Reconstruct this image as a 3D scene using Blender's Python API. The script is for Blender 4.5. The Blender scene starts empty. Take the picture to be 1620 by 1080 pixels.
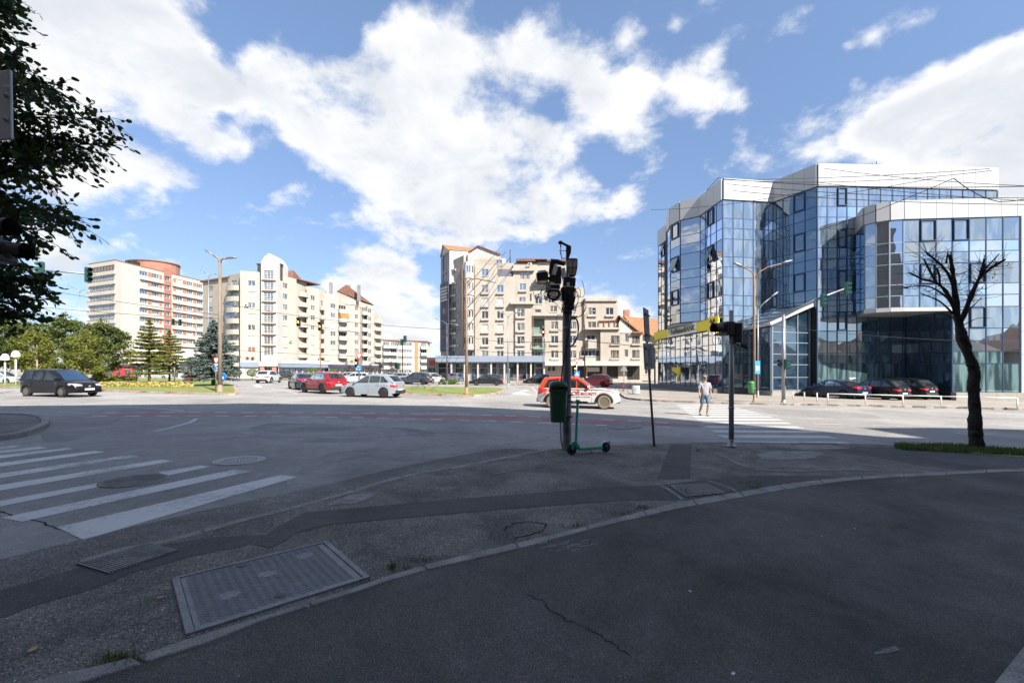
import bpy, bmesh, math, random
from mathutils import Vector, Matrix, noise as mnoise
random.seed(7)
SC = bpy.context.scene
COL = SC.collection
PI = math.pi
F = 694.0; HZ = 588.0; CX = 810.0; EYE = 1.88      # focal length and horizon of the photograph in its own pixels
cam = bpy.data.cameras.new('camera'); camo = bpy.data.objects.new('camera', cam); COL.objects.link(camo)
camo.location = (0, 0, EYE); camo.rotation_euler = (PI/2, 0, 0)
cam.sensor_width = 36; cam.lens = 36*F/1620; cam.shift_y = (HZ-540)/1620
cam.clip_start = .05; cam.clip_end = 6000
SC.camera = camo
SUN_AZ = math.radians(40)      # the sun stands behind the camera, to its right
SUN_EL = math.radians(42)
sd = Vector((math.sin(SUN_AZ)*math.cos(SUN_EL), -math.cos(SUN_AZ)*math.cos(SUN_EL), math.sin(SUN_EL)))
sl = bpy.data.lights.new('sun', 'SUN'); sl.energy = 4.2; sl.angle = math.radians(.53); sl.color = (1, .93, .83)
so = bpy.data.objects.new('sun', sl); COL.objects.link(so)
so.rotation_euler = (-sd).to_track_quat('-Z', 'Y').to_euler()
SC.view_settings.view_transform = 'Standard'; SC.view_settings.look = 'None'
SC.view_settings.gamma = 1; SC.view_settings.use_curve_mapping = False
SC.view_settings.exposure = 1.28
SC.render.engine = 'CYCLES'
SC.cycles.use_denoising = True; SC.cycles.max_bounces = 7; SC.cycles.glossy_bounces = 4; SC.cycles.diffuse_bounces = 3
SC.cycles.caustics_reflective = False; SC.cycles.caustics_refractive = False
def pdir(px, py):
    return Vector(((px-CX)/F, 1, -(py-HZ)/F)).normalized()
def world():
    w = bpy.data.worlds.new('World'); SC.world = w; w.use_nodes = True
    N = w.node_tree.nodes; L = w.node_tree.links; N.clear()
    out = N.new('ShaderNodeOutputWorld'); bg = N.new('ShaderNodeBackground'); bg.inputs[1].default_value = .115
    L.new(bg.outputs[0], out.inputs[0])
    sky = N.new('ShaderNodeTexSky'); sky.sky_type = 'NISHITA'; sky.sun_disc = False
    sky.sun_elevation = SUN_EL; sky.sun_rotation = PI - SUN_AZ
    sky.air_density = .9; sky.dust_density = .15; sky.ozone_density = 1.4
    def M(op, *a, clamp=False):
        n = N.new('ShaderNodeMath'); n.operation = op; n.use_clamp = clamp
        for i, x in enumerate(a):
            if isinstance(x, (int, float)): n.inputs[i].default_value = x
            else: L.new(x, n.inputs[i])
        return n.outputs[0]
    tc = N.new('ShaderNodeTexCoord'); gen = tc.outputs['Generated']
    sep = N.new('ShaderNodeSeparateXYZ'); L.new(gen, sep.inputs[0])
    hgt = M('MAXIMUM', sep.outputs[2], 0.0)
    den = M('ADD', hgt, .42)
    sc_ = N.new('ShaderNodeVectorMath'); sc_.operation = 'DIVIDE'
    cb = N.new('ShaderNodeCombineXYZ'); [L.new(den, cb.inputs[i]) for i in range(3)]
    L.new(gen, sc_.inputs[0]); L.new(cb.outputs[0], sc_.inputs[1])
    def noise(scale, detail, rough, dist=0, off=(0,0,0)):
        mp = N.new('ShaderNodeMapping'); mp.inputs['Location'].default_value = off
        L.new(sc_.outputs[0], mp.inputs[0])
        n = N.new('ShaderNodeTexNoise'); n.inputs['Scale'].default_value = scale
        n.inputs['Detail'].default_value = detail; n.inputs['Roughness'].default_value = rough
        n.inputs['Distortion'].default_value = dist
        L.new(mp.outputs[0], n.inputs[0]); return n.outputs[0]
    big = noise(1.6, 2, .5, .0, (3.1, 1.7, .4))
    mid = noise(4.6, 9, .58, .22, (1.3, 4.2, 2.2))
    fine = noise(13, 7, .62, .15, (7.3, .2, 5.2))
    blobs = [  # where the banks of cloud stand in the sky: direction, breadth, weight
        (445,125,60,.75),(520,150,80,.9),(610,175,85,.95),(690,215,95,1),(620,270,85,.9),(700,300,90,1),(770,280,80,.9),(850,270,75,1.),(895,315,55,.9),(870,230,50,.8),(480,200,55,.7),(400,110,45,.7),
        (560,215,70,.8),(640,75,75,.8),(600,110,60,.7),(720,100,70,.85),(800,85,55,.7),(860,85,60,.9),(925,110,55,.75),(950,165,50,.7),(1000,220,42,.65),(1005,130,40,.6),(985,50,35,.45),
        (640,345,70,.8),(710,350,60,.8),(880,330,50,.7),(790,345,50,.65),
        (40,80,80,.9),(120,40,90,1),(210,45,75,.9),(285,50,55,.85),(325,130,50,.85),(250,110,60,.75),(180,100,60,.6),(350,150,40,.55),(300,205,50,.75),(250,190,45,.6),(380,235,30,.6),(330,225,30,.55),
        (130,265,50,.8),(190,255,55,.85),(245,265,45,.8),(300,285,30,.6),(100,300,50,.6),(160,160,40,.4),
        (440,313,24,.6),(470,292,16,.45),
        (560,408,30,.8),(600,425,38,.85),(640,440,35,.8),(560,470,45,.85),(620,480,50,.9),(670,500,45,.8),(650,540,50,.8),(600,540,50,.7),(530,450,30,.7),
        (1095,145,40,.65),(1140,155,40,.7),(1175,170,25,.5),(1120,90,26,.45),(1070,40,18,.4),(1110,210,22,.4),(1230,205,30,.45),(1280,195,38,.6),(1290,240,36,.5),(1170,225,26,.4),(1000,310,36,.5),(960,330,30,.4),(1040,270,25,.4),
        (1380,60,22,.45),(1340,75,14,.4),(1350,130,18,.4),
        (1370,215,48,.85),(1430,190,60,.9),(1500,180,65,.95),(1560,150,70,.95),(1610,110,65,.9),(1640,200,110,1.0),(1560,225,70,.95),(1480,230,60,.9),(1620,280,80,.9),
        (955,480,35,.75),(990,490,30,.75),(1020,510,28,.6),(930,470,24,.5),
        (740,160,60,.6),(785,205,50,.6),(780,140,40,.5),(387,41,48,-.9),(362,95,26,-.5),(1570,25,60,-.8),(1440,95,45,-.6),(1500,60,40,-.5),(489,20,60,-.8),(543,62,32,-.8),(590,10,50,-.6),(353,183,18,-.5),(230,215,18,-.4),(960,262,28,-.6),(835,150,20,.5),(850,190,20,.4),(441,260,50,-.6),(110,412,38,.75),(140,405,25,.5),(60,420,40,.6),(20,330,60,.4),(20,200,80,.5)]
    acc = None
    for (px, py, r, wt) in blobs:
        c = pdir(px, py); rr = r*.84/F*max(.55, (Vector(((px-CX)/F,1,-(py-HZ)/F)).length)**-1.35)
        dn = N.new('ShaderNodeVectorMath'); dn.operation = 'DOT_PRODUCT'
        L.new(gen, dn.inputs[0]); dn.inputs[1].default_value = c
        k = 2/(rr*rr)
        e = M('EXPONENT', M('MULTIPLY_ADD', dn.outputs['Value'], k, -k))
        acc = M('MULTIPLY', e, wt) if acc is None else M('MULTIPLY_ADD', e, wt, acc)
    acc = M('MINIMUM', acc, 1.0)
    dn = N.new('ShaderNodeVectorMath'); dn.operation = 'DOT_PRODUCT'; L.new(gen, dn.inputs[0]); dn.inputs[1].default_value = pdir(810, 250)
    inv = M('EXPONENT', M('MULTIPLY_ADD', dn.outputs['Value'], 2.6, -2.6))
    f0 = M('MULTIPLY_ADD', inv, -.38, M('MULTIPLY', big, .72))
    f1 = M('ADD', f0, M('MULTIPLY', acc, .76))
    det = M('MULTIPLY_ADD', M('SUBTRACT', mid, .5), 2.3, M('MULTIPLY', M('SUBTRACT', fine, .5), 1.1))
    f2 = M('ADD', f1, det)
    mr = N.new('ShaderNodeMapRange'); mr.interpolation_type = 'SMOOTHSTEP'
    L.new(f2, mr.inputs[0]); mr.inputs[1].default_value = .18; mr.inputs[2].default_value = .78
    dens = mr.outputs[0]
    mr2 = N.new('ShaderNodeMapRange'); mr2.interpolation_type = 'SMOOTHSTEP'
    shade = M('ADD', M('MULTIPLY', f1, .40), M('MULTIPLY', noise(5.2, 6, .6, .3, (1.36, 4.2, 2.13)), .9))
    L.new(shade, mr2.inputs[0]); mr2.inputs[1].default_value = .58; mr2.inputs[2].default_value = .98
    cc = N.new('ShaderNodeMix'); cc.data_type = 'RGBA'
    cc.inputs[6].default_value = (3.95, 3.95, 3.95, 1); cc.inputs[7].default_value = (2.85, 2.97, 3.15, 1)
    L.new(mr2.outputs[0], cc.inputs[0])
    hz = N.new('ShaderNodeMapRange'); L.new(sep.outputs[2], hz.inputs[0]); hz.inputs[1].default_value = .0; hz.inputs[2].default_value = .05
    dens2 = M('MULTIPLY', M('MULTIPLY', dens, hz.outputs[0]), .96)
    mx = N.new('ShaderNodeMix'); mx.data_type = 'RGBA'
    zf = N.new('ShaderNodeMapRange'); L.new(sep.outputs[2], zf.inputs[0]); zf.inputs[1].default_value = 0; zf.inputs[2].default_value = .62; zf = M('POWER', zf.outputs[0], .8)
    tn = N.new('ShaderNodeMix'); tn.data_type = 'RGBA'; L.new(zf, tn.inputs[0]); tn.inputs[6].default_value = (.30, .305, .38, 1); tn.inputs[7].default_value = (.98, .95, .93, 1)
    ml = N.new('ShaderNodeMix'); ml.data_type = 'RGBA'; ml.blend_type = 'MULTIPLY'; ml.inputs[0].default_value = 1; L.new(sky.outputs[0], ml.inputs[6]); L.new(tn.outputs[2], ml.inputs[7])
    L.new(dens2, mx.inputs[0]); L.new(ml.outputs[2], mx.inputs[6]); L.new(cc.outputs[2], mx.inputs[7])
    L.new(mx.outputs[2], bg.inputs[0])
    w.cycles.sampling_method = 'MANUAL'; w.cycles.sample_map_resolution = 512
world()
def gz(x):                                   # the junction falls gently from left to right
    return -.0133*max(-30., min(45., x))
def G(px, py, dz=0.):                        # the point of the ground that the photograph shows at px, py
    y = 20.
    for _ in range(40):
        x = (px-CX)/F*y
        y = .5*y + .5*F*(EYE-dz-gz(x))/(py-HZ)
    return Vector(((px-CX)/F*y, y, gz(x)+dz))
def at(px, py, y):                           # the point at distance y
    return Vector(((px-CX)/F*y, y, EYE-(py-HZ)/F*y))
def wl(o):
    v = Vector((0,0,0))
    while o is not None: v += o.location; o = o.parent
    return v
def tag(o, label=None, cat=None, group=None, kind=None):
    if label: o['label'] = label
    if cat: o['category'] = cat
    if group: o['group'] = group
    if kind: o['kind'] = kind
    return o
def thing(name, loc, label, cat, group=None):
    o = bpy.data.objects.new(name, None); COL.objects.link(o); o.location = loc; o.empty_display_size = .2
    return tag(o, label, cat, group)
def kids(o): return [c for c in bpy.data.objects if c.parent == o]
def tree_of(o):
    return (o, [tree_of(c) for c in kids(o)])
def copy_tree(t, parent=None):
    o, ch = t
    c = o.copy(); COL.objects.link(c); c.parent = parent
    for x in ch: copy_tree(x, c)
    return c
class MB:
    def __init__(s): s.v = []; s.f = []; s.m = []; s.sm = []
    def face(s, pts, m=0, sm=False):
        n = len(s.v); s.v += [tuple(p) for p in pts]; s.f.append(tuple(range(n, n+len(pts)))); s.m.append(m); s.sm.append(sm)
    def raw(s, vs, fs, m=0, sm=False):
        n = len(s.v); s.v += [tuple(p) for p in vs]
        for f in fs: s.f.append(tuple(n+i for i in f)); s.m.append(m); s.sm.append(sm)
    def boxM(s, M, x0, y0, z0, x1, y1, z1, m=0):
        vs = [M @ Vector(p) for p in ((x0,y0,z0),(x1,y0,z0),(x1,y1,z0),(x0,y1,z0),(x0,y0,z1),(x1,y0,z1),(x1,y1,z1),(x0,y1,z1))]
        s.raw(vs, ((0,3,2,1),(4,5,6,7),(0,1,5,4),(1,2,6,5),(2,3,7,6),(3,0,4,7)), m)
    def box(s, x0, y0, z0, x1, y1, z1, m=0): s.boxM(Matrix(), x0,y0,z0,x1,y1,z1,m)
    def cbox(s, c, sx, sy, sz, rz=0, m=0):
        s.boxM(Matrix.Translation(c) @ Matrix.Rotation(rz, 4, 'Z'), -sx/2,-sy/2,-sz/2,sx/2,sy/2,sz/2,m)
    def beam(s, p, q, w, h, m=0):            # a bar from p to q
        p = Vector(p); q = Vector(q); d = q-p; l = d.length
        R = d.to_track_quat('X', 'Z').to_matrix().to_4x4()
        s.boxM(Matrix.Translation(p) @ R, 0,-w/2,-h/2,l,w/2,h/2,m)
    def prism(s, poly, z0, z1, m=0, mt=None, cap=True):   # poly anticlockwise seen from above
        n = len(poly); a = len(s.v)
        zz0 = z0 if callable(z0) else (lambda x, y: z0); zz1 = z1 if callable(z1) else (lambda x, y: z1)
        s.v += [(p[0], p[1], zz0(p[0], p[1])) for p in poly] + [(p[0], p[1], zz1(p[0], p[1])) for p in poly]
        for i in range(n):
            j = (i+1) % n; s.f.append((a+i, a+j, a+n+j, a+n+i)); s.m.append(m); s.sm.append(False)
        if cap:
            s.f.append(tuple(range(a+n, a+2*n))); s.m.append(m if mt is None else mt); s.sm.append(False)
            s.f.append(tuple(range(a+n-1, a-1, -1))); s.m.append(m); s.sm.append(False)
    def tube(s, pts, r, n=8, m=0, cap=True, sm=True, flat=None):
        pts = [Vector(p) for p in pts]; k = len(pts); rs = r if isinstance(r, (list, tuple)) else [r]*k
        a = len(s.v); ref = None
        for i, p in enumerate(pts):
            d = (pts[min(i+1, k-1)] - pts[max(i-1, 0)]).normalized()
            if ref is None: ref = Vector((0,0,1)) if abs(d.z) < .9 else Vector((1,0,0))
            u = (ref - d*ref.dot(d)).normalized(); w = d.cross(u); ref = u
            for j in range(n):
                t = 2*PI*j/n; s.v.append(tuple(p + (u*math.cos(t) + w*math.sin(t))*rs[i]))
        for i in range(k-1):
            for j in range(n):
                s.f.append((a+i*n+j, a+i*n+(j+1)%n, a+(i+1)*n+(j+1)%n, a+(i+1)*n+j)); s.m.append(m); s.sm.append(sm)
        if cap:
            s.f.append(tuple(range(a+n-1, a-1, -1))); s.m.append(m); s.sm.append(False)
            s.f.append(tuple(range(a+(k-1)*n, a+k*n))); s.m.append(m); s.sm.append(False)
    def lathe(s, prof, M=None, n=16, m=0, sm=True):       # prof (r, z) around local z
        M = M or Matrix(); a = len(s.v); k = len(prof)
        for (r, z) in prof:
            for j in range(n):
                t = 2*PI*j/n; s.v.append(tuple(M @ Vector((r*math.cos(t), r*math.sin(t), z))))
        for i in range(k-1):
            for j in range(n):
                s.f.append((a+i*n+j, a+i*n+(j+1)%n, a+(i+1)*n+(j+1)%n, a+(i+1)*n+j)); s.m.append(m); s.sm.append(sm)
        for i, rev in ((0, True), (k-1, False)):
            if prof[i][0] > 1e-5:
                q = tuple(range(a+i*n, a+(i+1)*n)); s.f.append(q[::-1] if rev else q); s.m.append(m); s.sm.append(False)
    def grid(s, rows, m=0, sm=True, close=False):
        a = len(s.v); h = len(rows); w = len(rows[0])
        for r in rows: s.v += [tuple(p) for p in r]
        for i in range(h-1):
            for j in range(w if close else w-1):
                jj = (j+1) % w
                s.f.append((a+i*w+j, a+i*w+jj, a+(i+1)*w+jj, a+(i+1)*w+j)); s.m.append(m); s.sm.append(sm)
    def mesh(s, name, mats, off=(0,0,0), fix=False, bevel=0):
        me = bpy.data.meshes.new(name)
        ox, oy, oz = off
        me.from_pydata([(x-ox, y-oy, z-oz) for x, y, z in s.v], [], s.f)
        for mt in (mats if isinstance(mats, (list, tuple)) else [mats]): me.materials.append(mt)
        me.polygons.foreach_set('material_index', s.m); me.polygons.foreach_set('use_smooth', s.sm)
        if fix or bevel:
            bm = bmesh.new(); bm.from_mesh(me)
            if fix: bmesh.ops.remove_doubles(bm, verts=bm.verts, dist=1e-5)
            bmesh.ops.recalc_face_normals(bm, faces=bm.faces)
            if bevel:
                es = [e for e in bm.edges if len(e.link_faces) == 2 and e.calc_face_angle(0) > .6]
                bmesh.ops.bevel(bm, geom=es, offset=bevel, segments=2, affect='EDGES', profile=.5)
            bm.to_mesh(me); bm.free()
        me.update(); return me
    def build(s, name, mats, parent=None, label=None, fix=False, bevel=0, at=None):
        off = wl(parent) if parent is not None else Vector((0,0,0))
        if at is not None: off = Vector(at)
        o = bpy.data.objects.new(name, s.mesh(name, mats, off, fix, bevel)); COL.objects.link(o)
        if parent is not None:
            o.parent = parent
        if at is not None: o.location = Vector(at) - (wl(parent) if parent is not None else Vector((0,0,0)))
        if label: o['label'] = label
        return o
def place(name, me, parent=None, loc=(0,0,0), rz=0, rot=None, world=True):
    o = bpy.data.objects.new(name, me); COL.objects.link(o)
    l = Vector(loc)
    if parent is not None:
        o.parent = parent
        if world: l = l - wl(parent)
    o.location = l; o.rotation_euler = rot if rot else (0,0,rz)
    return o
def mat(name, col, rough=.8, metal=0., var=0., vs=1., bump=0., bs=20., spec=.5, stretch=None, col2=None, fine=0., fs=60., emit=None, coat=0., trans=None, streak=0.):
    m = bpy.data.materials.new(name); m.use_nodes = True
    N = m.node_tree.nodes; L = m.node_tree.links; b = N['Principled BSDF']
    b.inputs['Roughness'].default_value = rough; b.inputs['Metallic'].default_value = metal
    b.inputs['Specular IOR Level'].default_value = spec; b.inputs['Coat Weight'].default_value = coat
    b.inputs['Coat Roughness'].default_value = .04
    c = tuple(col)+(1,)
    b.inputs['Base Color'].default_value = c
    tc = N.new('ShaderNodeTexCoord'); src = tc.outputs['Object']
    if stretch:
        mp = N.new('ShaderNodeMapping'); mp.inputs['Scale'].default_value = stretch; L.new(src, mp.inputs[0]); src = mp.outputs[0]
    def nz(scale, det=5, ro=.6):
        n = N.new('ShaderNodeTexNoise'); n.inputs['Scale'].default_value = scale; n.inputs['Detail'].default_value = det
        n.inputs['Roughness'].default_value = ro; L.new(src, n.inputs[0]); return n.outputs[0]
    cur = None
    if var or col2:
        mx = N.new('ShaderNodeMix'); mx.data_type = 'RGBA'
        rp = N.new('ShaderNodeMapRange'); rp.inputs[1].default_value = .32; rp.inputs[2].default_value = .68
        L.new(nz(vs), rp.inputs[0]); L.new(rp.outputs[0], mx.inputs[0])
        mx.inputs[6].default_value = tuple(x*(1-var) for x in col)+(1,)
        mx.inputs[7].default_value = (tuple(col2) if col2 else tuple(min(1, x*(1+var)) for x in col))+(1,)
        cur = mx.outputs[2]
    if streak:                                # dirt washed down a wall
        mp = N.new('ShaderNodeMapping'); mp.inputs['Scale'].default_value = (1.1, 1.1, .09); L.new(tc.outputs['Object'], mp.inputs[0])
        n = N.new('ShaderNodeTexNoise'); n.inputs['Scale'].default_value = 1.3; n.inputs['Detail'].default_value = 6; n.inputs['Roughness'].default_value = .65; L.new(mp.outputs[0], n.inputs[0])
        rp = N.new('ShaderNodeMapRange'); rp.inputs[1].default_value = .5; rp.inputs[2].default_value = .78; rp.inputs[3].default_value = 0; rp.inputs[4].default_value = streak; L.new(n.outputs[0], rp.inputs[0])
        mx = N.new('ShaderNodeMix'); mx.data_type = 'RGBA'; L.new(rp.outputs[0], mx.inputs[0])
        if cur: L.new(cur, mx.inputs[6])
        else: mx.inputs[6].default_value = c
        mx.inputs[7].default_value = tuple(x*.45 for x in col)+(1,)
        cur = mx.outputs[2]
    if fine:
        mx = N.new('ShaderNodeMix'); mx.data_type = 'RGBA'; mx.blend_type = 'MULTIPLY'; mx.inputs[0].default_value = 1
        rp = N.new('ShaderNodeMapRange'); rp.inputs[1].default_value = .35; rp.inputs[2].default_value = .65
        rp.inputs[3].default_value = 1-fine; rp.inputs[4].default_value = 1+fine
        L.new(nz(fs, 3), rp.inputs[0])
        if cur: L.new(cur, mx.inputs[6])
        else: mx.inputs[6].default_value = c
        L.new(rp.outputs[0], mx.inputs[7]); cur = mx.outputs[2]
    if cur: L.new(cur, b.inputs['Base Color'])
    if bump:
        bp = N.new('ShaderNodeBump'); bp.inputs['Strength'].default_value = 1; bp.inputs['Distance'].default_value = bump
        L.new(nz(bs, 4), bp.inputs['Height']); L.new(bp.outputs[0], b.inputs['Normal'])
    if emit:
        b.inputs['Emission Color'].default_value = tuple(emit[0])+(1,); b.inputs['Emission Strength'].default_value = emit[1]
    if trans:
        b.inputs['Transmission Weight'].default_value = trans
    return m
def glass_mat(name, inside, mirror=.5, tint=(.8,.88,1), rough=.012, wave=.0, ws=1.5, inside2=None, istretch=(1,1,1), iscale=2., backlit=0):
    m = bpy.data.materials.new(name); m.use_nodes = True
    N = m.node_tree.nodes; L = m.node_tree.links; N.clear()
    out = N.new('ShaderNodeOutputMaterial'); mix = N.new('ShaderNodeMixShader'); df = N.new('ShaderNodeBsdfDiffuse'); gl = N.new('ShaderNodeBsdfGlossy')
    gl.inputs['Roughness'].default_value = rough; gl.inputs['Color'].default_value = tuple(tint)+(1,)
    df.inputs['Color'].default_value = tuple(inside)+(1,)
    tc = N.new('ShaderNodeTexCoord')
    if inside2:
        mp = N.new('ShaderNodeMapping'); mp.inputs['Scale'].default_value = istretch; L.new(tc.outputs['Object'], mp.inputs[0])
        oi = N.new('ShaderNodeObjectInfo'); ad = N.new('ShaderNodeVectorMath'); ad.operation = 'ADD'
        cm = N.new('ShaderNodeMath'); cm.operation = 'MULTIPLY'; cm.inputs[1].default_value = 40; L.new(oi.outputs['Random'], cm.inputs[0])
        L.new(mp.outputs[0], ad.inputs[0]); L.new(cm.outputs[0], ad.inputs[1])
        n = N.new('ShaderNodeTexNoise'); n.inputs['Scale'].default_value = iscale; n.inputs['Detail'].default_value = 2; L.new(ad.outputs[0], n.inputs[0])
        rp = N.new('ShaderNodeMapRange'); rp.inputs[1].default_value = .42; rp.inputs[2].default_value = .58; L.new(n.outputs[0], rp.inputs[0])
        mx = N.new('ShaderNodeMix'); mx.data_type = 'RGBA'; L.new(rp.outputs[0], mx.inputs[0])
        mx.inputs[6].default_value = tuple(inside)+(1,); mx.inputs[7].default_value = tuple(inside2)+(1,); L.new(mx.outputs[2], df.inputs['Color'])
    if wave:
        n = N.new('ShaderNodeTexNoise'); n.inputs['Scale'].default_value = ws; n.inputs['Detail'].default_value = 1
        g = N.new('ShaderNodeNewGeometry'); L.new(g.outputs['Position'], n.inputs[0])
        bp = N.new('ShaderNodeBump'); bp.inputs['Distance'].default_value = wave; L.new(n.outputs[0], bp.inputs['Height']); L.new(bp.outputs[0], gl.inputs['Normal'])
    fr = N.new('ShaderNodeFresnel'); fr.inputs[0].default_value = 1.5
    mm = N.new('ShaderNodeMath'); mm.operation = 'MULTIPLY_ADD'; mm.inputs[1].default_value = 1-mirror; mm.inputs[2].default_value = mirror; mm.use_clamp = True
    L.new(fr.outputs[0], mm.inputs[0]); L.new(mm.outputs[0], mix.inputs[0])
    L.new(df.outputs[0], mix.inputs[1]); L.new(gl.outputs[0], mix.inputs[2]); L.new(mix.outputs[0], out.inputs[0])
    return m
def leaf_mat(name, col, col2, tr=.25, rough=.55):
    m = bpy.data.materials.new(name); m.use_nodes = True
    N = m.node_tree.nodes; L = m.node_tree.links; b = N['Principled BSDF']; out = N['Material Output']
    b.inputs['Roughness'].default_value = rough; b.inputs['Specular IOR Level'].default_value = .3
    g = N.new('ShaderNodeNewGeometry'); n = N.new('ShaderNodeTexNoise'); n.inputs['Scale'].default_value = 1.7; n.inputs['Detail'].default_value = 6; L.new(g.outputs['Position'], n.inputs[0])
    rp = N.new('ShaderNodeMapRange'); rp.inputs[1].default_value = .35; rp.inputs[2].default_value = .65; L.new(n.outputs[0], rp.inputs[0])
    mx = N.new('ShaderNodeMix'); mx.data_type = 'RGBA'; mx.inputs[6].default_value = tuple(col)+(1,); mx.inputs[7].default_value = tuple(col2)+(1,)
    L.new(rp.outputs[0], mx.inputs[0]); L.new(mx.outputs[2], b.inputs['Base Color'])
    t = N.new('ShaderNodeBsdfTranslucent'); L.new(mx.outputs[2], t.inputs[0]); ms = N.new('ShaderNodeMixShader'); ms.inputs[0].default_value = tr
    L.new(b.outputs[0], ms.inputs[1]); L.new(t.outputs[0], ms.inputs[2]); L.new(ms.outputs[0], out.inputs[0])
    return m
def asphalt(name, col, speck=.35, ps=.35, pvar=.25, bump=.004, big=None, rough=.9, grain=150.):
    m = bpy.data.materials.new(name); m.use_nodes = True
    N = m.node_tree.nodes; L = m.node_tree.links; b = N['Principled BSDF']
    b.inputs['Roughness'].default_value = rough; b.inputs['Specular IOR Level'].default_value = .35
    g = N.new('ShaderNodeNewGeometry'); P = g.outputs['Position']
    def nz(s, d, r=.6, dist=0):
        n = N.new('ShaderNodeTexNoise'); n.inputs['Scale'].default_value = s; n.inputs['Detail'].default_value = d; n.inputs['Roughness'].default_value = r; n.inputs['Distortion'].default_value = dist
        L.new(P, n.inputs[0]); return n.outputs[0]
    def rng(x, a, b_, c, d):
        r = N.new('ShaderNodeMapRange'); r.inputs[1].default_value = a; r.inputs[2].default_value = b_; r.inputs[3].default_value = c; r.inputs[4].default_value = d; L.new(x, r.inputs[0]); return r.outputs[0]
    def mul(a, b_):
        n = N.new('ShaderNodeMath'); n.operation = 'MULTIPLY'; L.new(a, n.inputs[0]); L.new(b_, n.inputs[1]); return n.outputs[0]
    patch = rng(nz(ps, 6, .62, .6), .36, .64, 1-pvar, 1+pvar)
    mid = rng(nz(5., 5, .7), .3, .7, .84, 1.16)
    v = N.new('ShaderNodeTexVoronoi'); v.inputs['Scale'].default_value = grain; L.new(P, v.inputs[0])
    sp = N.new('ShaderNodeSeparateColor'); L.new(v.outputs['Color'], sp.inputs[0])
    stone = rng(sp.outputs[0], 0, 1, 1-speck, 1+speck)
    light = rng(sp.outputs[1], .93, 1, 1, 1+speck*3)
    fac = mul(mul(patch, mid), mul(stone, light))
    cm = N.new('ShaderNodeVectorMath'); cm.operation = 'SCALE'; cm.inputs[0].default_value = col; L.new(fac, cm.inputs['Scale'])
    L.new(cm.outputs[0], b.inputs['Base Color'])
    bp = N.new('ShaderNodeBump'); bp.inputs['Distance'].default_value = bump; L.new(v.outputs['Distance'], bp.inputs['Height'])
    bp2 = N.new('ShaderNodeBump'); bp2.inputs['Distance'].default_value = .02; L.new(nz(1.6, 5), bp2.inputs['Height']); L.new(bp.outputs[0], bp2.inputs['Normal'])
    L.new(bp2.outputs[0], b.inputs['Normal'])
    return m
def worn(name, col, under, wear=.5, scale=9., rough=.7):    # worn road paint
    m = bpy.data.materials.new(name); m.use_nodes = True
    N = m.node_tree.nodes; L = m.node_tree.links; b = N['Principled BSDF']; b.inputs['Roughness'].default_value = rough
    g = N.new('ShaderNodeNewGeometry')
    n = N.new('ShaderNodeTexNoise'); n.inputs['Scale'].default_value = scale; n.inputs['Detail'].default_value = 8; n.inputs['Roughness'].default_value = .75; L.new(g.outputs['Position'], n.inputs[0])
    n2 = N.new('ShaderNodeTexNoise'); n2.inputs['Scale'].default_value = .8; n2.inputs['Detail'].default_value = 3; L.new(g.outputs['Position'], n2.inputs[0])
    ad = N.new('ShaderNodeMath'); ad.operation = 'ADD'; L.new(n.outputs[0], ad.inputs[0]); L.new(n2.outputs[0], ad.inputs[1])
    r = N.new('ShaderNodeMapRange'); r.inputs[1].default_value = 1.25-wear*.5; r.inputs[2].default_value = 1.5-wear*.5; L.new(ad.outputs[0], r.inputs[0])
    mx = N.new('ShaderNodeMix'); mx.data_type = 'RGBA'; L.new(r.outputs[0], mx.inputs[0]); mx.inputs[6].default_value = tuple(col)+(1,); mx.inputs[7].default_value = tuple(under)+(1,)
    L.new(mx.outputs[2], b.inputs['Base Color']); return m
M_ = {}
M_['road'] = asphalt('road asphalt', (.278,.268,.255), speck=.2, ps=.22, pvar=.2, grain=110)
M_['road_old'] = asphalt('old road asphalt', (.145,.138,.128), speck=.4, ps=.5, pvar=.25, grain=70)
M_['walk_new'] = asphalt('new footway asphalt', (.096,.091,.085), speck=.42, ps=.45, pvar=.36, bump=.005, grain=160)
M_['walk_old'] = asphalt('old footway asphalt', (.155,.143,.130), speck=.6, ps=1.1, pvar=.34, bump=.007, grain=105)
M_['trench'] = asphalt('trench asphalt', (.080,.078,.076), speck=.3, ps=.7, pvar=.2, grain=120)
M_['pave'] = asphalt('pale pavement', (.30,.27,.235), speck=.1, ps=.4, pvar=.15, grain=30)
M_['patch_a'] = asphalt('road patch', (.24,.232,.221), speck=.25, ps=.5, pvar=.15, grain=100)
M_['patch_b'] = asphalt('newer road patch', (.25,.243,.233), speck=.2, ps=.5, pvar=.25, grain=140)
M_['kerb'] = mat('kerb concrete', (.24,.23,.21), .9, var=.3, vs=3, bump=.006, bs=40, fine=.35, fs=90)
M_['kerbfar'] = mat('pale kerb stone', (.36,.32,.28), .9, var=.2, vs=2)
M_['kerbred'] = mat('red painted kerb', (.34,.13,.09), .85, var=.35, vs=1.2, col2=(.5,.38,.32))
M_['cement'] = mat('cement patch', (.22,.212,.198), .95, var=.35, vs=4, bump=.006, bs=30, fine=.3, fs=60)
M_['crack'] = mat('crack', (.012,.012,.012), 1)
M_['paint'] = worn('worn white road paint', (.52,.52,.51), (.25,.248,.24), .45, 9)
M_['paint2'] = worn('old crossing paint', (.58,.575,.565), (.25,.245,.235), .5, 12)
M_['redlane'] = worn('red lane paint', (.30,.075,.085), (.23,.17,.17), .75, 6)
M_['grass'] = mat('grass', (.14,.19,.035), 1, var=.25, vs=.9, col2=(.23,.25,.07), fine=.3, fs=14)
M_['soil'] = mat('soil', (.09,.07,.05), 1, var=.3, vs=2)
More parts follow.
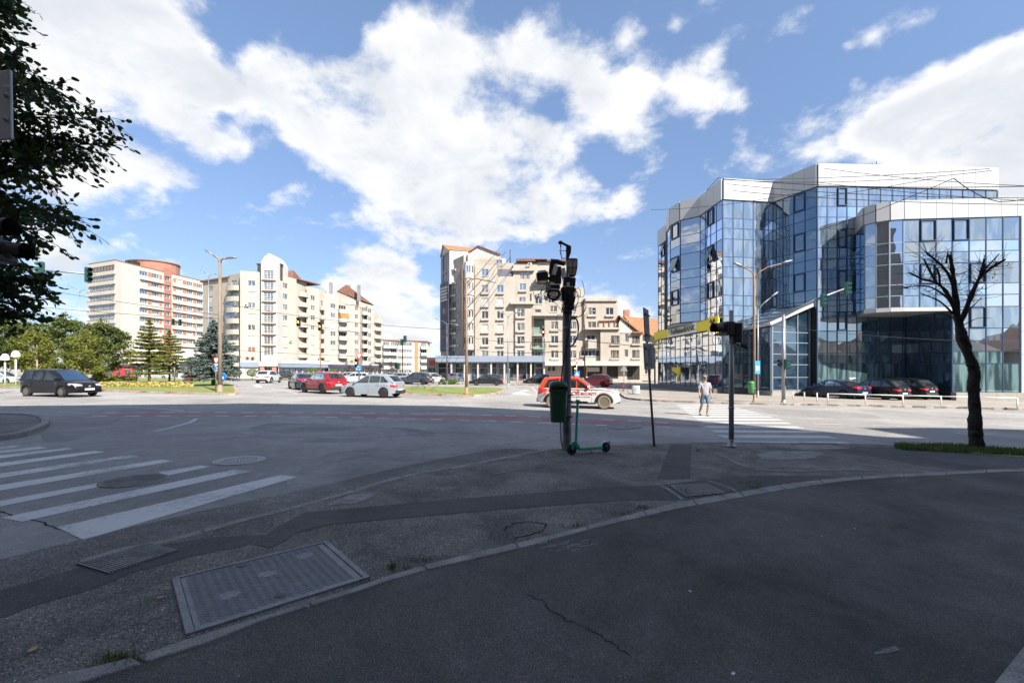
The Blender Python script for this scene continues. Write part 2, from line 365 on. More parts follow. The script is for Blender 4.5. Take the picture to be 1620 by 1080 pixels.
M_['iron'] = mat('cast iron', (.20,.21,.22), .62, metal=.3, var=.2, vs=5, fine=.2, fs=60, bump=.002, bs=80)
M_['iron_dark'] = mat('dark iron', (.09,.09,.092), .7, metal=.2, var=.3, vs=8)
M_['steel'] = mat('galvanised steel', (.30,.31,.32), .45, metal=.6, var=.15, vs=4)
M_['steel_dark'] = mat('weathered dark steel', (.13,.14,.16), .55, metal=.4, var=.35, vs=3)
M_['rust'] = mat('rusty brown post', (.24,.15,.09), .8, var=.35, vs=2, stretch=(3,3,.5))
M_['concrete_post'] = mat('concrete post', (.24,.19,.15), .9, var=.25, vs=2, stretch=(2,2,.4))
M_['black'] = mat('black plastic', (.02,.02,.022), .4)
M_['cable'] = mat('black cable', (.01,.01,.011), .5)
M_['white'] = mat('white paint', (.78,.78,.76), .5)
M_['green_sig'] = mat('green signal housing', (.012,.07,.055), .4)
M_['bin_green'] = mat('dark green plastic', (.02,.095,.045), .38, var=.25, vs=3, coat=.2)
M_['teal'] = mat('teal paint', (.02,.40,.26), .32, coat=.5)
M_['rubber'] = mat('rubber', (.018,.018,.018), .75)
M_['red'] = mat('red sign paint', (.62,.03,.03), .4)
M_['blue'] = mat('blue sign paint', (.01,.17,.55), .4)
M_['amber'] = mat('lit amber lamp', (.9,.45,.05), .4, emit=((1,.5,.06), 3.))
M_['lens'] = mat('dark lens', (.03,.03,.03), .2)
M_['bark'] = mat('bark', (.055,.045,.038), .95, var=.4, vs=6, bump=.02, bs=18, stretch=(1,1,.4))
M_['bark_pale'] = mat('pale bark', (.36,.27,.17), .9, var=.3, vs=4)
def sheet_mesh(name, poly, dz, m, parent=None, thick=0, m2=None):
    """a flat sheet that follows the fall of the junction; poly of (x, y)"""
    bm = bmesh.new()
    vs = [bm.verts.new((p[0], p[1], 0)) for p in poly]
    f = bm.faces.new(vs)
    if f.calc_area() > 0: f.normal_update()
    if f.normal.z < 0: f.normal_flip()
    for cx in (-30, 45):
        bmesh.ops.bisect_plane(bm, geom=bm.verts[:]+bm.edges[:]+bm.faces[:], plane_co=(cx,0,0), plane_no=(1,0,0))
    if thick:
        r = bmesh.ops.extrude_face_region(bm, geom=bm.faces[:])
        new = [v for v in r['geom'] if isinstance(v, bmesh.types.BMVert)]
        ns = set(new)
        for v in bm.verts: v.co.z = 0 if v in ns else -thick
        bmesh.ops.recalc_face_normals(bm, faces=bm.faces)
    bmesh.ops.triangulate(bm, faces=bm.faces[:])
    off = wl(parent) if parent else Vector((0,0,0))
    for v in bm.verts: v.co.z += gz(v.co.x) + dz; v.co -= off
    me = bpy.data.meshes.new(name); bm.to_mesh(me); bm.free(); me.materials.append(m)
    o = bpy.data.objects.new(name, me); COL.objects.link(o)
    if parent: o.parent = parent
    return o
def P2(pts, dz=0): return [tuple(G(px, py, dz)[:2]) for px, py in pts]
def smooth_line(pts, k=4):
    out = []
    n = len(pts)
    for i in range(n-1):
        p0 = Vector(pts[max(i-1,0)]); p1 = Vector(pts[i]); p2 = Vector(pts[i+1]); p3 = Vector(pts[min(i+2,n-1)])
        for j in range(k):
            t = j/k
            out.append(.5*((2*p1)+(-p0+p2)*t+(2*p0-5*p1+4*p2-p3)*t*t+(-p0+3*p1-3*p2+p3)*t**3))
    out.append(Vector(pts[-1])); return [tuple(p) for p in out]
def ribbon(name, pts, w, dz, m, parent, jitter=0):
    """a strip of width w along world points"""
    mb = MB(); pts = [Vector(p[:2]) for p in pts]; L = []; R = []
    for i, p in enumerate(pts):
        d = (pts[min(i+1, len(pts)-1)]-pts[max(i-1, 0)]).normalized(); n = Vector((-d.y, d.x))
        ww = w/2*(1+random.uniform(-jitter, jitter))
        L.append(p+n*ww); R.append(p-n*ww)
    g3 = lambda p: (p.x, p.y, gz(p.x)+dz)
    mb.grid([[g3(a), g3(b)] for a, b in zip(R, L)], sm=False)
    return mb.build(name, m, parent)
mb = MB(); xs = [-2500,-30,0,45,2500]; ys = [-400,0,40,120,2500]
mb.grid([[(x, y, gz(x)) for x in xs] for y in ys], sm=False)
road = mb.build('road', M_['road']); tag(road, kind='structure')
mb = MB(); mb.grid([[(x, y, gz(x)-.35-(0 if y < 2500 else 0)) for x in (-4500,-30,45,4500)] for y in (-4500, 0, 5500)], sm=False)
tag(mb.build('ground', M_['soil']), kind='structure')
inner_out = [(45,1077),(140,1053),(242,1029),(285,1012),(405,976),(500,946),(585,919),(635,902),(720,880),(810,859),(910,835),(1010,809),(1080,792),(1160,779),(1260,762),(1385,751),(1510,745),(1620,741),(1760,739)]
inner_in = [(135,1077),(190,1062),(245,1039),(300,1026),(407,982),(505,953),(585,927),(640,909),(722,889),(810,869),(935,835.5),(1015,817),(1080,802),(1210,779),(1290,766),(1380,756),(1510,749.5),(1620,745),(1760,743)]
outer = [(-200,975),(0,922),(92,896),(200,866),(280,850),(365,827),(487,796),(560,775),(600,762),(650,751),(740,735),(810,721),(850,714.5),(890,709),(960,704),(1060,701),(1160,700),(1335,702),(1480,706),(1620,711),(1760,716)]
DZ1 = .075     # outer pavement
DZ2 = .10      # inner pavement and its kerb
Wout = smooth_line(P2(outer, .06), 3)
Wio = smooth_line(P2(inner_out, DZ2), 3)
Wii = smooth_line(P2(inner_in, DZ2), 3)
def ext(l, a, b): 
    p, q = Vector(l[1]), Vector(l[0]); s = tuple(q+(q-p).normalized()*a); p, q = Vector(l[-2]), Vector(l[-1]); e = tuple(q+(q-p).normalized()*b)
    return [s]+list(l)+[e]
Wout = ext(Wout, 10, 40); Wio = ext(Wio, 8, 36); Wii = ext(Wii, 8, 36)
outer_pave = sheet_mesh('pavement', Wout + Wio[::-1], DZ1, M_['walk_old'], thick=.3); tag(outer_pave, kind='structure')
inner_pave = sheet_mesh('pavement', Wii + [(60,-4),(60,-40),(-60,-40),(-60,-6)], DZ2-.012, M_['walk_new'], thick=.3); tag(inner_pave, kind='structure')
kerb = MB(); 
kerb_base = sheet_mesh('kerb', Wio + Wii[::-1], DZ2-.022, M_['cement'], thick=.25); tag(kerb_base, kind='structure')
def arc(l):
    s = [0]
    for a, b in zip(l, l[1:]): s.append(s[-1]+(Vector(b)-Vector(a)).length)
    return s
def along(l, s, t):
    for i in range(len(l)-1):
        if s[i+1] >= t: 
            k = (t-s[i])/max(1e-9, s[i+1]-s[i]); return Vector(l[i]).lerp(Vector(l[i+1]), max(0, min(1, k)))
    return Vector(l[-1])
def stones(a, b, dz, length, m, parent, name='kerb_stone', rise=0., lim=200, tilt=.004, h=.22, gap=.012):
    sa, sb = arc(a), arc(b); T = sa[-1]; n = int(T/length)
    k = 0
    for i in range(n):
        if k >= lim: break
        t0, t1 = i/n, (i+1)/n; e = gap/T
        mb = MB(); sub = 3; A = []; B = []
        for j in range(sub+1):
            t = t0+e + (t1-t0-2*e)*j/sub; A.append(along(a, sa, t*sa[-1])); B.append(along(b, sb, t*sb[-1]))
        j0 = random.uniform(-tilt, tilt)
        ring = [(p.x, p.y) for p in A] + [(p.x, p.y) for p in B[::-1]]
        ar = sum(ring[q][0]*ring[(q+1)%len(ring)][1]-ring[(q+1)%len(ring)][0]*ring[q][1] for q in range(len(ring)))
        if ar < 0: ring = ring[::-1]
        mb.prism(ring, lambda x, y: gz(x)+dz-h+j0, lambda x, y: gz(x)+dz+rise+j0)
        mm = m(i) if callable(m) else m
        mb.build(name, mm, parent, fix=True, bevel=.012 if h > .15 else 0); k += 1
stones(Wio[6:-1], Wii[6:-1], DZ2, 1.0, M_['kerb'], kerb_base)
stones(Wio[:7], Wii[:7], DZ2, 1.0, M_['kerb'], kerb_base)
Wo2 = []
for i, p in enumerate(Wout):
    d = (Vector(Wout[min(i+1,len(Wout)-1)])-Vector(Wout[max(i-1,0)])).normalized(); Wo2.append(tuple(Vector(p)+Vector((d.y,-d.x))*.13))
ok = sheet_mesh('kerb', Wout + Wo2[::-1], DZ1-.004, M_['cement'], thick=.2); tag(ok, kind='structure')
stones(Wout, Wo2, DZ1, 1.0, M_['kerb'], ok, rise=.006, tilt=.008, lim=90)
mar = [(-200,945),(0,885),(92,862),(200,836),(300,812),(400,791),(520,766),(600,746),(690,727),(760,714),(810,709),(852,711)]
o = sheet_mesh('old_asphalt_strip', smooth_line(P2(mar, 0), 2) + smooth_line(P2(outer[:14], 0), 2)[::-1][2:], .004, M_['road_old'], road)
def flat(name, pts, dz, m, parent, k=0):
    p = P2(pts, dz)
    return sheet_mesh(name, smooth_line(p+[p[0]], k)[:-1] if k else p, dz, m, parent)
D = DZ1
flat('asphalt_trench', [(400,860),(440,832),(480,811),(560,803),(640,796),(730,788),(810,782),(880,777),(940,771),(1040,767),(1110,759),(1190,752),(1300,752),(1345,756),(1290,762),(1200,772),(1130,782),(1085,790),(1000,790),(900,797),(810,804),(700,813),(600,822),(520,829),(470,842),(430,866)], D+.004, M_['trench'], outer_pave)
flat('asphalt_trench', [(1061,703),(1094,703),(1093,730),(1092,757),(1040,758),(1050,730)], D+.003, M_['trench'], outer_pave)
flat('asphalt_trench', [(1360,706),(1620,714),(1760,718),(1760,736),(1620,739),(1520,742),(1450,735),(1380,722),(1310,712)], D+.003, M_['trench'], outer_pave)
flat('asphalt_trench', [(100,905),(180,878),(250,862),(330,850),(420,845),(390,862),(300,880),(210,905),(150,930),(60,955),(-60,1000),(-60,950)], D+.003, M_['trench'], outer_pave)
flat('cement_patch', [(515,799),(552,782),(598,777),(590,786),(562,796)], D+.005, M_['cement'], outer_pave)
flat('cement_patch', [(1195,718),(1218,713),(1285,713),(1303,717),(1290,724),(1240,727),(1205,725)], D+.005, M_['cement'], outer_pave)
flat('cement_patch', [(1225,704),(1310,703),(1345,709),(1270,711)], D+.005, M_['cement'], outer_pave)
for pts, w in (([(1108,713),(1140,720),(1172,735),(1196,742),(1260,745),(1350,743),(1400,747)], .09), ([(1290,715),(1330,726),(1375,735),(1415,746)], .07), ([(1040,765),(1062,777),(1080,790)], .05), ([(1120,760),(1150,770),(1165,777)], .05), ([(905,735),(840,740),(770,752)], .03)):
    ribbon('concrete_edging', smooth_line(P2(pts, D), 4), w, D+.007, M_['cement'], outer_pave)
def crack(pts, dz, parent, w=.012, k=6):
    p = smooth_line(P2(pts, dz), k)
    p = [(x+random.uniform(-.02,.02), y+random.uniform(-.02,.02)) for x, y in p]
    ribbon('crack', p, w, dz+.003, M_['crack'], parent, .6)
crack([(835,940),(862,955),(885,975),(915,988),(945,1003),(975,1022),(992,1034)], DZ2-.012, inner_pave, .009)
crack([(1215,787),(1280,800),(1330,812)], DZ2-.012, inner_pave, .005)
crack([(0,808),(50,822),(100,838),(135,853)], 0, road, .02)
crack([(798,840),(812,829),(840,825),(862,829),(858,838),(835,846),(812,852)], D, outer_pave, .02)
crack([(690,740),(640,745),(600,752)], 0, road, .01)
crack([(740,722),(790,705),(850,697),(870,690)], 0, road, .015); crack([(700,720),(760,712),(820,706)], 0, road, .01)
rs = random.Random(9); sm_ = mat('scuffed paint', (.23,.23,.23), .9, var=.3, vs=30)
for k_ in range(34):
    cx_, cy_ = (rs.gauss(890,24), rs.gauss(861,5)) if k_ < 28 else (rs.gauss(1403,10), rs.gauss(1031,3)); l_ = rs.uniform(5,17)
    ribbon('scuff_mark', P2([(cx_-l_, cy_+l_*.22), (cx_, cy_+rs.uniform(-1,1)), (cx_+l_, cy_-l_*.25)], DZ2-.012), rs.uniform(.004,.016), DZ2-.009, sm_, inner_pave, .6)
s = [tuple(G(*p, DZ2)[:2]) for p in ((1572,1085),(1622,1022),(1700,940),(1790,1000),(1690,1120),(1640,1200),(1500,1190))]
co = sheet_mesh('kerb', s, DZ2+.012, M_['cement'], thick=.2); tag(co, kind='structure')
lp = [(-300,712),(-120,700),(0,688),(38,680),(62,670),(64,662),(48,657),(0,654),(-200,652)]
lw = P2(lp, .12)
lpo = sheet_mesh('pavement', smooth_line(lw, 3), .11, M_['road_old'], thick=.3); tag(lpo, kind='structure')
a = smooth_line(lw, 3); b = []
for i, p in enumerate(a):
    d = (Vector(a[min(i+1,len(a)-1)])-Vector(a[max(i-1,0)])).normalized(); b.append(tuple(Vector(p)+Vector((d.y,-d.x))*.18))
lk = sheet_mesh('kerb', a + b[::-1], .11, M_['cement'], thick=.3); tag(lk, kind='structure')
stones(a, b, .12, 1.0, M_['kerb'], lk, rise=.02)
for k_, pts in enumerate(([(430,668),(640,676),(690,690),(500,700),(380,684)],[(0,655),(180,662),(140,690),(70,700),(60,676)],[(520,716),(700,700),(760,708),(600,748),(480,770),(455,757)],[(1180,645),(1330,650),(1400,662),(1240,658)],[(300,632),(420,634),(440,639),(310,638)])):
    flat('asphalt_patch', pts, .002, M_['patch_a'] if k_ % 2 else M_['patch_b'], road, 2)
crack([(300,700),(420,690),(560,694),(700,684),(820,690)], .002, road, .02); crack([(0,668),(120,664),(260,668),(330,664)], .002, road, .02)
def par(pts, m='paint', name='crossing_stripe', dz=.004, cont=0):
    p = [Vector(q) for q in P2(pts, 0)]
    if cont:       # carry the stripe on beyond the left edge of the frame
        p[0] = p[1]+(p[0]-p[1])*cont; p[3] = p[2]+(p[3]-p[2])*cont
    sheet_mesh(name, [tuple(q) for q in p], dz, M_[m], road)
par([(90,834),(445,751),(471,754),(132,854)], 'paint2')
par([(2,819),(372,742),(399,745),(35,825)], 'paint2')
par([(0,792),(155,764),(168,768),(0,801)], 'paint2', cont=1.5); par([(250,747),(317,736),(334,738),(265,752)], 'paint2')
par([(0,767),(255,727),(275,729),(0,776)], 'paint2', cont=1.4)
par([(0,749),(202,720),(220,722),(0,756)], 'paint2', cont=1.6)
par([(0,732),(150,713),(166,715),(0,738)], 'paint2', cont=2.)
par([(0,720),(105,708.5),(117,710),(0,725)], 'paint2', cont=2.6)
par([(0,713),(62,706.5),(75,708.5),(0,716.5)], 'paint2', cont=4)
par([(0,707.5),(22,705),(30,706),(0,709.5)], 'paint2', cont=9)
rows = [(700,1162,1340),(690,1140,1312),(682,1128,1288),(675,1117,1264),(668.5,1108,1246),(663.3,1102,1232),(658.8,1096,1217),(654.8,1091,1204),(651.3,1086,1192),(648.3,1081,1180),(645.6,1077,1170),(643.1,1073,1161),(641,1070,1153)]
for (yy, xl, xr) in rows:
    a = G(xl, yy); b = G(xr, yy); w = .26
    sheet_mesh('crossing_stripe', [(a.x,a.y-w),(b.x,b.y-w-.12),(b.x,b.y+w-.12),(a.x,a.y+w)], .004, M_['paint'], road)
for i in range(7):
    a = G(886, 616-i*1.35); b = G(962, 617-i*1.35)
    sheet_mesh('crossing_stripe', [(a.x,a.y-.4),(b.x,b.y-.4),(b.x,b.y+.4),(a.x,a.y+.4)], .004, M_['paint'], road)
up = [(150,653),(230,652.5),(330,652.3),(430,652.6),(520,653.3),(620,654.2),(720,655.8),(810,657.6),(900,661),(1000,665.8),(1105,671.5)]
lo = [(130,659),(230,658),(330,658),(430,658.6),(520,659.8),(620,661.6),(720,664),(810,667),(900,670.5),(1000,674),(1112,677)]
U = smooth_line(P2(up), 4); Lw = smooth_line(P2(lo), 4)
Ui = [tuple(Vector(a).lerp(Vector(b), .12)) for a, b in zip(U, Lw)]; Li = [tuple(Vector(a).lerp(Vector(b), .84)) for a, b in zip(U, Lw)]
sheet_mesh('cycle_lane', Ui + Li[::-1], .004, M_['redlane'], road)
for line in (U, Lw):
    s_ = arc(line); t = .3
    while t < s_[-1]-.6:
        seg = [tuple(along(line, s_, t+q*.25)) for q in range(3)]
        ribbon('lane_dash', seg, .28, .0085, M_['paint'], road); t += 1.02 if line is U else 1.05
def line(pts, w=.13, m='paint', k=4):
    ribbon('lane_line', smooth_line(P2(pts), k), w, .006, M_[m], road)
for pts in ([(0,628),(160,629.5),(230,631)], [(0,640),(58,642)], [(70,639),(103,637.5)], [(115,636),(143,634.3)], [(152,632.7),(181,631)], [(188,630),(216,628.3)], [(223,627.4),(249,626)], [(262,634),(335,635)], [(152,643),(200,644),(235,645.5),(270,648),(293,651)], [(245,682),(275,675),(300,668),(311,662)], [(91,652.2),(138,652.8)],
            [(378,627.5),(520,630),(640,632.5),(740,635.5),(850,638.5)], [(410,637),(490,638.3)], [(576,639.6),(625,640.6),(700,642)], [(430,614),(452,618),(471,623)], [(1240,641),(1430,645.5),(1620,651)], [(1285,670),(1332,671.4)], [(1380,672),(1425,674)], [(1470,675),(1517,676.6)], [(1560,677.5),(1610,679.5)], [(1510,685),(1570,687)], [(1598,669),(1640,670.5)], [(1337,645.5),(1400,648)], [(800,611),(815,615),(850,622)], [(841,612),(846,617),(850,621)], [(985,641),(1040,645)]):
    line(pts)
par([(808,623),(822,619),(842,624),(830,624.5)], name='lane_arrow'); par([(822,618.5),(830,616.6),(838,617),(830,619.6)], name='lane_arrow'); par([(400,609.5),(408,607.8),(416,612.5),(405,612)], name='lane_arrow')
flat('old_asphalt_strip', [(960,672),(985,669),(1020,671),(1015,676),(985,679),(962,677)], .0125, M_['cement'], road)
def island(pts, label_name, grass_in=.25, dz=.14, k=3, red=None):
    p = smooth_line(P2(pts, 0)+[P2(pts[:1],0)[0]], k)[:-1]
    ar = sum(p[q][0]*p[(q+1)%len(p)][1]-p[(q+1)%len(p)][0]*p[q][1] for q in range(len(p)))
    if ar < 0: p = p[::-1]
    inn = []
    n = len(p)
    for i in range(n):
        d = (Vector(p[(i+1)%n])-Vector(p[i-1])).normalized(); inn.append(tuple(Vector(p[i])+Vector((-d.y,d.x))*grass_in))
    g = sheet_mesh('island', inn, dz+.01, M_['grass'], thick=.3); tag(g, kind='structure')
    kb = sheet_mesh('kerb', [q for q in p], .02, M_['kerbfar'], thick=.2); tag(kb, kind='structure')
    a = p+[p[0]]; b = inn+[inn[0]]
    stones(a, b, dz, 1.25, red, kb, rise=0, tilt=.003, h=.13)
    return g, inn
isA, polyA = island([(-420,616),(-200,613),(0,613.5),(100,617),(200,620.5),(300,623.5),(368,625.2),(377,622),(374,614),(360,606.5),(330,602.5),(250,599.5),(120,598),(-100,597),(-420,600)], 'A', red=lambda i: M_['kerbred'] if (i*7) % 10 < 6 else M_['kerbfar'])
isB, polyB = island([(600,624),(641,624.5),(700,626.3),(750,627.5),(782,624.5),(800,618),(790,615.4),(740,614),(680,613),(610,613)], 'B', red=lambda i: M_['kerbred'] if i % 2 else M_['kerbfar'])
flat('grass_verge', [(-300,594.5),(120,594.6),(330,597),(330,594),(200,592.6),(-300,592)], .05, M_['grass'], road)
flat('grass_verge', [(370,601.5),(470,600.5),(470,598.8),(380,599.2)], .05, M_['grass'], road)
fp = [(640,606.8),(760,607.2),(800,608.4),(850,609.6),(905,611.5),(960,616),(985,625),(1000,632),(1068,636),(1180,639.3),(1300,641.2),(1400,643.5),(1500,645.5),(1620,648.5),(1800,654)]
W = P2(fp, .0); Wf = smooth_line(W, 3)
far_pave = sheet_mesh('pavement', Wf+[(90,30),(90,95),(-24,120)], .13, M_['pave'], thick=.3); tag(far_pave, kind='structure')
b = []
for i, p in enumerate(Wf):
    d = (Vector(Wf[min(i+1,len(Wf)-1)])-Vector(Wf[max(i-1,0)])).normalized(); b.append(tuple(Vector(p)+Vector((d.y,-d.x))*.2))
fk = sheet_mesh('kerb', Wf + b[::-1], .12, M_['kerbfar'], thick=.3); tag(fk, kind='structure')
stones(Wf, b, .13, 1.2, lambda i: M_['kerbfar'], fk, rise=.012, lim=150)
flat('cement_patch', [(1060,627),(1120,624),(1180,633),(1100,634)], .134, M_['pave'], far_pave)
flat('paved_strip', [(380,598.6),(560,598),(640,600.5),(640,603),(560,600.5),(470,600)], .03, M_['pave'], road)
def hatch():
    q = [G(271.5,916,D), G(517.5,856.5,D), G(584,917.5,D), G(285,1011,D)]
    c = sum(q, Vector())/4; t = thing('access_hatch', (c.x, c.y, gz(c.x)+D), 'large rectangular ribbed iron hatch in the pavement beside the kerb', 'hatch')
    ux = (q[1]-q[0]); uy = (q[3]-q[0]); W_ = ux.length; ux = ux.normalized(); uy = Vector((uy.x-ux.x*uy.dot(ux), uy.y-ux.y*uy.dot(ux), 0)).normalized(); H_ = 1.06
    o = q[0]; z = lambda x: gz(x)+D
    pt = lambda u, v, h: Vector((o.x+ux.x*u+uy.x*v, o.y+ux.y*u+uy.y*v, 0)) + Vector((0,0, z(o.x+ux.x*u+uy.x*v)+h))
    def bar(mb, u0, v0, u1, v1, h0, h1):
        vs = [pt(u0,v0,h0),pt(u1,v0,h0),pt(u1,v1,h0),pt(u0,v1,h0),pt(u0,v0,h1),pt(u1,v0,h1),pt(u1,v1,h1),pt(u0,v1,h1)]
        mb.raw(vs, ((0,1,2,3),(4,7,6,5),(0,4,5,1),(1,5,6,2),(2,6,7,3),(3,7,4,0)))
    for (u0,v0,u1,v1) in ((0,0,W_,.035),(0,.035,.05,H_),(W_-.05,.035,W_,H_),(0.05,H_-.03,W_-.05,H_)):
        mb = MB(); bar(mb, u0,v0,u1,v1,-.02,.016); mb.build('frame', M_['iron'], t, fix=True, bevel=.004)
    mb = MB(); bar(mb, .056,.041,W_-.056,H_-.036,-.03,.008); plate = mb.build('plate', M_['iron'], t)
    mb = MB(); s = .058; r = 0
    v = .07
    while v < H_-.07:
        u = .09
        k = 0
        while u < W_-.12:
            dv = .011 if k % 2 else -.011
            a, b_ = (u, v-dv), (u+.034, v+dv)
            th = .0035
            vs = []
            for h in (.0081, .0105):
                for (uu, vv) in ((a[0], a[1]-th), (b_[0], b_[1]-th), (b_[0], b_[1]+th), (a[0], a[1]+th)): vs.append(pt(uu, vv, h))
            skip = any((u-cu)**2+(v-cv)**2 < .0045 for cu, cv in ((.3,.62),(.62,.42),(.98,.24)))
            if not skip: mb.raw(vs, ((0,1,2,3),(4,7,6,5),(0,4,5,1),(1,5,6,2),(2,6,7,3),(3,7,4,0)))
            u += .034; k += 1
        v += .030
    rb = mb.build('ribs', mat('rib iron', (.135,.14,.145), .6, metal=.3), t); rb['kind'] = 'stuff'
    for (cu, cv) in ((.5,.1),(.62,.9)):
        mb = MB(); mb.lathe([(.0,.0135),(.035,.0135),(.045,.010),(.045,.0)], Matrix.Translation(pt(cu,cv,0)), 12); mb.build('lifting_lug', M_['iron_dark'], t)
hatch()
def slot_grate():
    q = [G(120,893,D), G(233,859.5,D), G(285,871.5,D), G(172,908.5,D)]
    c = sum(q, Vector())/4; t = thing('drain_grate', (c.x, c.y, gz(c.x)+D), 'worn rectangular slotted drain grate at the road edge', 'drain grate')
    L = lambda u, v, h: (q[0].lerp(q[1], u)).lerp(q[3].lerp(q[2], u), v) + Vector((0,0,h))
    def bar(mb, u0, v0, u1, v1, h0, h1):
        vs = [L(u0,v0,h0),L(u1,v0,h0),L(u1,v1,h0),L(u0,v1,h0),L(u0,v0,h1),L(u1,v0,h1),L(u1,v1,h1),L(u0,v1,h1)]
        mb.raw(vs, ((0,1,2,3),(4,7,6,5),(0,4,5,1),(1,5,6,2),(2,6,7,3),(3,7,4,0)))
    mb = MB(); bar(mb, 0,0,1,1,.001,.006); mb.build('plate', M_['iron_dark'], t)
    n = 22
    for i in range(n):
        mb = MB(); v0 = (i+.15)/n; bar(mb, v0, .03, v0+.6/n, .97, .0065, .016); mb.build('bar', M_['cement'] if i % 5 else M_['iron'], t)
slot_grate()
def round_cover(px, py, r, label, mt, pattern):
    c = G(px, py); t = thing('manhole_cover', (c.x, c.y, gz(c.x)), label, 'manhole cover')
    T = Matrix.Translation(c) @ Matrix.Rotation(math.atan(-.0133)*-1, 4, 'Y')
    mb = MB(); mb.lathe([(r,0),(r,.012),(r*.93,.012),(r*.92,.006),(0,.006)], T, 40); mb.build('rim', mt, t)
    if pattern == 'bars':
        for rr in (.84, .72):
            mb = MB(); mb.lathe([(r*rr+.022,.006),(r*rr+.022,.013),(r*rr-.022,.013),(r*rr-.022,.006)], T, 36); mb.build('ring', mt, t)
        for i in range(-5, 6):
            x = i*r*.115; h = math.sqrt(max(0, (r*.62)**2-x*x)); mb = MB(); mb.boxM(T @ Matrix.Rotation(.5,4,'Z'), x-.016,-h,.0065,x+.016,h,.014); mb.build('bar', mt, t)
    else:
        mb = MB()
        for i in range(-9, 10):
            for j in range(-9, 10):
                x, y = i*r*.095, j*r*.095
                if x*x+y*y < (r*.86)**2: mb.boxM(T @ Matrix.Rotation(.3,4,'Z'), x-.012,y-.012,.0065,x+.012,y+.012,.011)
        mb.build('studs', M_['cement'], t)['kind'] = 'stuff'
round_cover(379, 728.5, .47, 'pale round manhole cover with ringed bars in the road', mat('pale iron', (.42,.42,.41), .7), 'bars')
round_cover(213, 760, .46, 'darker round manhole cover interrupting a crossing stripe', M_['kerb'], 'studs')
t_ = G(1105, 775, D); t = thing('utility_cover', t_, 'small square plain cover in the pavement between asphalt patches', 'cover')
q = P2([(1062,769),(1118,766),(1146,780),(1086,786)], D)
o = sheet_mesh('plate', q, D+.010, mat('brown grey plate', (.13,.12,.11), .8, var=.2, vs=6, fine=.2), t)
ribbon('frame', q+[q[0],], .035, D+.016, M_['iron'], t)
B_ = {}
B_['beige'] = mat('pale cream render', (.44,.40,.345), .9, var=.06, vs=.25, streak=0.15, fine=.06, fs=6)
B_['beige2'] = mat('beige render', (.40,.355,.30), .9, var=.08, vs=.3, streak=0.2, fine=.06, fs=6)
B_['dirty'] = mat('weathered beige render', (.41,.375,.325), .9, var=0.09, vs=.35, streak=0.3, fine=.1, fs=5)
B_['grey'] = mat('stained render shaded grey', (.26,.255,.25), .9, var=0.2, vs=.4, streak=0.45, fine=.12, fs=5)  # grey tone holds the shade of the centre block's left end, besides stains
B_['cream'] = mat('tower cream render', (.50,.46,.41), .9, var=.05, vs=.2, streak=.15)
B_['brick'] = mat('pink brick cladding', (.36,.17,.125), .9, var=.1, vs=.5, fine=.12, fs=9)
B_['slab'] = mat('white edge render', (.47,.45,.42), .85, var=.06, vs=.6, streak=.25)
B_['roof'] = mat('brown red roof tiles', (0.18,0.083,0.056), .85, var=.25, vs=2, bump=.03, bs=9)
B_['rooforange'] = mat('orange roof tiles', (0.33,0.143,0.068), .85, var=.22, vs=2, bump=.03, bs=9)
B_['frame'] = mat('white window frame', (0.525,0.525,0.517), .45)
B_['framedark'] = mat('dark window frame', (.06,.055,.05), .5)
B_['framebrown'] = mat('brown window frame', (.22,.11,.06), .6)
B_['dark'] = mat('dark interior', (.035,.032,.03), .9)
B_['blind'] = mat('pale roller blind', (0.42,0.413,0.39), .7, stretch=(1,1,1))
B_['blindbrown'] = mat('brown roller blind', (0.208,0.12,0.072), .7)
B_['shopband'] = mat('grey blue fascia', (0.216,0.264,0.336), .6, var=.06, vs=1)
B_['whiteband'] = mat('white fascia', (0.495,0.48,0.45), .7, var=.08, vs=.8, streak=.35)
B_['teal'] = mat('faded green render', (0.176,0.248,0.216), .9, var=.15, vs=1)
B_['metal'] = mat('light railing metal', (.45,.46,.47), .5, metal=.4)
B_['orange'] = mat('orange red sign', (0.496,0.08,0.024), .5)
B_['awning'] = mat('pale awning cloth', (0.35,0.322,0.28), .8)
G_ = {
 'win': glass_mat('window glass', (.035,.04,.05), .16, (.8,.88,1), inside2=(.20,.20,.19), iscale=1.3, istretch=(2.2,1,.5)),
 'blue': glass_mat('sky blue window glass', (.05,.07,.10), .4, (.75,.87,1), wave=.01),
 'curt': glass_mat('curtained window glass', (.26,.26,.25), .14, inside2=(.06,.06,.07), iscale=1.8, istretch=(3,1,.3)),
 'shop': glass_mat('shop glass', (.03,.035,.045), .28, (.8,.9,1), inside2=(.13,.14,.15), iscale=.7)}
PM = {'win': G_['win'], 'blue': G_['blue'], 'curt': G_['curt'], 'blind': B_['blind'], 'blindb': B_['blindbrown'], 'shop': G_['shop'], 'dark': B_['dark']}
class Wall:
    def __init__(s, p0, p1):
        s.p0 = Vector(p0[:2]); s.p1 = Vector(p1[:2]); d = s.p1-s.p0; s.len = d.length; s.t = d.normalized()
        s.n = Vector((s.t.y, -s.t.x)); s.rz = math.atan2(s.t.y, s.t.x)
    def u(s, px):                      # where the line of sight through px crosses the wall
        dx = (px-CX)/F; a = s.p0; t = s.t
        return (a.x - dx*a.y)/(dx*t.y - t.x)
    def y(s, u): return s.p0.y + s.t.y*u
    def z(s, px, py):
        return EYE-(py-HZ)/F*s.y(s.u(px))
    def pt(s, u, z, out=0.): q = s.p0+s.t*u+s.n*out; return Vector((q.x, q.y, z))
def PT(px, Y): return Vector(((px-CX)/F*Y, Y))
_wc = {}
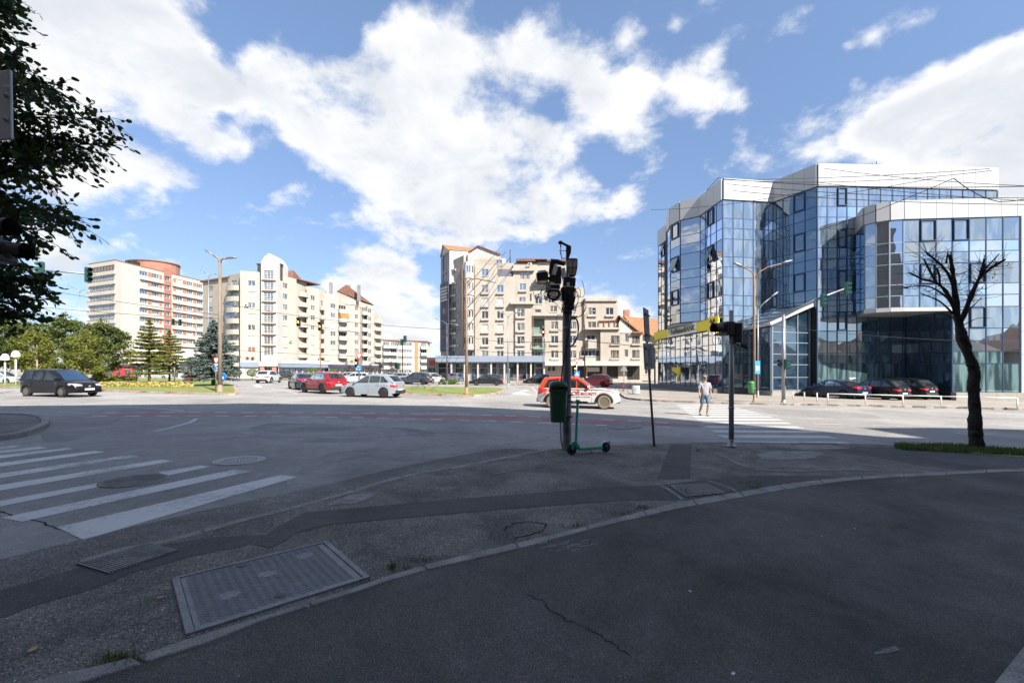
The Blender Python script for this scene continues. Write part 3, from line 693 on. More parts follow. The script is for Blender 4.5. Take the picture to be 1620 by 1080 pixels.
def win_mesh(w, h, style, fm='frame', sill=True):
    key = (round(w,2), round(h,2), style, fm, sill)
    if key in _wc: return _wc[key]
    mb = MB(); f = .07
    mb.box(-w/2, .10, 0, -w/2+f, .16, h); mb.box(w/2-f, .10, 0, w/2, .16, h)
    mb.box(-w/2+f, .10, 0, w/2-f, .16, f); mb.box(-w/2+f, .10, h-f, w/2-f, .16, h)
    n = {'one':1,'two':2,'three':3,'strip':max(2, round(w/.75)), 'shop':max(1, round(w/1.4)), 'grid':3}[style]
    for i in range(1, n):
        x = -w/2+w*i/n; mb.box(x-.05, .102, f, x+.05, .158, h-f)
    if style == 'grid':
        m = max(3, round(h/.42))
        for j in range(1, m):
            z = h*j/m; mb.box(-w/2+f, .106, z-.035, w/2-f, .154, z+.035)
    if style == 'shop' and h > 2.6: mb.box(-w/2+f, .104, h*.7, w/2-f, .156, h*.7+.07)
    if sill: mb.box(-w/2-.08, -.12, -.09, w/2+.08, .098, -.01)
    _wc[key] = mb.mesh('window', B_[fm]); return _wc[key]
def pane_mesh(w, h, pm):
    key = ('pane', round(w,2), round(h,2), pm)
    if key in _wc: return _wc[key]
    mb = MB(); mb.box(-w/2+.03, .125, .03, w/2-.03, .14, h-.03); _wc[key] = mb.mesh('pane', PM[pm]); return _wc[key]
def planter_mesh(w):
    key = ('planter', round(w,2))
    if key in _wc: return _wc[key]
    mb = MB(); mb.box(-w/2-.15,-.34,-.42,w/2+.15,.0,-.12); mb.box(-w/2-.1,-.36,-.13,w/2+.1,.0,-.08); _wc[key] = mb.mesh('planter', B_['dirty']); return _wc[key]
def add_window(parent, W, u, z, w, h, style='two', pm='win', fm='frame', sill=True, planter=False):
    p = W.pt(u, z)
    o = place('window', win_mesh(w,h,style,fm,sill), parent, p, W.rz)
    q = place('pane', pane_mesh(w,h,pm), o, (0,0,0), world=False)
    if planter: place('window_box', planter_mesh(w), parent, p, W.rz)
    return o
def wall_with(parent, name, W, z0, z1, m, wins=(), u0=0, u1=None, depth=.24, zt=None):
    """a wall with real openings; wins: (u centre, z sill, w, h); zt(u) a sloping top"""
    u1 = W.len if u1 is None else u1
    us = sorted({round(u0,3), round(u1,3)} | {round(max(u0,w[0]-w[2]/2),3) for w in wins} | {round(min(u1,w[0]+w[2]/2),3) for w in wins})
    zs = sorted({round(z0,3), round(z1,3)} | {round(w[1],3) for w in wins} | {round(w[1]+w[3],3) for w in wins})
    us = [u for u in us if u0-1e-3 <= u <= u1+1e-3]; zs = [z for z in zs if z0-1e-3 <= z <= z1+1e-3]
    mb = MB()
    top = zs[-1]
    def P(u, z, o=0.):
        if zt and abs(z-top) < 1e-6: z = zt(u)
        return W.pt(u, z, o)
    for i in range(len(us)-1):
        uc = (us[i]+us[i+1])/2; j = 0
        while j < len(zs)-1:
            zc = (zs[j]+zs[j+1])/2
            if any(abs(uc-w[0]) < w[2]/2 and w[1] < zc < w[1]+w[3] for w in wins): j += 1; continue
            k = j+1
            while k < len(zs)-1 and not any(abs(uc-w[0]) < w[2]/2 and w[1] < (zs[k]+zs[k+1])/2 < w[1]+w[3] for w in wins): k += 1
            mb.face([P(us[i],zs[j]), P(us[i+1],zs[j]), P(us[i+1],zs[k]), P(us[i],zs[k])]); j = k
    for (u,z,w,h) in wins:
        a, b, c, d = u-w/2, u+w/2, z, z+h
        mb.face([P(a,c), P(b,c), P(b,c,-depth), P(a,c,-depth)]); mb.face([P(a,d,-depth), P(b,d,-depth), P(b,d), P(a,d)])
        mb.face([P(a,c), P(a,c,-depth), P(a,d,-depth), P(a,d)]); mb.face([P(b,c,-depth), P(b,c), P(b,d), P(b,d,-depth)])
        mb.face([P(a,c,-depth), P(b,c,-depth), P(b,d,-depth), P(a,d,-depth)])
    return mb.build(name, m, parent)
def facade(parent, W, z0, z1, m, wins, name='wall', **kw):
    """wins: dicts u z w h style pm fm sill planter"""
    o = wall_with(parent, name, W, z0, z1, m, [(w['u'],w['z'],w['w'],w['h']) for w in wins], **kw)
    for w in wins:
        if w.get('open'): continue
        add_window(parent, W, w['u'], w['z'], w['w'], w['h'], w.get('style','two'), w.get('pm','win'), w.get('fm','frame'), w.get('sill',True), w.get('planter',False))
    return o
def col(u, zs, w, h, pms=None, **kw):
    out = []
    for i, z in enumerate(zs):
        pm = pms[i % len(pms)] if pms else random.choice(['win','win','curt','blind','curt','blue'])
        out.append(dict(u=u, z=z, w=w, h=h, pm=pm, **kw))
    return out
def block(parent, pts, z0, z1, m, name='wall', roofm=None):
    """a closed body under the facades; pts anticlockwise from above"""
    mb = MB(); mb.prism(pts, z0, z1, 0, 1 if roofm else None); return mb.build(name, [m, roofm] if roofm else [m], parent, fix=True)
def balcony(parent, W, u0, u1, z, d, h=1.0, m=None, rounded=False, slab=.18, name='balcony', rail=False):
    m = m or B_['slab']
    n = 8 if rounded else 1
    pts = []
    if rounded:
        for i in range(n+1):
            a = PI*i/n; u = (u0+u1)/2 - (u1-u0)/2*math.cos(a); pts.append((u, d*(math.sin(a)**.6)))
    else: pts = [(u0,0),(u0,d),(u1,d),(u1,0)]
    mb = MB()
    poly = [W.pt(u, 0, o)[:2] for u, o in pts]
    mb.prism(poly, z-slab, z)
    th = .1
    if not rail:
        for (a, b) in zip(pts, pts[1:]):
            p, q = W.pt(a[0], z, a[1]), W.pt(b[0], z, b[1])
            if (q-p).length < .05: continue
            d_ = (q-p).normalized(); nn = Vector((-d_.y, d_.x, 0))*th     # inward
            mb.prism([p[:2], (p+nn)[:2], (q+nn)[:2], q[:2]][::-1], z, z+h)
    else:
        for (a, b) in zip(pts, pts[1:]):
            p, q = W.pt(a[0], z, a[1]), W.pt(b[0], z, b[1])
            mb.beam(p+Vector((0,0,h)), q+Vector((0,0,h)), .05, .05); mb.beam(p+Vector((0,0,h*.5)), q+Vector((0,0,h*.5)), .03, .03)
            k = max(1, round((q-p).length/.3))
            for i in range(k+1):
                r = p.lerp(q, i/k); mb.box(r.x-.02, r.y-.02, z, r.x+.02, r.y+.02, z+h)
    return mb.build(name, m, parent)
_ac = MB(); _ac.box(-.4,-.32,0,.4,-.02,.58); _ac.lathe([(.2,0),(.2,.02),(0,.02)], Matrix.Translation((-.08,-.32,.3)) @ Matrix.Rotation(PI/2,4,'X'), 12, 1)
ACM = _ac.mesh('air_conditioner', [B_['slab'], B_['dark']])
def ac(parent, W, u, z): place('air_conditioner', ACM, parent, W.pt(u, z), W.rz)
def roof_box(mb, poly, z): pass
def tower():
    c = PT(192,124); t = thing('apartment_tower', (c.x, c.y, 0), 'eleven storey cream tower with pink brick strips and a round red penthouse', 'apartment block')
    a = PT(140,129); b = PT(182,124); b2 = PT(192,126); e = PT(328,155)
    W1 = Wall(a, b); W2 = Wall(b, b2); W3 = Wall(b2, e)
    ztop = 33.3; fl = 2.78; zs = [ztop-2.55-fl*i for i in range(11)]
    wins = []
    for i, z in enumerate(zs[:9]): wins.append(dict(u=W1.len*.5, z=z, w=W1.len*.94, h=1.5, style='strip', pm=['dark','win','win','curt','win','curt','blue','curt','win'][i], sill=False, fm='frame'))
    facade(t, W1, 0, ztop, B_['cream'], wins, depth=.5)
    facade(t, W2, 0, ztop, B_['cream'], [])
    for z in zs:
        mb = MB(); mb.prism([W1.pt(-.25,0,.0)[:2], W1.pt(-.25,0,.3)[:2], W1.pt(W1.len+.25,0,.3)[:2], W1.pt(W1.len+.25,0,.0)[:2]], z-1.22, z-.02)
        mb.build('parapet', B_['cream'], t)
        mb = MB(); mb.prism([W1.pt(-.3,0,.3)[:2], W1.pt(-.3,0,.36)[:2], W1.pt(W1.len+.28,0,.36)[:2], W1.pt(W1.len+.28,0,.3)[:2]], z-.1, z-.02)
        mb.build('ledge', B_['framebrown'], t)
    w3 = []
    for px, w, st in ((227,2.1,'three'),(246,2.1,'three'),(264.5,1.6,'two'),(283,2.1,'three'),(300,1.9,'three'),(316,1.9,'three')):
        u = W3.u(px)
        for i, z in enumerate(zs[:10]):
            w3.append(dict(u=u, z=z+.15, w=w*1.15, h=1.3, style=st, pm=random.choice(['win','win','curt','blue','blind']), sill=False))
    facade(t, W3, 0, ztop, B_['cream'], w3)
    for px0, px1 in ((259,270.5),):
        u0, u1 = W3.u(px0), W3.u(px1); mb = MB()
        ys = [0]+[v for z in zs[:10][::-1] for v in (z+.1, z+1.5)]+[ztop+1.5]
        for k in range(0, len(ys)-1, 2): mb.prism([W3.pt(u0,0,.0)[:2], W3.pt(u0,0,.22)[:2], W3.pt(u1,0,.22)[:2], W3.pt(u1,0,.0)[:2]], ys[k], ys[k+1])
        uc = W3.u(264.5)
        for k in range(10):
            z = zs[k]
            for (q0,q1) in ((u0,uc-1.0),(uc+1.0,u1)): mb.prism([W3.pt(q0,0,.0)[:2], W3.pt(q0,0,.21)[:2], W3.pt(q1,0,.21)[:2], W3.pt(q1,0,.0)[:2]], z+.1, z+1.5)
        mb.build('brick_column', B_['brick'], t)
    for z in zs[:10]:
        for pa, pb in ((233.5,239.5),(252,256),(274,278),(289,294.5),(305.5,310.5)):
            u0, u1 = W3.u(pa), W3.u(pb); mb = MB(); mb.prism([W3.pt(u0,0,.0)[:2], W3.pt(u0,0,.08)[:2], W3.pt(u1,0,.08)[:2], W3.pt(u1,0,.0)[:2]], z+.1, z+1.5); mb.build('brick_panel', B_['brick'], t)
        for q0, q1 in ((W3.u(221), W3.u(257.5)), (W3.u(272), W3.len)):
            mb = MB(); mb.prism([W3.pt(q0,0,.0)[:2], W3.pt(q0,0,.5)[:2], W3.pt(q1,0,.5)[:2], W3.pt(q1,0,.0)[:2]], z-1.15, z); mb.build('parapet', B_['cream'], t)
    for px, i in ((230,1),(231,4),(231,6),(250,2),(303,3),(320,5),(231,2),(232,5)): ac(t, W3, W3.u(px), zs[i]-.9 if i else zs[i])
    A = [W1.pt(0,0)[:2], W1.pt(W1.len,0)[:2], W2.pt(W2.len,0)[:2], W3.pt(W3.len,0)[:2], (W3.p1.x-6, W3.p1.y+16), (a.x-2, a.y+20)]
    mb = MB(); mb.face([(p[0],p[1],ztop) for p in A]); mb.face([A[4]+(0,), (A[4][0],A[4][1],ztop), A[3][:2]+(ztop,) if isinstance(A[3],tuple) else (A[3][0],A[3][1],ztop), (A[3][0],A[3][1],0)])
    mb.build('roof', B_['roof'], t)
    mb = MB(); mb.prism([(p[0],p[1]) for p in A], ztop, ztop+.35); mb.build('roof_edge', B_['framebrown'], t)
    mb = MB(); pc = PT(243,143); R = 6.7
    ring = [(pc.x+R*math.cos(q*PI/12)*1.08, pc.y+R*math.sin(q*PI/12)*.9) for q in range(24)]
    mb.prism(ring, ztop+.3, ztop+3.4); mb.build('penthouse', B_['brick'], t, fix=True)
    mb = MB(); mb.prism([(pc.x+(x-pc.x)*1.04, pc.y+(y-pc.y)*1.04) for x, y in ring], ztop+3.4, ztop+3.7); mb.build('penthouse_cap', B_['framebrown'], t)
    mb = MB()
    for px in (208,214): q = at(px, 413, 136); mb.box(q.x-.7, q.y-1.5, ztop+1.2, q.x+.7, q.y+1, ztop+2.7)
    mb.build('penthouse_opening', B_['dark'], t)
    p = PT(178,118); q = PT(335,140); Wp = Wall(p, q)
    wins = [dict(u=Wp.len*(i+.5)/11, z=.3, w=Wp.len/11-.5, h=3.2, style='shop', pm='shop', sill=False, fm=('frame' if i % 3 else 'framebrown')) for i in range(11)]
    facade(t, Wp, 0, 4.0, B_['slab'], wins)
    mb = MB(); mb.prism([Wp.pt(0,0,1.2)[:2], Wp.pt(Wp.len,0,1.2)[:2], Wp.pt(Wp.len,0,-8)[:2], Wp.pt(0,0,-8)[:2]], 4.0, 5.2); mb.build('fascia', B_['whiteband'], t)
    for px0, px1 in ((178,184),(190,197),(205,212)):
        u0, u1 = Wp.u(px0), Wp.u(px1); mb = MB(); mb.prism([Wp.pt(u0,0,.1)[:2], Wp.pt(u1,0,.1)[:2], Wp.pt(u1,0,.02)[:2], Wp.pt(u0,0,.02)[:2]], .6, 3.4); mb.build('red_panel', mat('deep red panel', (.40,.03,.03), .6), t)
tower()
def kiosk():
    p = PT(283,100); q = PT(335,100); W = Wall(p, q); t = thing('shop_building', (p.x, p.y, 0), 'low grey shop with white door and red banner behind the spruce', 'shop')
    facade(t, W, 0, 5.2, mat('grey cladding', (.30,.31,.32), .6), [dict(u=W.u(293), z=.2, w=1.3, h=2.8, style='one', pm='shop', sill=False), dict(u=W.u(304), z=.4, w=1.8, h=3, style='shop', pm='shop', sill=False), dict(u=W.u(318), z=.4, w=2.6, h=3, style='shop', pm='shop', sill=False)])
    block(t, [(p.x,p.y+.3),(q.x,q.y+.3),(q.x,q.y+9),(p.x,p.y+9)], 0, 5.15, B_['slab'])
    for px, c in ((285.6,'blueb'),(299.5,'redb')):
        u = W.u(px); mb = MB(); mb.prism([W.pt(u-.35,0,.15)[:2], W.pt(u+.35,0,.15)[:2], W.pt(u+.35,0,.05)[:2], W.pt(u-.35,0,.05)[:2]], .4, 3.4)
        mb.build('banner', mat(c, (.5,.03,.08) if c == 'redb' else (.6,.6,.75), .6), t)
    p = PT(283,98); q = PT(300,98); mb = MB(); mb.box(p.x, p.y, 4.2, q.x, q.y+3, 7.0); mb.build('sign_box', B_['frame'], t)
kiosk()
def mid_block():
    c = PT(424,106); t = thing('apartment_block', (c.x, c.y, 0), 'cream apartment block with a tall gabled white stair tower', 'apartment block')
    def L(px):                        # facade line: distance along the receding front
        return {321:111, 361:106.5, 378:103, 412:106, 440:108, 470:113, 505:120}[px]
    fl = 2.62
    Wa = Wall(PT(321,112), PT(361,107.5)); zt = 24.6
    zs = [zt-2.4-fl*i for i in range(9)]
    facade(t, Wa, 0, zt+.1, B_['beige2'], col(Wa.u(333), [z for z in zs[0:8]], 1.7, 1.3, sill=False) + [dict(u=Wa.u(349), z=z, w=1.2, h=1.2, pm='win', sill=False) for z in zs[1:8:3]])
    mb = MB()
    p0 = Wa.pt(-.5,0,.4); p1 = Wa.pt(Wa.len+1.5,0,.4); mb.prism([p0[:2], p1[:2], (p1.x, p1.y+9), (p0.x,p0.y+9)], zt+.1, zt+.5); mb.build('roof_slab', B_['roof'], t)
    Wb = Wall(PT(361,106.9), PT(380,104.6))
    facade(t, Wb, 0, zt+.8, B_['beige2'], [dict(u=Wb.len*.5, z=z-.2, w=2.2, h=1.9, style='three', pm=random.choice(['win','curt','dark']), sill=False) for z in zs[:9]])
    for i, z in enumerate(zs[:9]):
        balcony(t, Wb, .1, Wb.len-.1, z-.75, 1.3, 1.0, B_['beige'], True)
        if i in (2,3,7):
            mb = MB(); u0, u1 = .35, Wb.len-.35
            mb.prism([Wb.pt(u0,0,1.0)[:2], Wb.pt(u1,0,1.0)[:2], Wb.pt(u1,0,.02)[:2], Wb.pt(u0,0,.02)[:2]], z+.28, z+1.8); mb.build('balcony_glazing', G_['curt'], t)
    Wc = Wall(PT(380,103), PT(412.5,104.5)); ztc = 25.6
    zc = [ztc-3.4-fl*i for i in range(8)]
    facade(t, Wc, 3.2, ztc, B_['beige'], col(Wc.u(398), zc, 1.55, 1.25, ['win','blind','curt','blind','win','blind','blindb','blind'], sill=False))
    facade(t, Wc, 0, 3.2, B_['slab'], [dict(u=Wc.len*.5, z=.4, w=Wc.len*.6, h=2.3, style='shop', pm='blind', sill=False)])
    mb = MB(); mb.prism([Wc.pt(0,0,.35)[:2], Wc.pt(Wc.len,0,.35)[:2], Wc.pt(Wc.len,0,.02)[:2], Wc.pt(0,0,.02)[:2]], 3.0, 4.1); mb.build('fascia', B_['shopband'], t)
    mb = MB(); s0 = PT(380,103); s1 = PT(380,108); mb.face([(s1.x,s1.y+2,0),(s0.x,s0.y,0),(s0.x,s0.y,ztc),(s1.x,s1.y+2,ztc)]); mb.build('wall', B_['beige2'], t)
    Wt = Wall(PT(413,103.2), PT(438.5,104.2)); zt2 = 27.7
    zg = [EYE+(HZ-(390+v*.2593))/F*Wt.y(2)  for v in (198,263,330,396,463,529,596,663,690)]
    wins = [dict(u=Wt.len*.47, z=z, w=2.05, h=2.0 if i < 8 else .8, style='grid', pm='win', sill=False, fm='frame') for i, z in enumerate(zg[:8])]
    wall_with(t, 'stair_tower', Wt, 4.3, zt2, B_['slab'], [(w['u'],w['z'],w['w'],w['h']) for w in wins], zt=lambda u: zt2)
    for w in wins: add_window(t, Wt, w['u'], w['z'], w['w'], w['h'], 'grid', 'win', 'frame', False)
    mb = MB(); a, b = Wt.pt(0,zt2), Wt.pt(Wt.len,zt2); m_ = Wt.pt(Wt.len*.5, zt2+2.2)
    bk = Vector((0,5,0)); a2 = Wt.pt(Wt.len*.2, zt2+1.35); b2 = Wt.pt(Wt.len*.8, zt2+1.35); mb.face([a,b,b2,m_,a2])
    for p, q in ((a,a2),(a2,m_),(m_,b2),(b2,b)): mb.face([p,q,q+bk,p+bk])
    mb.build('gable', B_['slab'], t)
    mb = MB()
    for p in (Wt.pt(0,0), Wt.pt(Wt.len,0)): mb.face([(p.x,p.y,4),(p.x,p.y+5,4),(p.x,p.y+5,zt2+.0),(p.x,p.y,zt2)])
    mb.build('wall', B_['slab'], t)
    for z in zg[:7]:
        mb = MB(); mb.prism([Wt.pt(Wt.len*.06,0,.3)[:2], Wt.pt(Wt.len*.94,0,.3)[:2], Wt.pt(Wt.len*.94,0,.0)[:2], Wt.pt(Wt.len*.06,0,.0)[:2]], z-.42, z-.22); mb.build('ledge', B_['framebrown'], t)
    for px in (410.5, 440.5):
        q = PT(px, 105.5); mb = MB(); mb.box(q.x-.5, q.y, 24, q.x+.5, q.y+1, 27.6); mb.box(q.x-.7, q.y-.1, 27.6, q.x+.7, q.y+1.1, 27.9); mb.build('chimney', B_['framedark'], t)
    for u0, u1, z0, z1, mm, d in ((-.2, Wt.len+.3, 3.2, 4.3, 'slab', 1.2), (0, .9, 0, 3.2, 'brick', 1.0), (Wt.len-.9, Wt.len, 0, 3.2, 'brick', 1.0)):
        mb = MB(); mb.prism([Wt.pt(u0,0,d)[:2], Wt.pt(u1,0,d)[:2], Wt.pt(u1,0,-.2)[:2], Wt.pt(u0,0,-.2)[:2]], z0, z1); mb.build('porch', B_[mm], t)
    facade(t, Wt, 0, 3.2, B_['slab'], [dict(u=Wt.len*.5, z=.2, w=1.9, h=2.6, style='grid', pm='dark', sill=False)], u0=.9, u1=Wt.len-.9)
    Wd = Wall(PT(438.5,105), PT(469,111)); ztd = 25.3
    zd = [ztd-3.0-fl*i for i in range(8)]
    facade(t, Wd, 3.6, ztd, B_['beige'], col(Wd.u(451), zd, 1.6, 1.25, ['win','blue','curt','win','blind','blind','blind','blind'], sill=False))
    ac(t, Wd, Wd.u(459), zd[5]); ac(t, Wd, Wd.u(463), 4.5); ac(t, Wc, Wc.u(390), zc[2]+.3)
    We = Wall(PT(469,112.2), PT(485,115.2))
    ze = [ztd-3.2-fl*i for i in range(8)]
    facade(t, We, 3.6, ztd, B_['beige2'], [dict(u=We.len*.5, z=z-.6, w=2.4, h=2.0, style='three', pm='dark' if i % 2 else 'win', fm='framebrown' if i==7 else 'frame', sill=False) for i, z in enumerate(ze)])
    for z in ze[:7]: balcony(t, We, .1, We.len-.1, z-.7, 1.3, .95, B_['beige'], True)
    Wf = Wall(PT(485,114.2), PT(505,118.6)); zf = 24.2
    facade(t, Wf, 3.6, zf, B_['beige'], col(Wf.u(495), [zf-3.4-fl*i for i in range(7)], 1.5, 1.25, ['win','curt','win','win','blind','blind','blind'], sill=False))
    Wg = Wall(PT(505,120.2), PT(512,121.8))
    facade(t, Wg, 3.6, 22.6, B_['beige2'], [dict(u=Wg.len*.5, z=22.6-3-fl*i, w=1.0, h=1.8, style='one', pm='dark', sill=False) for i in range(7)])
    for i in range(7): balcony(t, Wg, 0, Wg.len, 22.6-3.6-fl*i, 1.1, .95, B_['beige'], True)
    Wh = Wall(PT(469,111.3), PT(505,118.8)); mb = MB()
    mb.prism([Wh.pt(0,0,.5)[:2], Wh.pt(Wh.len,0,.5)[:2], Wh.pt(Wh.len,0,-4)[:2], Wh.pt(0,0,-4)[:2]], 25.3, 25.55)
    mb.build('terrace_roof', B_['framebrown'], t)
    Ws = Wall(PT(440,103.6), PT(520,121))
    wins = [dict(u=Ws.len*(i+.5)/9, z=.25, w=Ws.len/9-.5, h=2.5, style='shop', pm='shop', fm='framedark', sill=False) for i in range(9)]
    facade(t, Ws, 0, 3.0, mat('shop blue grey', (.33,.38,.47), .7), wins)
    mb = MB(); mb.prism([Ws.pt(0,0,.8)[:2], Ws.pt(Ws.len,0,.8)[:2], Ws.pt(Ws.len,0,-2)[:2], Ws.pt(0,0,-2)[:2]], 3.0, 3.9); mb.build('fascia', B_['shopband'], t)
    mb = MB(); mb.prism([Ws.pt(0,0,.9)[:2], Ws.pt(Ws.len,0,.9)[:2], Ws.pt(Ws.len,0,-2)[:2], Ws.pt(0,0,-2)[:2]], 3.9, 4.9); mb.build('fascia', B_['whiteband'], t)
    for px0, px1 in ((465,478),(504,516)):
        u0, u1 = Ws.u(px0), Ws.u(px1); mb = MB(); p = Ws.pt(u0,6.6,.2); q = Ws.pt(u1,6.6,.2); r = Ws.pt(u1,5.7,1.7); s = Ws.pt(u0,5.7,1.7)
        mb.raw([p,q,r,s,p-Vector((0,0,.06)),q-Vector((0,0,.06)),r-Vector((0,0,.06)),s-Vector((0,0,.06))], ((0,1,2,3),(4,7,6,5),(3,2,6,7),(0,3,7,4),(1,5,6,2))); mb.build('awning', B_['awning'], t)
    body = [(Wc.p0.x,Wc.p0.y+1.2),(Wd.p0.x,Wd.p0.y+1.0),(Wg.p1.x+.0,Wg.p1.y+.8),(Wg.p1.x-3,Wg.p1.y+14),(Wa.p0.x-2,Wa.p0.y+16),(Wa.p0.x,Wa.p0.y+.6),(Wa.p1.x, Wa.p1.y+.6)]
    block(t, body, 0, 24.5, B_['beige2'], roofm=B_['roof'])
    for p0, p1, zb, zr in ((395,412,25.6,28.4),(440,463,25.3,28.2)):
        a = PT(p0,108); b = PT(p1,112); mb = MB(); A = [(a.x,a.y),(b.x,b.y),(b.x,b.y+8),(a.x,a.y+8)]; cx0, cx1 = (a.x+b.x)/2-1.6, (a.x+b.x)/2+2.2
        if p0 == 440: cx0, cx1 = a.x, a.x+ (b.x-a.x)*.55
        else: cx0, cx1 = a.x+(b.x-a.x)*.45, b.x
        cy = (a.y+b.y)/2+4
        mb.raw([(x,y,zb) for x,y in A]+[(cx0,cy,zr),(cx1,cy,zr)], ((0,1,5,4),(1,2,5),(2,3,4,5),(3,0,4))); mb.build('roof', B_['roof'], t)
    u = Wc.u(397)
    for k, (du, dz_) in enumerate(((-.75,5.1),(.35,5.1))):
        mb = MB(); T = Matrix.Translation(Wc.pt(u+du, dz_, .05)) @ Matrix.Rotation(Wc.rz,4,'Z') @ Matrix.Rotation(PI/2,4,'X')
        mb.lathe([(.36,0),(.36,.05),(.26,.05),(.26,0)], T, 12); mb.build('wall_figure', B_['framebrown'], t)
mid_block()
def mid_block2():
    c = PT(560,135); t = thing('apartment_block', (c.x, c.y, 0), 'cream apartment block with brown tiled roof right of the gabled stair tower', 'apartment block')
    fl = 2.62
    Wa = Wall(PT(512,122), PT(534,126)); z1 = 23.9
    z = [z1-4.0-fl*i for i in range(6)]
    facade(t, Wa, 4.4, z1, B_['beige'], col(Wa.u(527), z, 1.7, 1.3, ['win','curt','blind','win','win','blind'], sill=False))
    Wb = Wall(PT(534,127.2), PT(549,130))
    facade(t, Wb, 4.4, z1-.3, B_['beige2'], [dict(u=Wb.len*.5, z=zz-.5, w=2.5, h=1.9, style='three', pm=['dark','win','curt','dark','win','curt'][i], fm='framebrown' if i == 1 else 'frame', sill=False) for i, zz in enumerate(z)])
    for zz in z: balcony(t, Wb, .05, Wb.len-.05, zz-.8, 1.2, 1.0, B_['beige'], True)
    mb = MB(); u0, u1 = .2, Wb.len-.2; mb.prism([Wb.pt(u0,0,1.1)[:2], Wb.pt(u1,0,1.1)[:2], Wb.pt(u1,0,.05)[:2], Wb.pt(u0,0,.05)[:2]], z[1]+.22, z[1]+1.6); mb.build('balcony_glazing', mat('wooden glazing', (.42,.19,.06), .6), t)
    Wc = Wall(PT(549,131), PT(571,137)); z2 = 26.4
    zc = [z2-5.6-fl*i for i in range(7)]
    facade(t, Wc, 4.4, z2-2.6, B_['beige'], col(Wc.u(564), zc, 1.6, 1.3, ['win','win','win','blue','win','curt','win'], sill=False))
    Wd = Wall(PT(571,138.2), PT(581,140.4))
    facade(t, Wd, 4.4, z2-2.8, B_['beige2'], [dict(u=Wd.len*.5, z=zz-.5, w=1.9, h=1.9, style='two', pm='win' if i % 2 else 'curt', sill=False) for i, zz in enumerate(zc)])
    for zz in zc: balcony(t, Wd, .05, Wd.len-.05, zz-.8, 1.1, 1.0, B_['beige'], True)
    We = Wall(PT(581,139.6), PT(591,143)); facade(t, We, 4.4, z2-3.0, B_['beige'], col(We.u(585), zc, 1.7, 1.3, ['win','win','curt','blue'], sill=False))
    Wf = Wall(PT(591,146), PT(602.5,150)); z3 = 21.4
    facade(t, Wf, 4.4, z3, B_['beige2'], [dict(u=Wf.len*.5, z=z3-2.5-fl*i, w=2.0, h=1.9, style='two', pm='dark', sill=False) for i in range(6)])
    for i in range(7): balcony(t, Wf, 0, Wf.len, z3-3.0-fl*i, 1.3, 1.0, B_['beige'], True)
    Wg = Wall(PT(520,119.6), PT(603,147))
    wins = [dict(u=Wg.len*(i+.5)/11, z=.25, w=Wg.len/11-.6, h=2.7, style='shop', pm='shop', fm='framedark', sill=False) for i in range(11)]
    facade(t, Wg, 0, 4.4, B_['slab'], wins)
    mb = MB(); mb.prism([Wg.pt(0,0,1)[:2], Wg.pt(Wg.len,0,1)[:2], Wg.pt(Wg.len,0,-1)[:2], Wg.pt(0,0,-1)[:2]], 3.1, 3.9); mb.build('fascia', mat('dark blue awning', (.05,.05,.10), .7), t)
    body = [(Wa.p0.x,Wa.p0.y+.8),(Wb.p0.x,Wb.p0.y+.6),(Wc.p0.x,Wc.p0.y+.6),(Wf.p1.x,Wf.p1.y+.8),(Wf.p1.x-4,Wf.p1.y+14),(Wa.p0.x-4,Wa.p0.y+14)]
    block(t, body, 0, 21.3, B_['beige2'], roofm=B_['roof'])
    a = PT(534,129); b = PT(590,145); bk = Vector((-3,9,0))
    A = [Vector((a.x,a.y,21)), Vector((b.x,b.y,21)), Vector((b.x,b.y,23.6)), Vector((a.x,a.y,25.6)), Vector((a.x+1.5,a.y+1,28.2))]
    mb = MB(); mb.face([A[0],A[1],A[2],A[3]]); mb.face([A[3],A[3]+bk,A[4]+bk*.5]); mb.face([A[0],A[3],A[3]+bk,A[0]+bk]); mb.face([A[1],A[1]+bk,A[2]+bk,A[2]]); mb.build('wall', B_['beige2'], t)
    mb = MB(); e = Vector((b.x,b.y,24.0)); r0 = Vector((a.x+1.2,a.y+3.5,28.2)); r1 = Vector((b.x-6,b.y+1,26.8))
    mb.raw([A[3]+Vector((0,-.5,-.1)), e+Vector((.4,-.5,-.1)), r1, r0, A[3]+bk, e+bk], ((0,1,2,3),(3,2,5,4),(0,3,4),(1,5,2))); mb.build('roof', B_['roof'], t)
    for px in (520,549,565): q = PT(px, 133); mb = MB(); mb.box(q.x-.35,q.y+1,23.5,q.x+.35,q.y+2,29.2 if px == 520 else 28.4); mb.build('chimney', B_['grey'], t)
mid_block2()
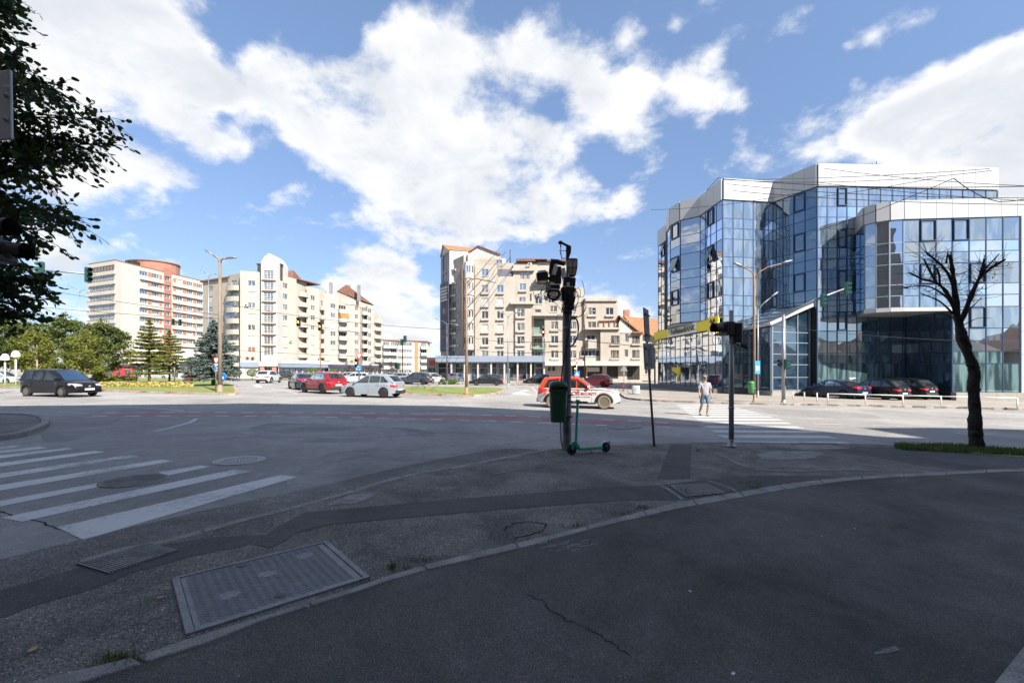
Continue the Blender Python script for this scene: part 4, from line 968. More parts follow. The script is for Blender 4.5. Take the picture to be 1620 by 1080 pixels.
def far_blocks():
    for (pa, pb, Y, py, n, w, lab, cols, orange) in ((603,638,175,538,5,'beige','distant pale low block with stacked balconies behind dark red trees',((611,'balc'),(623,'balc'),(633,'win')),None),
                                       (638,675,180,539,5,'slab','distant cream low block with an orange stair strip',((645,'win'),(670,'balc')),(656,661))):
        W = Wall(PT(pa,Y), PT(pb,Y+6)); top = EYE+(HZ-py)/F*Y
        t = thing('apartment_block', (W.p0.x, W.p0.y, 0), lab, 'apartment block')
        fl = (top-.6)/n; wins = []
        for i in range(n):
            z = top-fl*(i+1)+.9
            for px, k in cols:
                wins.append(dict(u=W.u(px), z=z-(.5 if k == 'balc' else 0), w=3.6 if k == 'win' else 2.6, h=1.3 if k == 'win' else 1.8, style='three', pm=random.choice(['win','dark','curt']), sill=False))
        facade(t, W, 0, top, B_[w], wins)
        for i in range(n):
            z = top-fl*(i+1)+.4
            for px, k in cols:
                if k == 'balc': u = W.u(px); balcony(t, W, u-1.7, u+1.7, z-.6, 1.3, 1., B_['slab'])
        if orange:
            u0, u1 = W.u(orange[0]), W.u(orange[1]); mb = MB(); mb.prism([W.pt(u0,0,.3)[:2], W.pt(u1,0,.3)[:2], W.pt(u1,0,.0)[:2], W.pt(u0,0,.0)[:2]], 0, top-.3); mb.build('stair_strip', mat('orange render', (.50,.20,.08), .9), t)
        a, b = W.p0, W.p1
        block(t, [(a.x,a.y+.4),(b.x,b.y+.4),(b.x-1,b.y+12),(a.x-1,a.y+12)], 0, top, B_[w], roofm=B_['roof'])
        mb = MB(); mb.prism([(a.x-.3,a.y-.6),(b.x+.3,b.y-.6),(b.x,b.y+12),(a.x,a.y+12)], top, top+.35); mb.build('roof_edge', B_['framebrown'], t)
    p = PT(675,110); q = PT(692,110); t = thing('shop_building', (p.x,p.y,0), 'small cream shop with an orange sign beside the blue grey fascia', 'shop')
    W = Wall(p, q); facade(t, W, 0, 5.4, B_['beige2'], [dict(u=W.len*.5, z=.3, w=1.8, h=2.6, style='two', pm='shop', sill=False)])
    block(t, [(p.x,p.y+.4),(q.x,q.y+.4),(q.x,q.y+8),(p.x,p.y+8)], 0, 5.3, B_['beige2'], roofm=B_['roof'])
    s = at(679,570,104); e = at(688.5,578,104); mb = MB(); mb.box(s.x, s.y, e.z, e.x, s.y+.5, s.z); mb.box((s.x+e.x)/2-.06, s.y+.5, e.z+.3, (s.x+e.x)/2+.06, s.y+6.1, e.z+.5); mb.build('sign_board', B_['orange'], t)
far_blocks()
def centre_block():
    Y = 88.
    c = PT(820,Y); t = thing('apartment_block', (c.x, c.y, 0), 'weathered cream stepped apartment block above a blue grey shop fascia', 'apartment block')
    Z = lambda py, y=Y: EYE+(HZ-py)/F*y
    X = lambda px, y=Y: (px-CX)/F*y
    pyv = lambda v: 380+v*.2407; pxu = lambda u: 600+u*.2407
    rows = [225,315,400,487,572,660,747]            # sills of the window rows in the enlarged picture (centres)
    def zsill(v, h=1.45): return Z(pyv(v))-h/2
    def W_(pa, pb, ya=Y, yb=None): return Wall(PT(pa,ya), PT(pb, yb if yb else ya))
    Wl = W_(697.5,711,94,90.5); ztl = Z(388,92)
    ptop = Wl.len*.4
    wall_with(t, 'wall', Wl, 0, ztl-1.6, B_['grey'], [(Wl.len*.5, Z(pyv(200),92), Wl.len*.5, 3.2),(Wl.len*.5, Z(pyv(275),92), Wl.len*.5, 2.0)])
    add_window(t, Wl, Wl.len*.5, Z(pyv(200),92), Wl.len*.5, 3.2, 'grid', 'win', 'framebrown', False); add_window(t, Wl, Wl.len*.5, Z(pyv(275),92), Wl.len*.5, 2.0, 'grid', 'win', 'framebrown', False)
    mb = MB(); a = Wl.pt(0,ztl-1.6); b = Wl.pt(Wl.len,ztl-1.6); m_ = Wl.pt(Wl.len*.35, ztl+.3); mb.face([a,b,m_]); mb.build('gable', B_['slab'], t)
    mb = MB(); p = Wl.pt(Wl.len*.35, ztl+.35, .3); q = p+Vector((8.2,2.5,-.3)); r = Wl.pt(Wl.len, ztl-1.4, .3); s = r+Vector((7.2,1.5,-.1)); mb.face([p,r,s,q]); mb.face([p, q, q+Vector((0,6,-3)), Wl.pt(0,ztl-2,.2)]); mb.build('roof', B_['rooforange'], t)
    mb = MB(); p = r; mb.face([Wl.pt(Wl.len,20,0), Wl.pt(Wl.len,20,0)+Vector((8,1.2,0)), s+Vector((0,0,-.05)), Wl.pt(Wl.len,ztl-1.5)]); mb.build('wall', B_['slab'], t)
    mb = MB()   # banner
    u0, u1 = .15, Wl.len+.0
    mb.prism([Wl.pt(u0,0,.25)[:2], Wl.pt(u1,0,.25)[:2], Wl.pt(u1,0,.15)[:2], Wl.pt(u0,0,.15)[:2]], Z(pyv(730),92), Z(pyv(278),92))
    mb.build('banner', mat('dark blue banner cloth', (.055,.06,.12), .8, var=.3, vs=.5, col2=(.13,.12,.16)), t)
    for k in range(5):
        z = Z(pyv(312+k*20),92); mb = MB(); mb.prism([Wl.pt(.5,0,.28)[:2], Wl.pt(Wl.len-.5-.3*(k%2),0,.28)[:2], Wl.pt(Wl.len-.5-.3*(k%2),0,.26)[:2], Wl.pt(.5,0,.26)[:2]], z-.25, z+.15); mb.build('banner_text', B_['slab'], t)
    mb = MB(); T = Matrix.Translation(Wl.pt(Wl.len*.5, Z(pyv(465),92), .262)) @ Matrix.Rotation(Wl.rz,4,'Z') @ Matrix.Rotation(PI/2,4,'X'); mb.lathe([(0,.01),(.6,.01),(.62,0)], T, 14); mb.build('banner_picture', mat('banner tan', (.30,.2,.14), .8), t)
    Ws = W_(711,733.5,90.5,90.0)
    Ws = Wall(PT(711,91.5), PT(733.5,88.4))
    zt0 = Z(pyv(130),90); zt1 = Z(pyv(95),88)
    wins = [dict(u=Ws.u(pxu(490)), z=Z(pyv(v+14),90), w=1.2, h=1.35, style='two', pm=['curt','curt','win','dark','win','dark','win','win'][i], planter=True) for i, v in enumerate([172,258,340,428,507,590,672,752])]
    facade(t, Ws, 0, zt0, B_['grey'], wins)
    mb = MB(); mb.face([Ws.pt(0,zt0), Ws.pt(Ws.len,zt0), Ws.pt(Ws.len,zt1)]); mb.build('wall', B_['grey'], t)
    for v in (490,690): ac(t, Ws, Ws.u(pxu(518)), Z(pyv(v),89)-.4)
    mb = MB(); x0, x1 = X(733,90), X(750,90); mb.face([(x0,89.5,20),(x1,89.5,20),(x1,89.5,Z(pyv(95),89.5)),(X(741,89.5),89.5,Z(pyv(85),89.5)),(x0,89.5,Z(pyv(85),89.5))]); mb.build('wall', B_['slab'], t)
    R0, R1 = X(733.5), X(750.5); bw = R1-R0
    zb = Z(pyv(718)); zt = Z(pyv(155))
    pts = [(R0,Y+.6),(R0+.15,Y-.5),(R0+.55,Y-1.1),(R1-.55,Y-1.1),(R1-.15,Y-.5),(R1,Y+.6)]
    facade(t, W_(733.5,750.5,88.3), 4.0, zb+.2, B_['dirty'], [dict(u=W_(733.5,750.5,88.3).len*.5, z=5.0, w=1.5, h=1.2, pm='win', sill=False)])
    vs = [195,305,400,487,570,660]
    mb = MB(); mb.prism(pts, zb, zt); mb.build('bay_tower', B_['slab'], t, fix=True)
    for i, v in enumerate(vs):
        z0 = Z(pyv(v+24)); h = 1.45
        for a, b in zip(pts[1:], pts[2:-1]):
            Wb = Wall(Vector(a), Vector(b))
            add_window(t, Wb, Wb.len/2, z0, Wb.len*.88, h, 'two' if Wb.len > 1 else 'one', ['blue','curt','curt','win','curt','dark'][i], 'frame', False).location += Vector((Wb.n.x*.15, Wb.n.y*.15, 0))
        mb = MB(); mb.prism([(x+(.12 if x > (R0+R1)/2 else -.12), y-.12) for x, y in pts], z0-1.12, z0-1.0); mb.build('bay_ledge', B_['dirty'], t)
    mb = MB(); mb.prism([(x, y) for x, y in pts], zt, zt+.2); mb.build('bay_roof', B_['slab'], t)
    def zz(v, h=1.45): return Z(pyv(v))-h/2-.1
    Wf = W_(750.5, 815)
    wins = col(Wf.u(pxu(695)), [zz(v) for v in rows], 1.3, 1.45, ['blue','win','blind','blue','blind','win','curt'], planter=True)
    wins += col(Wf.u(pxu(795)), [zz(v) for v in rows[1:]], 1.3, 1.45, ['blue','blind','blue','blind','win','win'], planter=True)
    facade(t, Wf, 4.0, Z(pyv(238)), B_['dirty'], wins[1:], u1=Wf.len)
    Wf2 = W_(750.5, 787); facade(t, Wf2, Z(pyv(238)), Z(pyv(165)), B_['dirty'], [dict(u=Wf2.u(pxu(695)), z=Z(pyv(245))-.0+.35, w=1.3, h=1.35, pm='blue', planter=False)])
    mb = MB()
    def vol(pa, pb, va, vb, ya, yb, mm, name='wall'):
        b_ = MB(); b_.box(X(pa,ya), ya, Z(pyv(vb),ya), X(pb,ya), yb, Z(pyv(va),ya)); return b_.build(name, B_[mm], t)
    vol(740,756,85,240,89,96,'slab'); vol(750,791,108,240,90.5,97,'dirty'); vol(787,800,118,170,90,97,'slab')
    Wpt = W_(750.5,790,89.6); facade(t, Wpt, Z(pyv(165)), Z(pyv(128)), B_['dirty'], [dict(u=Wpt.u(pxu(800-12)), z=Z(pyv(158)), w=1.2, h=1.3, pm='blue', sill=False)])
    a = W_(750.5,790,88.2); mb = MB()
    for k in range(24):
        q = a.pt(a.len*k/23, Z(pyv(160)), .1); mb.box(q.x-.02,q.y-.02,q.z,q.x+.02,q.y+.02,q.z+.9)
    mb.beam(a.pt(0,Z(pyv(160))+.9,.1), a.pt(a.len,Z(pyv(160))+.9,.1), .05, .05); mb.build('terrace_railing', B_['framebrown'], t)
    mb = MB(); p = [at(pxu(585),pyv(85),91), at(pxu(650),pyv(42),91), at(pxu(800),pyv(100),91), at(pxu(800),pyv(130),91), at(pxu(585),pyv(130),91)]
    mb.face(p[::-1]); mb.face([p[0],p[1],p[1]+Vector((0,6,0)),p[0]+Vector((0,6,0))]); mb.face([p[1],p[2],p[2]+Vector((0,6,0)),p[1]+Vector((0,6,0))]); mb.build('penthouse', B_['slab'], t)
    mb = MB(); mb.beam(p[1]+Vector((0,-.1,.1)), p[2]+Vector((0,-.1,.1)), .5, .2); mb.beam(p[0]+Vector((0,-.1,.1)), p[1]+Vector((0,-.1,.1)), .5, .2); mb.build('roof_edge', B_['roof'], t)
    mb = MB(); p = [at(pxu(765),pyv(238),88.1), at(pxu(868),pyv(238),88.1), at(pxu(862),pyv(190),89.6), at(pxu(772),pyv(190),89.6)]; mb.face(p); mb.build('studio_glazing', glass_mat('old studio glass', (.12,.13,.13), .25), t)
    mb = MB()
    for k in range(9):
        mb.beam(p[0].lerp(p[1],k/8)+Vector((0,-.03,0)), p[3].lerp(p[2],k/8)+Vector((0,-.03,0)), .09, .06)
    mb.build('glazing_bars', B_['framebrown'], t)
    vol(787,818,150,238,89.7,97,'dirty')
    Wm = W_(815, 841, 87.6)
    wins = col(Wm.u(pxu(930)), [zz(v) for v in (475,567,655,747)], 1.5, 1.5, ['win','curt','win','win'], planter=True)
    facade(t, Wm, 4.0, Z(pyv(408),87.6), B_['dirty'], wins)
    mb = MB(); mb.box(X(807,86.9), 86.9, Z(pyv(418),86.9), X(845,86.9), 88.4, Z(pyv(400),86.9)); mb.build('cornice', B_['dirty'], t)
    Wn = W_(812, 850, 88.8)
    facade(t, Wn, Z(pyv(410),88.8), Z(pyv(150),88.8), B_['dirty'], [dict(u=Wn.u(pxu(940)), z=Z(pyv(405)), w=1.3, h=1.1, pm='win', sill=False), dict(u=Wn.u(pxu(943)), z=Z(pyv(322)), w=1.3, h=1.3, pm='blue', planter=True), dict(u=Wn.u(pxu(940)), z=Z(pyv(250)), w=.9, h=1.5, style='one', pm='curt', sill=False), dict(u=Wn.u(pxu(973)), z=Z(pyv(250)), w=.9, h=1.5, style='one', pm='curt', sill=False)])
    mb = MB(); p = [at(pxu(900),pyv(140),88.6), at(pxu(1100),pyv(140),88.6)]; mb.box(p[0].x, 88.3, p[0].z, p[1].x, 96, p[0].z+.5); mb.build('roof_edge', B_['roof'], t)
    mb = MB(); q = at(pxu(955),pyv(185),88.4); mb.box(q.x-2.6,88.2,q.z-.5,q.x+2.0,88.7,q.z); mb.build('ledge', B_['dirty'], t)
    Wo = W_(841, 862, 88.4)
    zv = [620, 543, 455]
    op = [dict(u=Wo.u(851), z=Z(pyv(612)), w=2.7, h=3.1, style='two', pm='dark', sill=False, open=True), dict(u=Wo.u(851), z=Z(pyv(705)), w=2.7, h=1.9, style='three', pm='win', sill=False, open=True), dict(u=Wo.u(851), z=Z(pyv(760)), w=2.7, h=.95, style='strip', pm='curt', sill=False)]
    op += [dict(u=Wo.u(852), z=Z(pyv(415)), w=1.4, h=1.3, style='two', pm='blue'), dict(u=Wo.u(851), z=Z(pyv(475)), w=1.2, h=.7, style='one', pm='win', sill=False)]
    facade(t, Wo, 4.0, Z(pyv(330)), B_['dirty'], op, depth=1.2)
    mb = MB(); u0 = Wo.u(851); mb.prism([Wo.pt(u0-1.3,0,-1.1)[:2], Wo.pt(u0+1.3,0,-1.1)[:2], Wo.pt(u0+1.3,0,-1.15)[:2], Wo.pt(u0-1.3,0,-1.15)[:2]], Z(pyv(610)), Z(pyv(510))); mb.build('green_wall', B_['teal'], t)
    balcony(t, Wo, u0-1.4, u0+1.4, Z(pyv(622)), .5, .95, B_['metal'], rail=True); balcony(t, Wo, u0-1.45, u0+1.45, Z(pyv(712)), .9, 1.0, mat('green balcony metal', (.10,.22,.13), .6), rail=True)
    add_window(t, Wall(Wo.pt(0,0,-1.0)[:2], Wo.pt(Wo.len,0,-1.0)[:2]), u0, Z(pyv(700)), 2.0, 1.6, 'two', 'curt', 'frame', False)
    mb = MB(); mb.box(X(841,87.7), 87.7, Z(pyv(497)), X(915,87.7), 88.6, Z(pyv(489))); mb.build('cornice', B_['dirty'], t)
    Wq = W_(850, 900, 88.9); wq = [dict(u=Wq.u(858), z=Z(448), w=2.0, h=1.4, style='two', pm='dark', sill=False), dict(u=Wq.u(872), z=Z(478), w=1.2, h=1.2, pm='blue', planter=True), dict(u=Wq.u(886), z=Z(445), w=1.6, h=1.4, pm='curt', sill=False)]
    facade(t, Wq, Z(pyv(330)), Z(412), B_['dirty'], wq)
    mb = MB(); mb.box(X(848,87.6), 87.3, Z(446), X(880,87.6), 88.8, Z(439)); mb.build('balcony', B_['dirty'], t)
    mb = MB(); mb.box(X(852,87.2), 87.1, Z(440), X(866,87.2), 87.3, Z(432)); mb.build('balcony_railing', B_['framedark'], t)
    mb = MB(); mb.box(X(847),88.3,Z(412.5),X(900),96,Z(410)); mb.build('roof_edge', B_['roof'], t)
    zpx = lambda v: 370+v/3; xpx = lambda u: 820+u/3
    Wr = W_(862, 924, 88.4)
    wr = []
    for u_ in (172, 258):
        for v, pm in ((433,'curt'),(500,'blue'),(570,'win')):
            wr.append(dict(u=Wr.u(xpx(u_)), z=Z(zpx(v))-.75, w=1.45, h=1.5, style='two', pm=pm, planter=True))
        wr.append(dict(u=Wr.u(xpx(u_-(5 if u_ == 172 else 0))), z=Z(zpx(368)), w=1.4, h=1.2, style='two', pm='win', planter=False))
    facade(t, Wr, 4.0, Z(zpx(330)), B_['beige2'], wr)
    facade(t, W_(900,924,89.5), Z(zpx(332)), Z(453), B_['dirty'], [])
    Wt_ = W_(924, 977, 87.9)
    wt = [dict(u=Wt_.u(xpx(350)), z=Z(zpx(367))-.7, w=1.5, h=1.4, pm='win', planter=True), dict(u=Wt_.u(xpx(433)), z=Z(zpx(367))-.7, w=1.5, h=1.4, pm='blue', planter=True), dict(u=Wt_.u(xpx(350)), z=Z(zpx(433))-.7, w=1.6, h=1.4, pm='win')]
    facade(t, Wt_, Z(zpx(450)), Z(zpx(310)), B_['beige2'], wt)
    mb = MB(); mb.box(X(926,87.5),87.5,Z(zpx(320)),X(977,87.5),87.9,Z(zpx(306))); mb.box(X(924.5),87.9,Z(zpx(310)),X(977),95,Z(zpx(305))); mb.build('parapet', B_['dirty'], t)
    Wu = W_(924, 950, 88.1)
    facade(t, Wu, 4.0, Z(zpx(450)), B_['beige2'], [dict(u=Wu.u(xpx(345)), z=Z(zpx(500))-.8, w=1.6, h=1.6, pm='blue', sill=False), dict(u=Wu.u(xpx(350)), z=Z(zpx(566))-.6, w=4.6, h=1.2, style='strip', pm='blue', sill=True)])
    balcony(t, Wu, Wu.u(xpx(325)), Wu.u(xpx(370)), Z(zpx(540)), 1.0, 1.6, B_['dirty'])
    Wv = W_(950, 980, 87.2)
    facade(t, Wv, 4.0, Z(zpx(450)), B_['beige2'], [dict(u=Wv.u(xpx(460)), z=Z(zpx(502))-.75, w=1.7, h=1.5, style='two', pm='curt', planter=True, fm='framebrown'), dict(u=Wv.u(xpx(458)), z=Z(zpx(570))-.75, w=1.6, h=1.5, style='two', pm='curt', planter=True, fm='framebrown')])
    mb = MB(); mb.box(X(924,86.7),86.7,Z(zpx(455)),X(981,86.7),88.2,Z(zpx(446))); mb.build('cornice', B_['dirty'], t)
    mb = MB(); a = at(xpx(382),zpx(412),87.6); b = at(xpx(490),zpx(408),87.6); mb.raw([a,b,b+Vector((.8,2.2,.5)),a+Vector((0,2.2,.5)),a+Vector((0,0,-.15)),b+Vector((0,0,-.15))], ((0,1,2,3),(4,5,1,0))); mb.build('loggia_roof', B_['roof'], t)
    for k in range(5):
        q = a.lerp(b, k/4.2); mb = MB(); mb.box(q.x-.09,q.y+.1,Z(zpx(446)),q.x+.09,q.y+.3,q.z); mb.build('loggia_post', B_['framebrown'], t)
    mb = MB(); mb.box(a.x+.1, 89.3, Z(zpx(446)), b.x, 89.5, a.z+.3); mb.build('loggia_wall', B_['framebrown'], t)
    add_window(t, W_(945,980,89.2), W_(945,980,89.2).u(xpx(440)), Z(zpx(444)), 2.2, 1.4, 'two', 'dark', 'framebrown', False)
    Wx = W_(980, 1000, 87.4); wx = [dict(u=Wx.u(xpx(515)), z=Z(zpx(497))-.7, w=.75, h=1.6, style='one', pm='curt', sill=False), dict(u=Wx.u(xpx(512)), z=Z(zpx(568))-.7, w=.75, h=1.5, style='one', pm='curt', sill=False)]
    facade(t, Wx, 4.0, Z(zpx(470)), B_['dirty'], wx)
    Wy = W_(1000, 1016.5, 87.4); facade(t, Wy, 4.0, Z(zpx(472)), B_['dirty'], [dict(u=Wy.u(xpx(558)), z=Z(zpx(503))-.7, w=1.5, h=1.5, style='two', pm='curt', planter=True, fm='framebrown'), dict(u=Wy.u(xpx(557)), z=Z(zpx(570))-.7, w=1.5, h=1.5, style='two', pm='curt', planter=True, fm='framebrown')])
    mb = MB(); g = [at(xpx(478),zpx(448),87.3), at(xpx(568),zpx(470),87.3), at(xpx(525),zpx(440),87.3), at(xpx(490),zpx(392),87.3)]
    mb.face([at(xpx(478),zpx(470),87.3), at(xpx(568),zpx(470),87.3), g[2], g[3], at(xpx(476),zpx(425),87.3)]); mb.build('gable', B_['slab'], t)
    add_window(t, W_(980,1016,87.2), W_(980,1016,87.2).u(xpx(519)), Z(zpx(452)), .9, 1.7, 'one', 'blue', 'frame', False)
    mb = MB(); up = Vector((0,8,.0)); e0 = at(xpx(480),zpx(384),87); e1 = at(xpx(592),zpx(472),86.8); mb.raw([e0,e1,e1+up,e0+up,e0-Vector((0,0,.3)),e1-Vector((0,0,.3))], ((0,1,2,3),(4,5,1,0))); mb.box(X(1001,86.7),86.6,Z(zpx(472)),X(1018,86.7),88,Z(zpx(466)));  mb.build('roof', B_['rooforange'], t)
    mb = MB(); mb.box(X(689,85.5),85.5,4.0-.2,X(862,85.5),95,4.0+1.0); mb.build('fascia', B_['shopband'], t)
    mb = MB(); mb.box(X(862,85.4),85.4,4.0-.9,X(1016,85.4),90,4.0); mb.build('fascia', B_['whiteband'], t)
    Wsh = Wall(PT(690,87.4), PT(862,87.4))
    sh = []
    for pa, pb, pm in ((693,706,'dark'),(708,716,'shop'),(720,733,'shop'),(738,744,'blind'),(746,772,'shop'),(774,786,'shop'),(789,800,'shop'),(806,832,'shop'),(834,845,'dark'),(847,859,'shop')):
        u0, u1 = Wsh.u(pa), Wsh.u(pb); sh.append(dict(u=(u0+u1)/2, z=.15, w=u1-u0, h=3.5, style='shop', pm=pm, sill=False, fm='framedark' if pa in (806,834) else 'frame'))
    facade(t, Wsh, -.4, 3.8, mat('shop pier', (.22,.25,.29), .7), sh)
    for k in range(8):
        q = PT(714+k*21, 85.9); mb = MB(); mb.box(q.x-.15,q.y,-.4,q.x+.15,q.y+.3,3.8); mb.build('pillar', B_['slab'], t)
    Wsh = Wall(PT(862,87.2), PT(1016,87.2)); sh = []
    for pa, pb, pm, z in ((866,879,'win',2.0),(905,927,'dark',.6),(929,953,'dark',.9),(960,978,'dark',.5),(992,1012,'dark',.3)):
        u0, u1 = Wsh.u(pa), Wsh.u(pb); sh.append(dict(u=(u0+u1)/2, z=z, w=u1-u0, h=3.0-z, style='two' if pa == 866 else 'shop', pm=pm, sill=False, fm='frame' if pa == 866 else 'framedark'))
    facade(t, Wsh, -.4, 3.1, B_['dirty'], sh)
    u0, u1 = Wsh.u(907), Wsh.u(926); mb = MB(); mb.prism([Wsh.pt(Wsh.u(928),0,.2)[:2], Wsh.pt(Wsh.u(948),0,.2)[:2], Wsh.pt(Wsh.u(948),0,.1)[:2], Wsh.pt(Wsh.u(928),0,.1)[:2]], 1.9, 2.8); mb.build('shop_sign', B_['slab'], t)
    mb = MB(); mb.prism([(X(712,90),91.8),(X(750,90),90.3),(X(750,90),104),(X(700,100),104)], 0, Z(pyv(140),90)); mb.prism([(X(750,90),90.3),(X(895,90),90.3),(X(895,90),104),(X(750,90),104)], 0, Z(415)); mb.prism([(X(895,90),90.3),(X(977,90),90.2),(X(977,90),102),(X(895,90),102)], 0, Z(zpx(312))); mb.prism([(X(977,90),90.1),(X(1016,90),90.1),(X(1016,90),100),(X(977,90),100)], 0, Z(zpx(472)))
    mb.build('wall', B_['dirty'], t)
    mb = MB(); mb.face([(X(697.5,94),94,0),(X(697.5,94),94,ztl-2),(X(697.5,94)+1,104,ztl-2),(X(697.5,94)+1,104,0)]); mb.build('wall', B_['grey'], t)
    for u_ in (627, 545, 1010): q = at(pxu(u_), pyv(500), 87.4); mb = MB(); mb.tube([(q.x,q.y,4.5),(q.x,q.y,Z(pyv(170 if u_ < 900 else 500)))], .07, 6); mb.build('downpipe', B_['framebrown'], t)
    for px, py0, py1 in ((807,395,412),(771,398,405),(829,408,413)):
        q = at(px, py0, 92); e = at(px, py1+6, 92); mb = MB(); mb.tube([e, q], .12 if px == 807 else .05, 5); mb.build('chimney_pipe', B_['framedark'], t)
    for k, (px, py) in enumerate(((852,468),(866,468),(895,490),(866,433),(838,420))): ac(t, W_(840,900,88.3), W_(840,900,88.3).u(px), Z(py))
centre_block()
def corner_house():
    p = PT(1016,97); q = PT(1046,97); t = thing('house', (p.x,p.y,0), 'low house with broad orange tiled roof behind the road sign backs', 'house')
    W = Wall(p, q); z = EYE+(HZ-527)/F*97
    facade(t, W, 0, z, B_['beige2'], [dict(u=W.len*.3, z=5, w=1.2, h=1.6, pm='curt'), dict(u=W.len*.3, z=1.4, w=1.4, h=1.8, pm='dark')])
    mb = MB(); a = at(987,500,99); b = at(1048,505,99); c = at(1048,533,96); d = at(1012,528,96); bk = Vector((0,14,-3))
    mb.raw([a,b,c,d,a+bk,b+bk], ((0,3,2,1),(0,1,5,4),(0,4,3))); mb.build('roof', B_['rooforange'], t)
    mb = MB(); e = at(991,496,99.5); mb.box(e.x-.6,99,e.z-2,e.x+.6,100,e.z+.8); mb.build('chimney', B_['brick'], t)
    block(t, [(p.x,p.y+.3),(q.x,q.y+.3),(q.x,q.y+9),(p.x,p.y+9)], 0, z, B_['beige2'])
corner_house()
GG = {
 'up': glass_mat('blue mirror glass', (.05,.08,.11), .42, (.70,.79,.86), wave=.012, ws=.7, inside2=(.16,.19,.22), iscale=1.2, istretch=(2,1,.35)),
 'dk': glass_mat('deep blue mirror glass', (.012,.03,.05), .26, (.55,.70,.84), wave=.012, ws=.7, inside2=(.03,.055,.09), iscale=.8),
 'sp': glass_mat('teal spandrel glass', (.025,.085,.105), .22, (.7,.85,.95)),
 'gr': glass_mat('ground floor glass', (.16,.26,.27), .22, (.75,.88,.95), inside2=(.035,.065,.075), iscale=1.1, istretch=(2.2,1,.25)),
 'gl': glass_mat('left side mirror glass', (.02,.045,.08), .52, (.82,.87,.95), wave=.014, ws=.6)}
GMUL = mat('dark blue mullion', (.035,.065,.13), .4, metal=.3)
GMULW = mat('pale mullion', (.30,.36,.42), .4, metal=.4)
GPAN = mat('white aluminium panel', (.47,.475,.48), .38, metal=.1, var=.03, vs=.4)
GPAN2 = mat('silver soffit', (.34,.36,.38), .5, metal=.3)
GRAN = mat('pale granite plinth', (.30,.285,.26), .7, var=.12, vs=1, fine=.1, fs=20)
GRAND = mat('grey granite plinth', (.13,.13,.135), .6, var=.15, vs=1, fine=.1, fs=20)
def glass_building():
    c = Vector((30, 42, 0)); t = thing('office_building', c, 'large blue mirror glass office building with white parapet and yellow sign band', 'office building', None)
    L0 = Vector((18.8,56.3)); A = Vector((19.7,41.0)); B = Vector((24.8,41.7)); C = Vector((26.5,38.1)); D = Vector((43.0,38.9))
    E0 = Vector((30.0,38.2)); E1 = Vector((28.8,35.8)); E2 = Vector((30.8,34.55)); E3 = Vector((39.1,33.8)); E25 = Vector((34.35,34.24))
    base = [17.9-3.6*k-d for k in range(4) for d in (0,1.67,2.6)] + [3.5, 2.62, .32]
    ring = lambda lo, hi: [z for z in base if lo-.01 <= z <= hi+.01]
    panes = []
    def curtain(P0, P1, zs, n, gm, mul=GMUL, depth=.055, lower=None):
        W = Wall(P0, P1)
        for i in range(n+1):
            u = W.len*i/n; mb = MB(); w = .045 if 0 < i < n else .05
            mb.prism([W.pt(u-w,0,-.02)[:2], W.pt(u-w,0,depth)[:2], W.pt(u+w,0,depth)[:2], W.pt(u+w,0,-.02)[:2]][::-1], zs[-1], zs[0]); mb.build('mullion', mul, t)
        for z in zs:
            mb = MB(); mb.prism([W.pt(.05,0,-.02)[:2], W.pt(.05,0,depth*.8)[:2], W.pt(W.len-.05,0,depth*.8)[:2], W.pt(W.len-.05,0,-.02)[:2]][::-1], z-.03, z+.03); mb.build('transom', mul, t)
        for i in range(n):
            for j in range(len(zs)-1):
                z1, z0 = zs[j], zs[j+1]; zm = (z0+z1)/2
                g = gm(i, zm) if callable(gm) else gm
                panes.append((W, W.len*i/n+.04, W.len*(i+1)/n-.04, z0+.03, z1-.03, g))
        return W
    up = lambda i, z: 'up' if z > 5.4 else ('sp' if z > 4.4 or 2.7 < z < 3.4 and False else 'gr')
    lf = lambda i, z: 'gl'
    def onl(k): return L0.lerp(A, k)
    curtain(L0, A, [5.97]+ring(-1, 5.6), 12, lf)
    upz = [z for z in base if z > 6.6]
    curtain(onl(0), onl(.2), upz+[6.9], 3, lf)
    bay = [onl(.2), Vector((17.95,50.6)), Vector((17.5,48.4)), Vector((17.9,46.6)), onl(.72)]
    for a, b in zip(bay, bay[1:]): curtain(a, b, upz+[7.05], 1 if a != bay[0] else 1, lf)
    curtain(onl(.72), A, upz+[6.9], 4, lf)
    mb = MB(); mb.prism([(p.x,p.y) for p in bay], 6.85, 7.0); mb.build('bay_soffit', GPAN2, t)
    curtain(A, B, ring(0, 18), 5, lambda i, z: 'up' if z > 4.4 else 'gr')
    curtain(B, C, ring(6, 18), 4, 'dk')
    curtain(C, E0, ring(0, 18), 4, up)
    curtain(E0, D, [17.9,16.23,15.2], 12, 'up')
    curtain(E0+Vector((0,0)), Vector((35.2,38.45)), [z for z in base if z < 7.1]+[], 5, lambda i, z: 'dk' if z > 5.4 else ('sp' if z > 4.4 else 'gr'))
    wz = [13.8,12.07,11.24,10.36,8.74,7.86,6.93]
    wl_ = [5.26,4.3,3.47,2.52,.3]
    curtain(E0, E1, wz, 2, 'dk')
    cv = [E1, Vector((29.2,35.2)), Vector((29.9,34.75)), E2]
    for a, b in zip(cv, cv[1:]): curtain(a, b, wz, 1, 'gl', GMULW)
    curtain(E2, E25, wz, 3, 'up', GMUL); curtain(E25, E3, wz+wl_, 4, lambda i, z: 'up' if z > 5.3 else ('sp' if 3.5 < z < 4.4 else 'gr' if z < 4 else 'up'), GMUL)
    curtain(Vector((34.35,38.4)), E25, [6.93,5.26,4.3,3.47,2.52,.3], 3, 'dk')
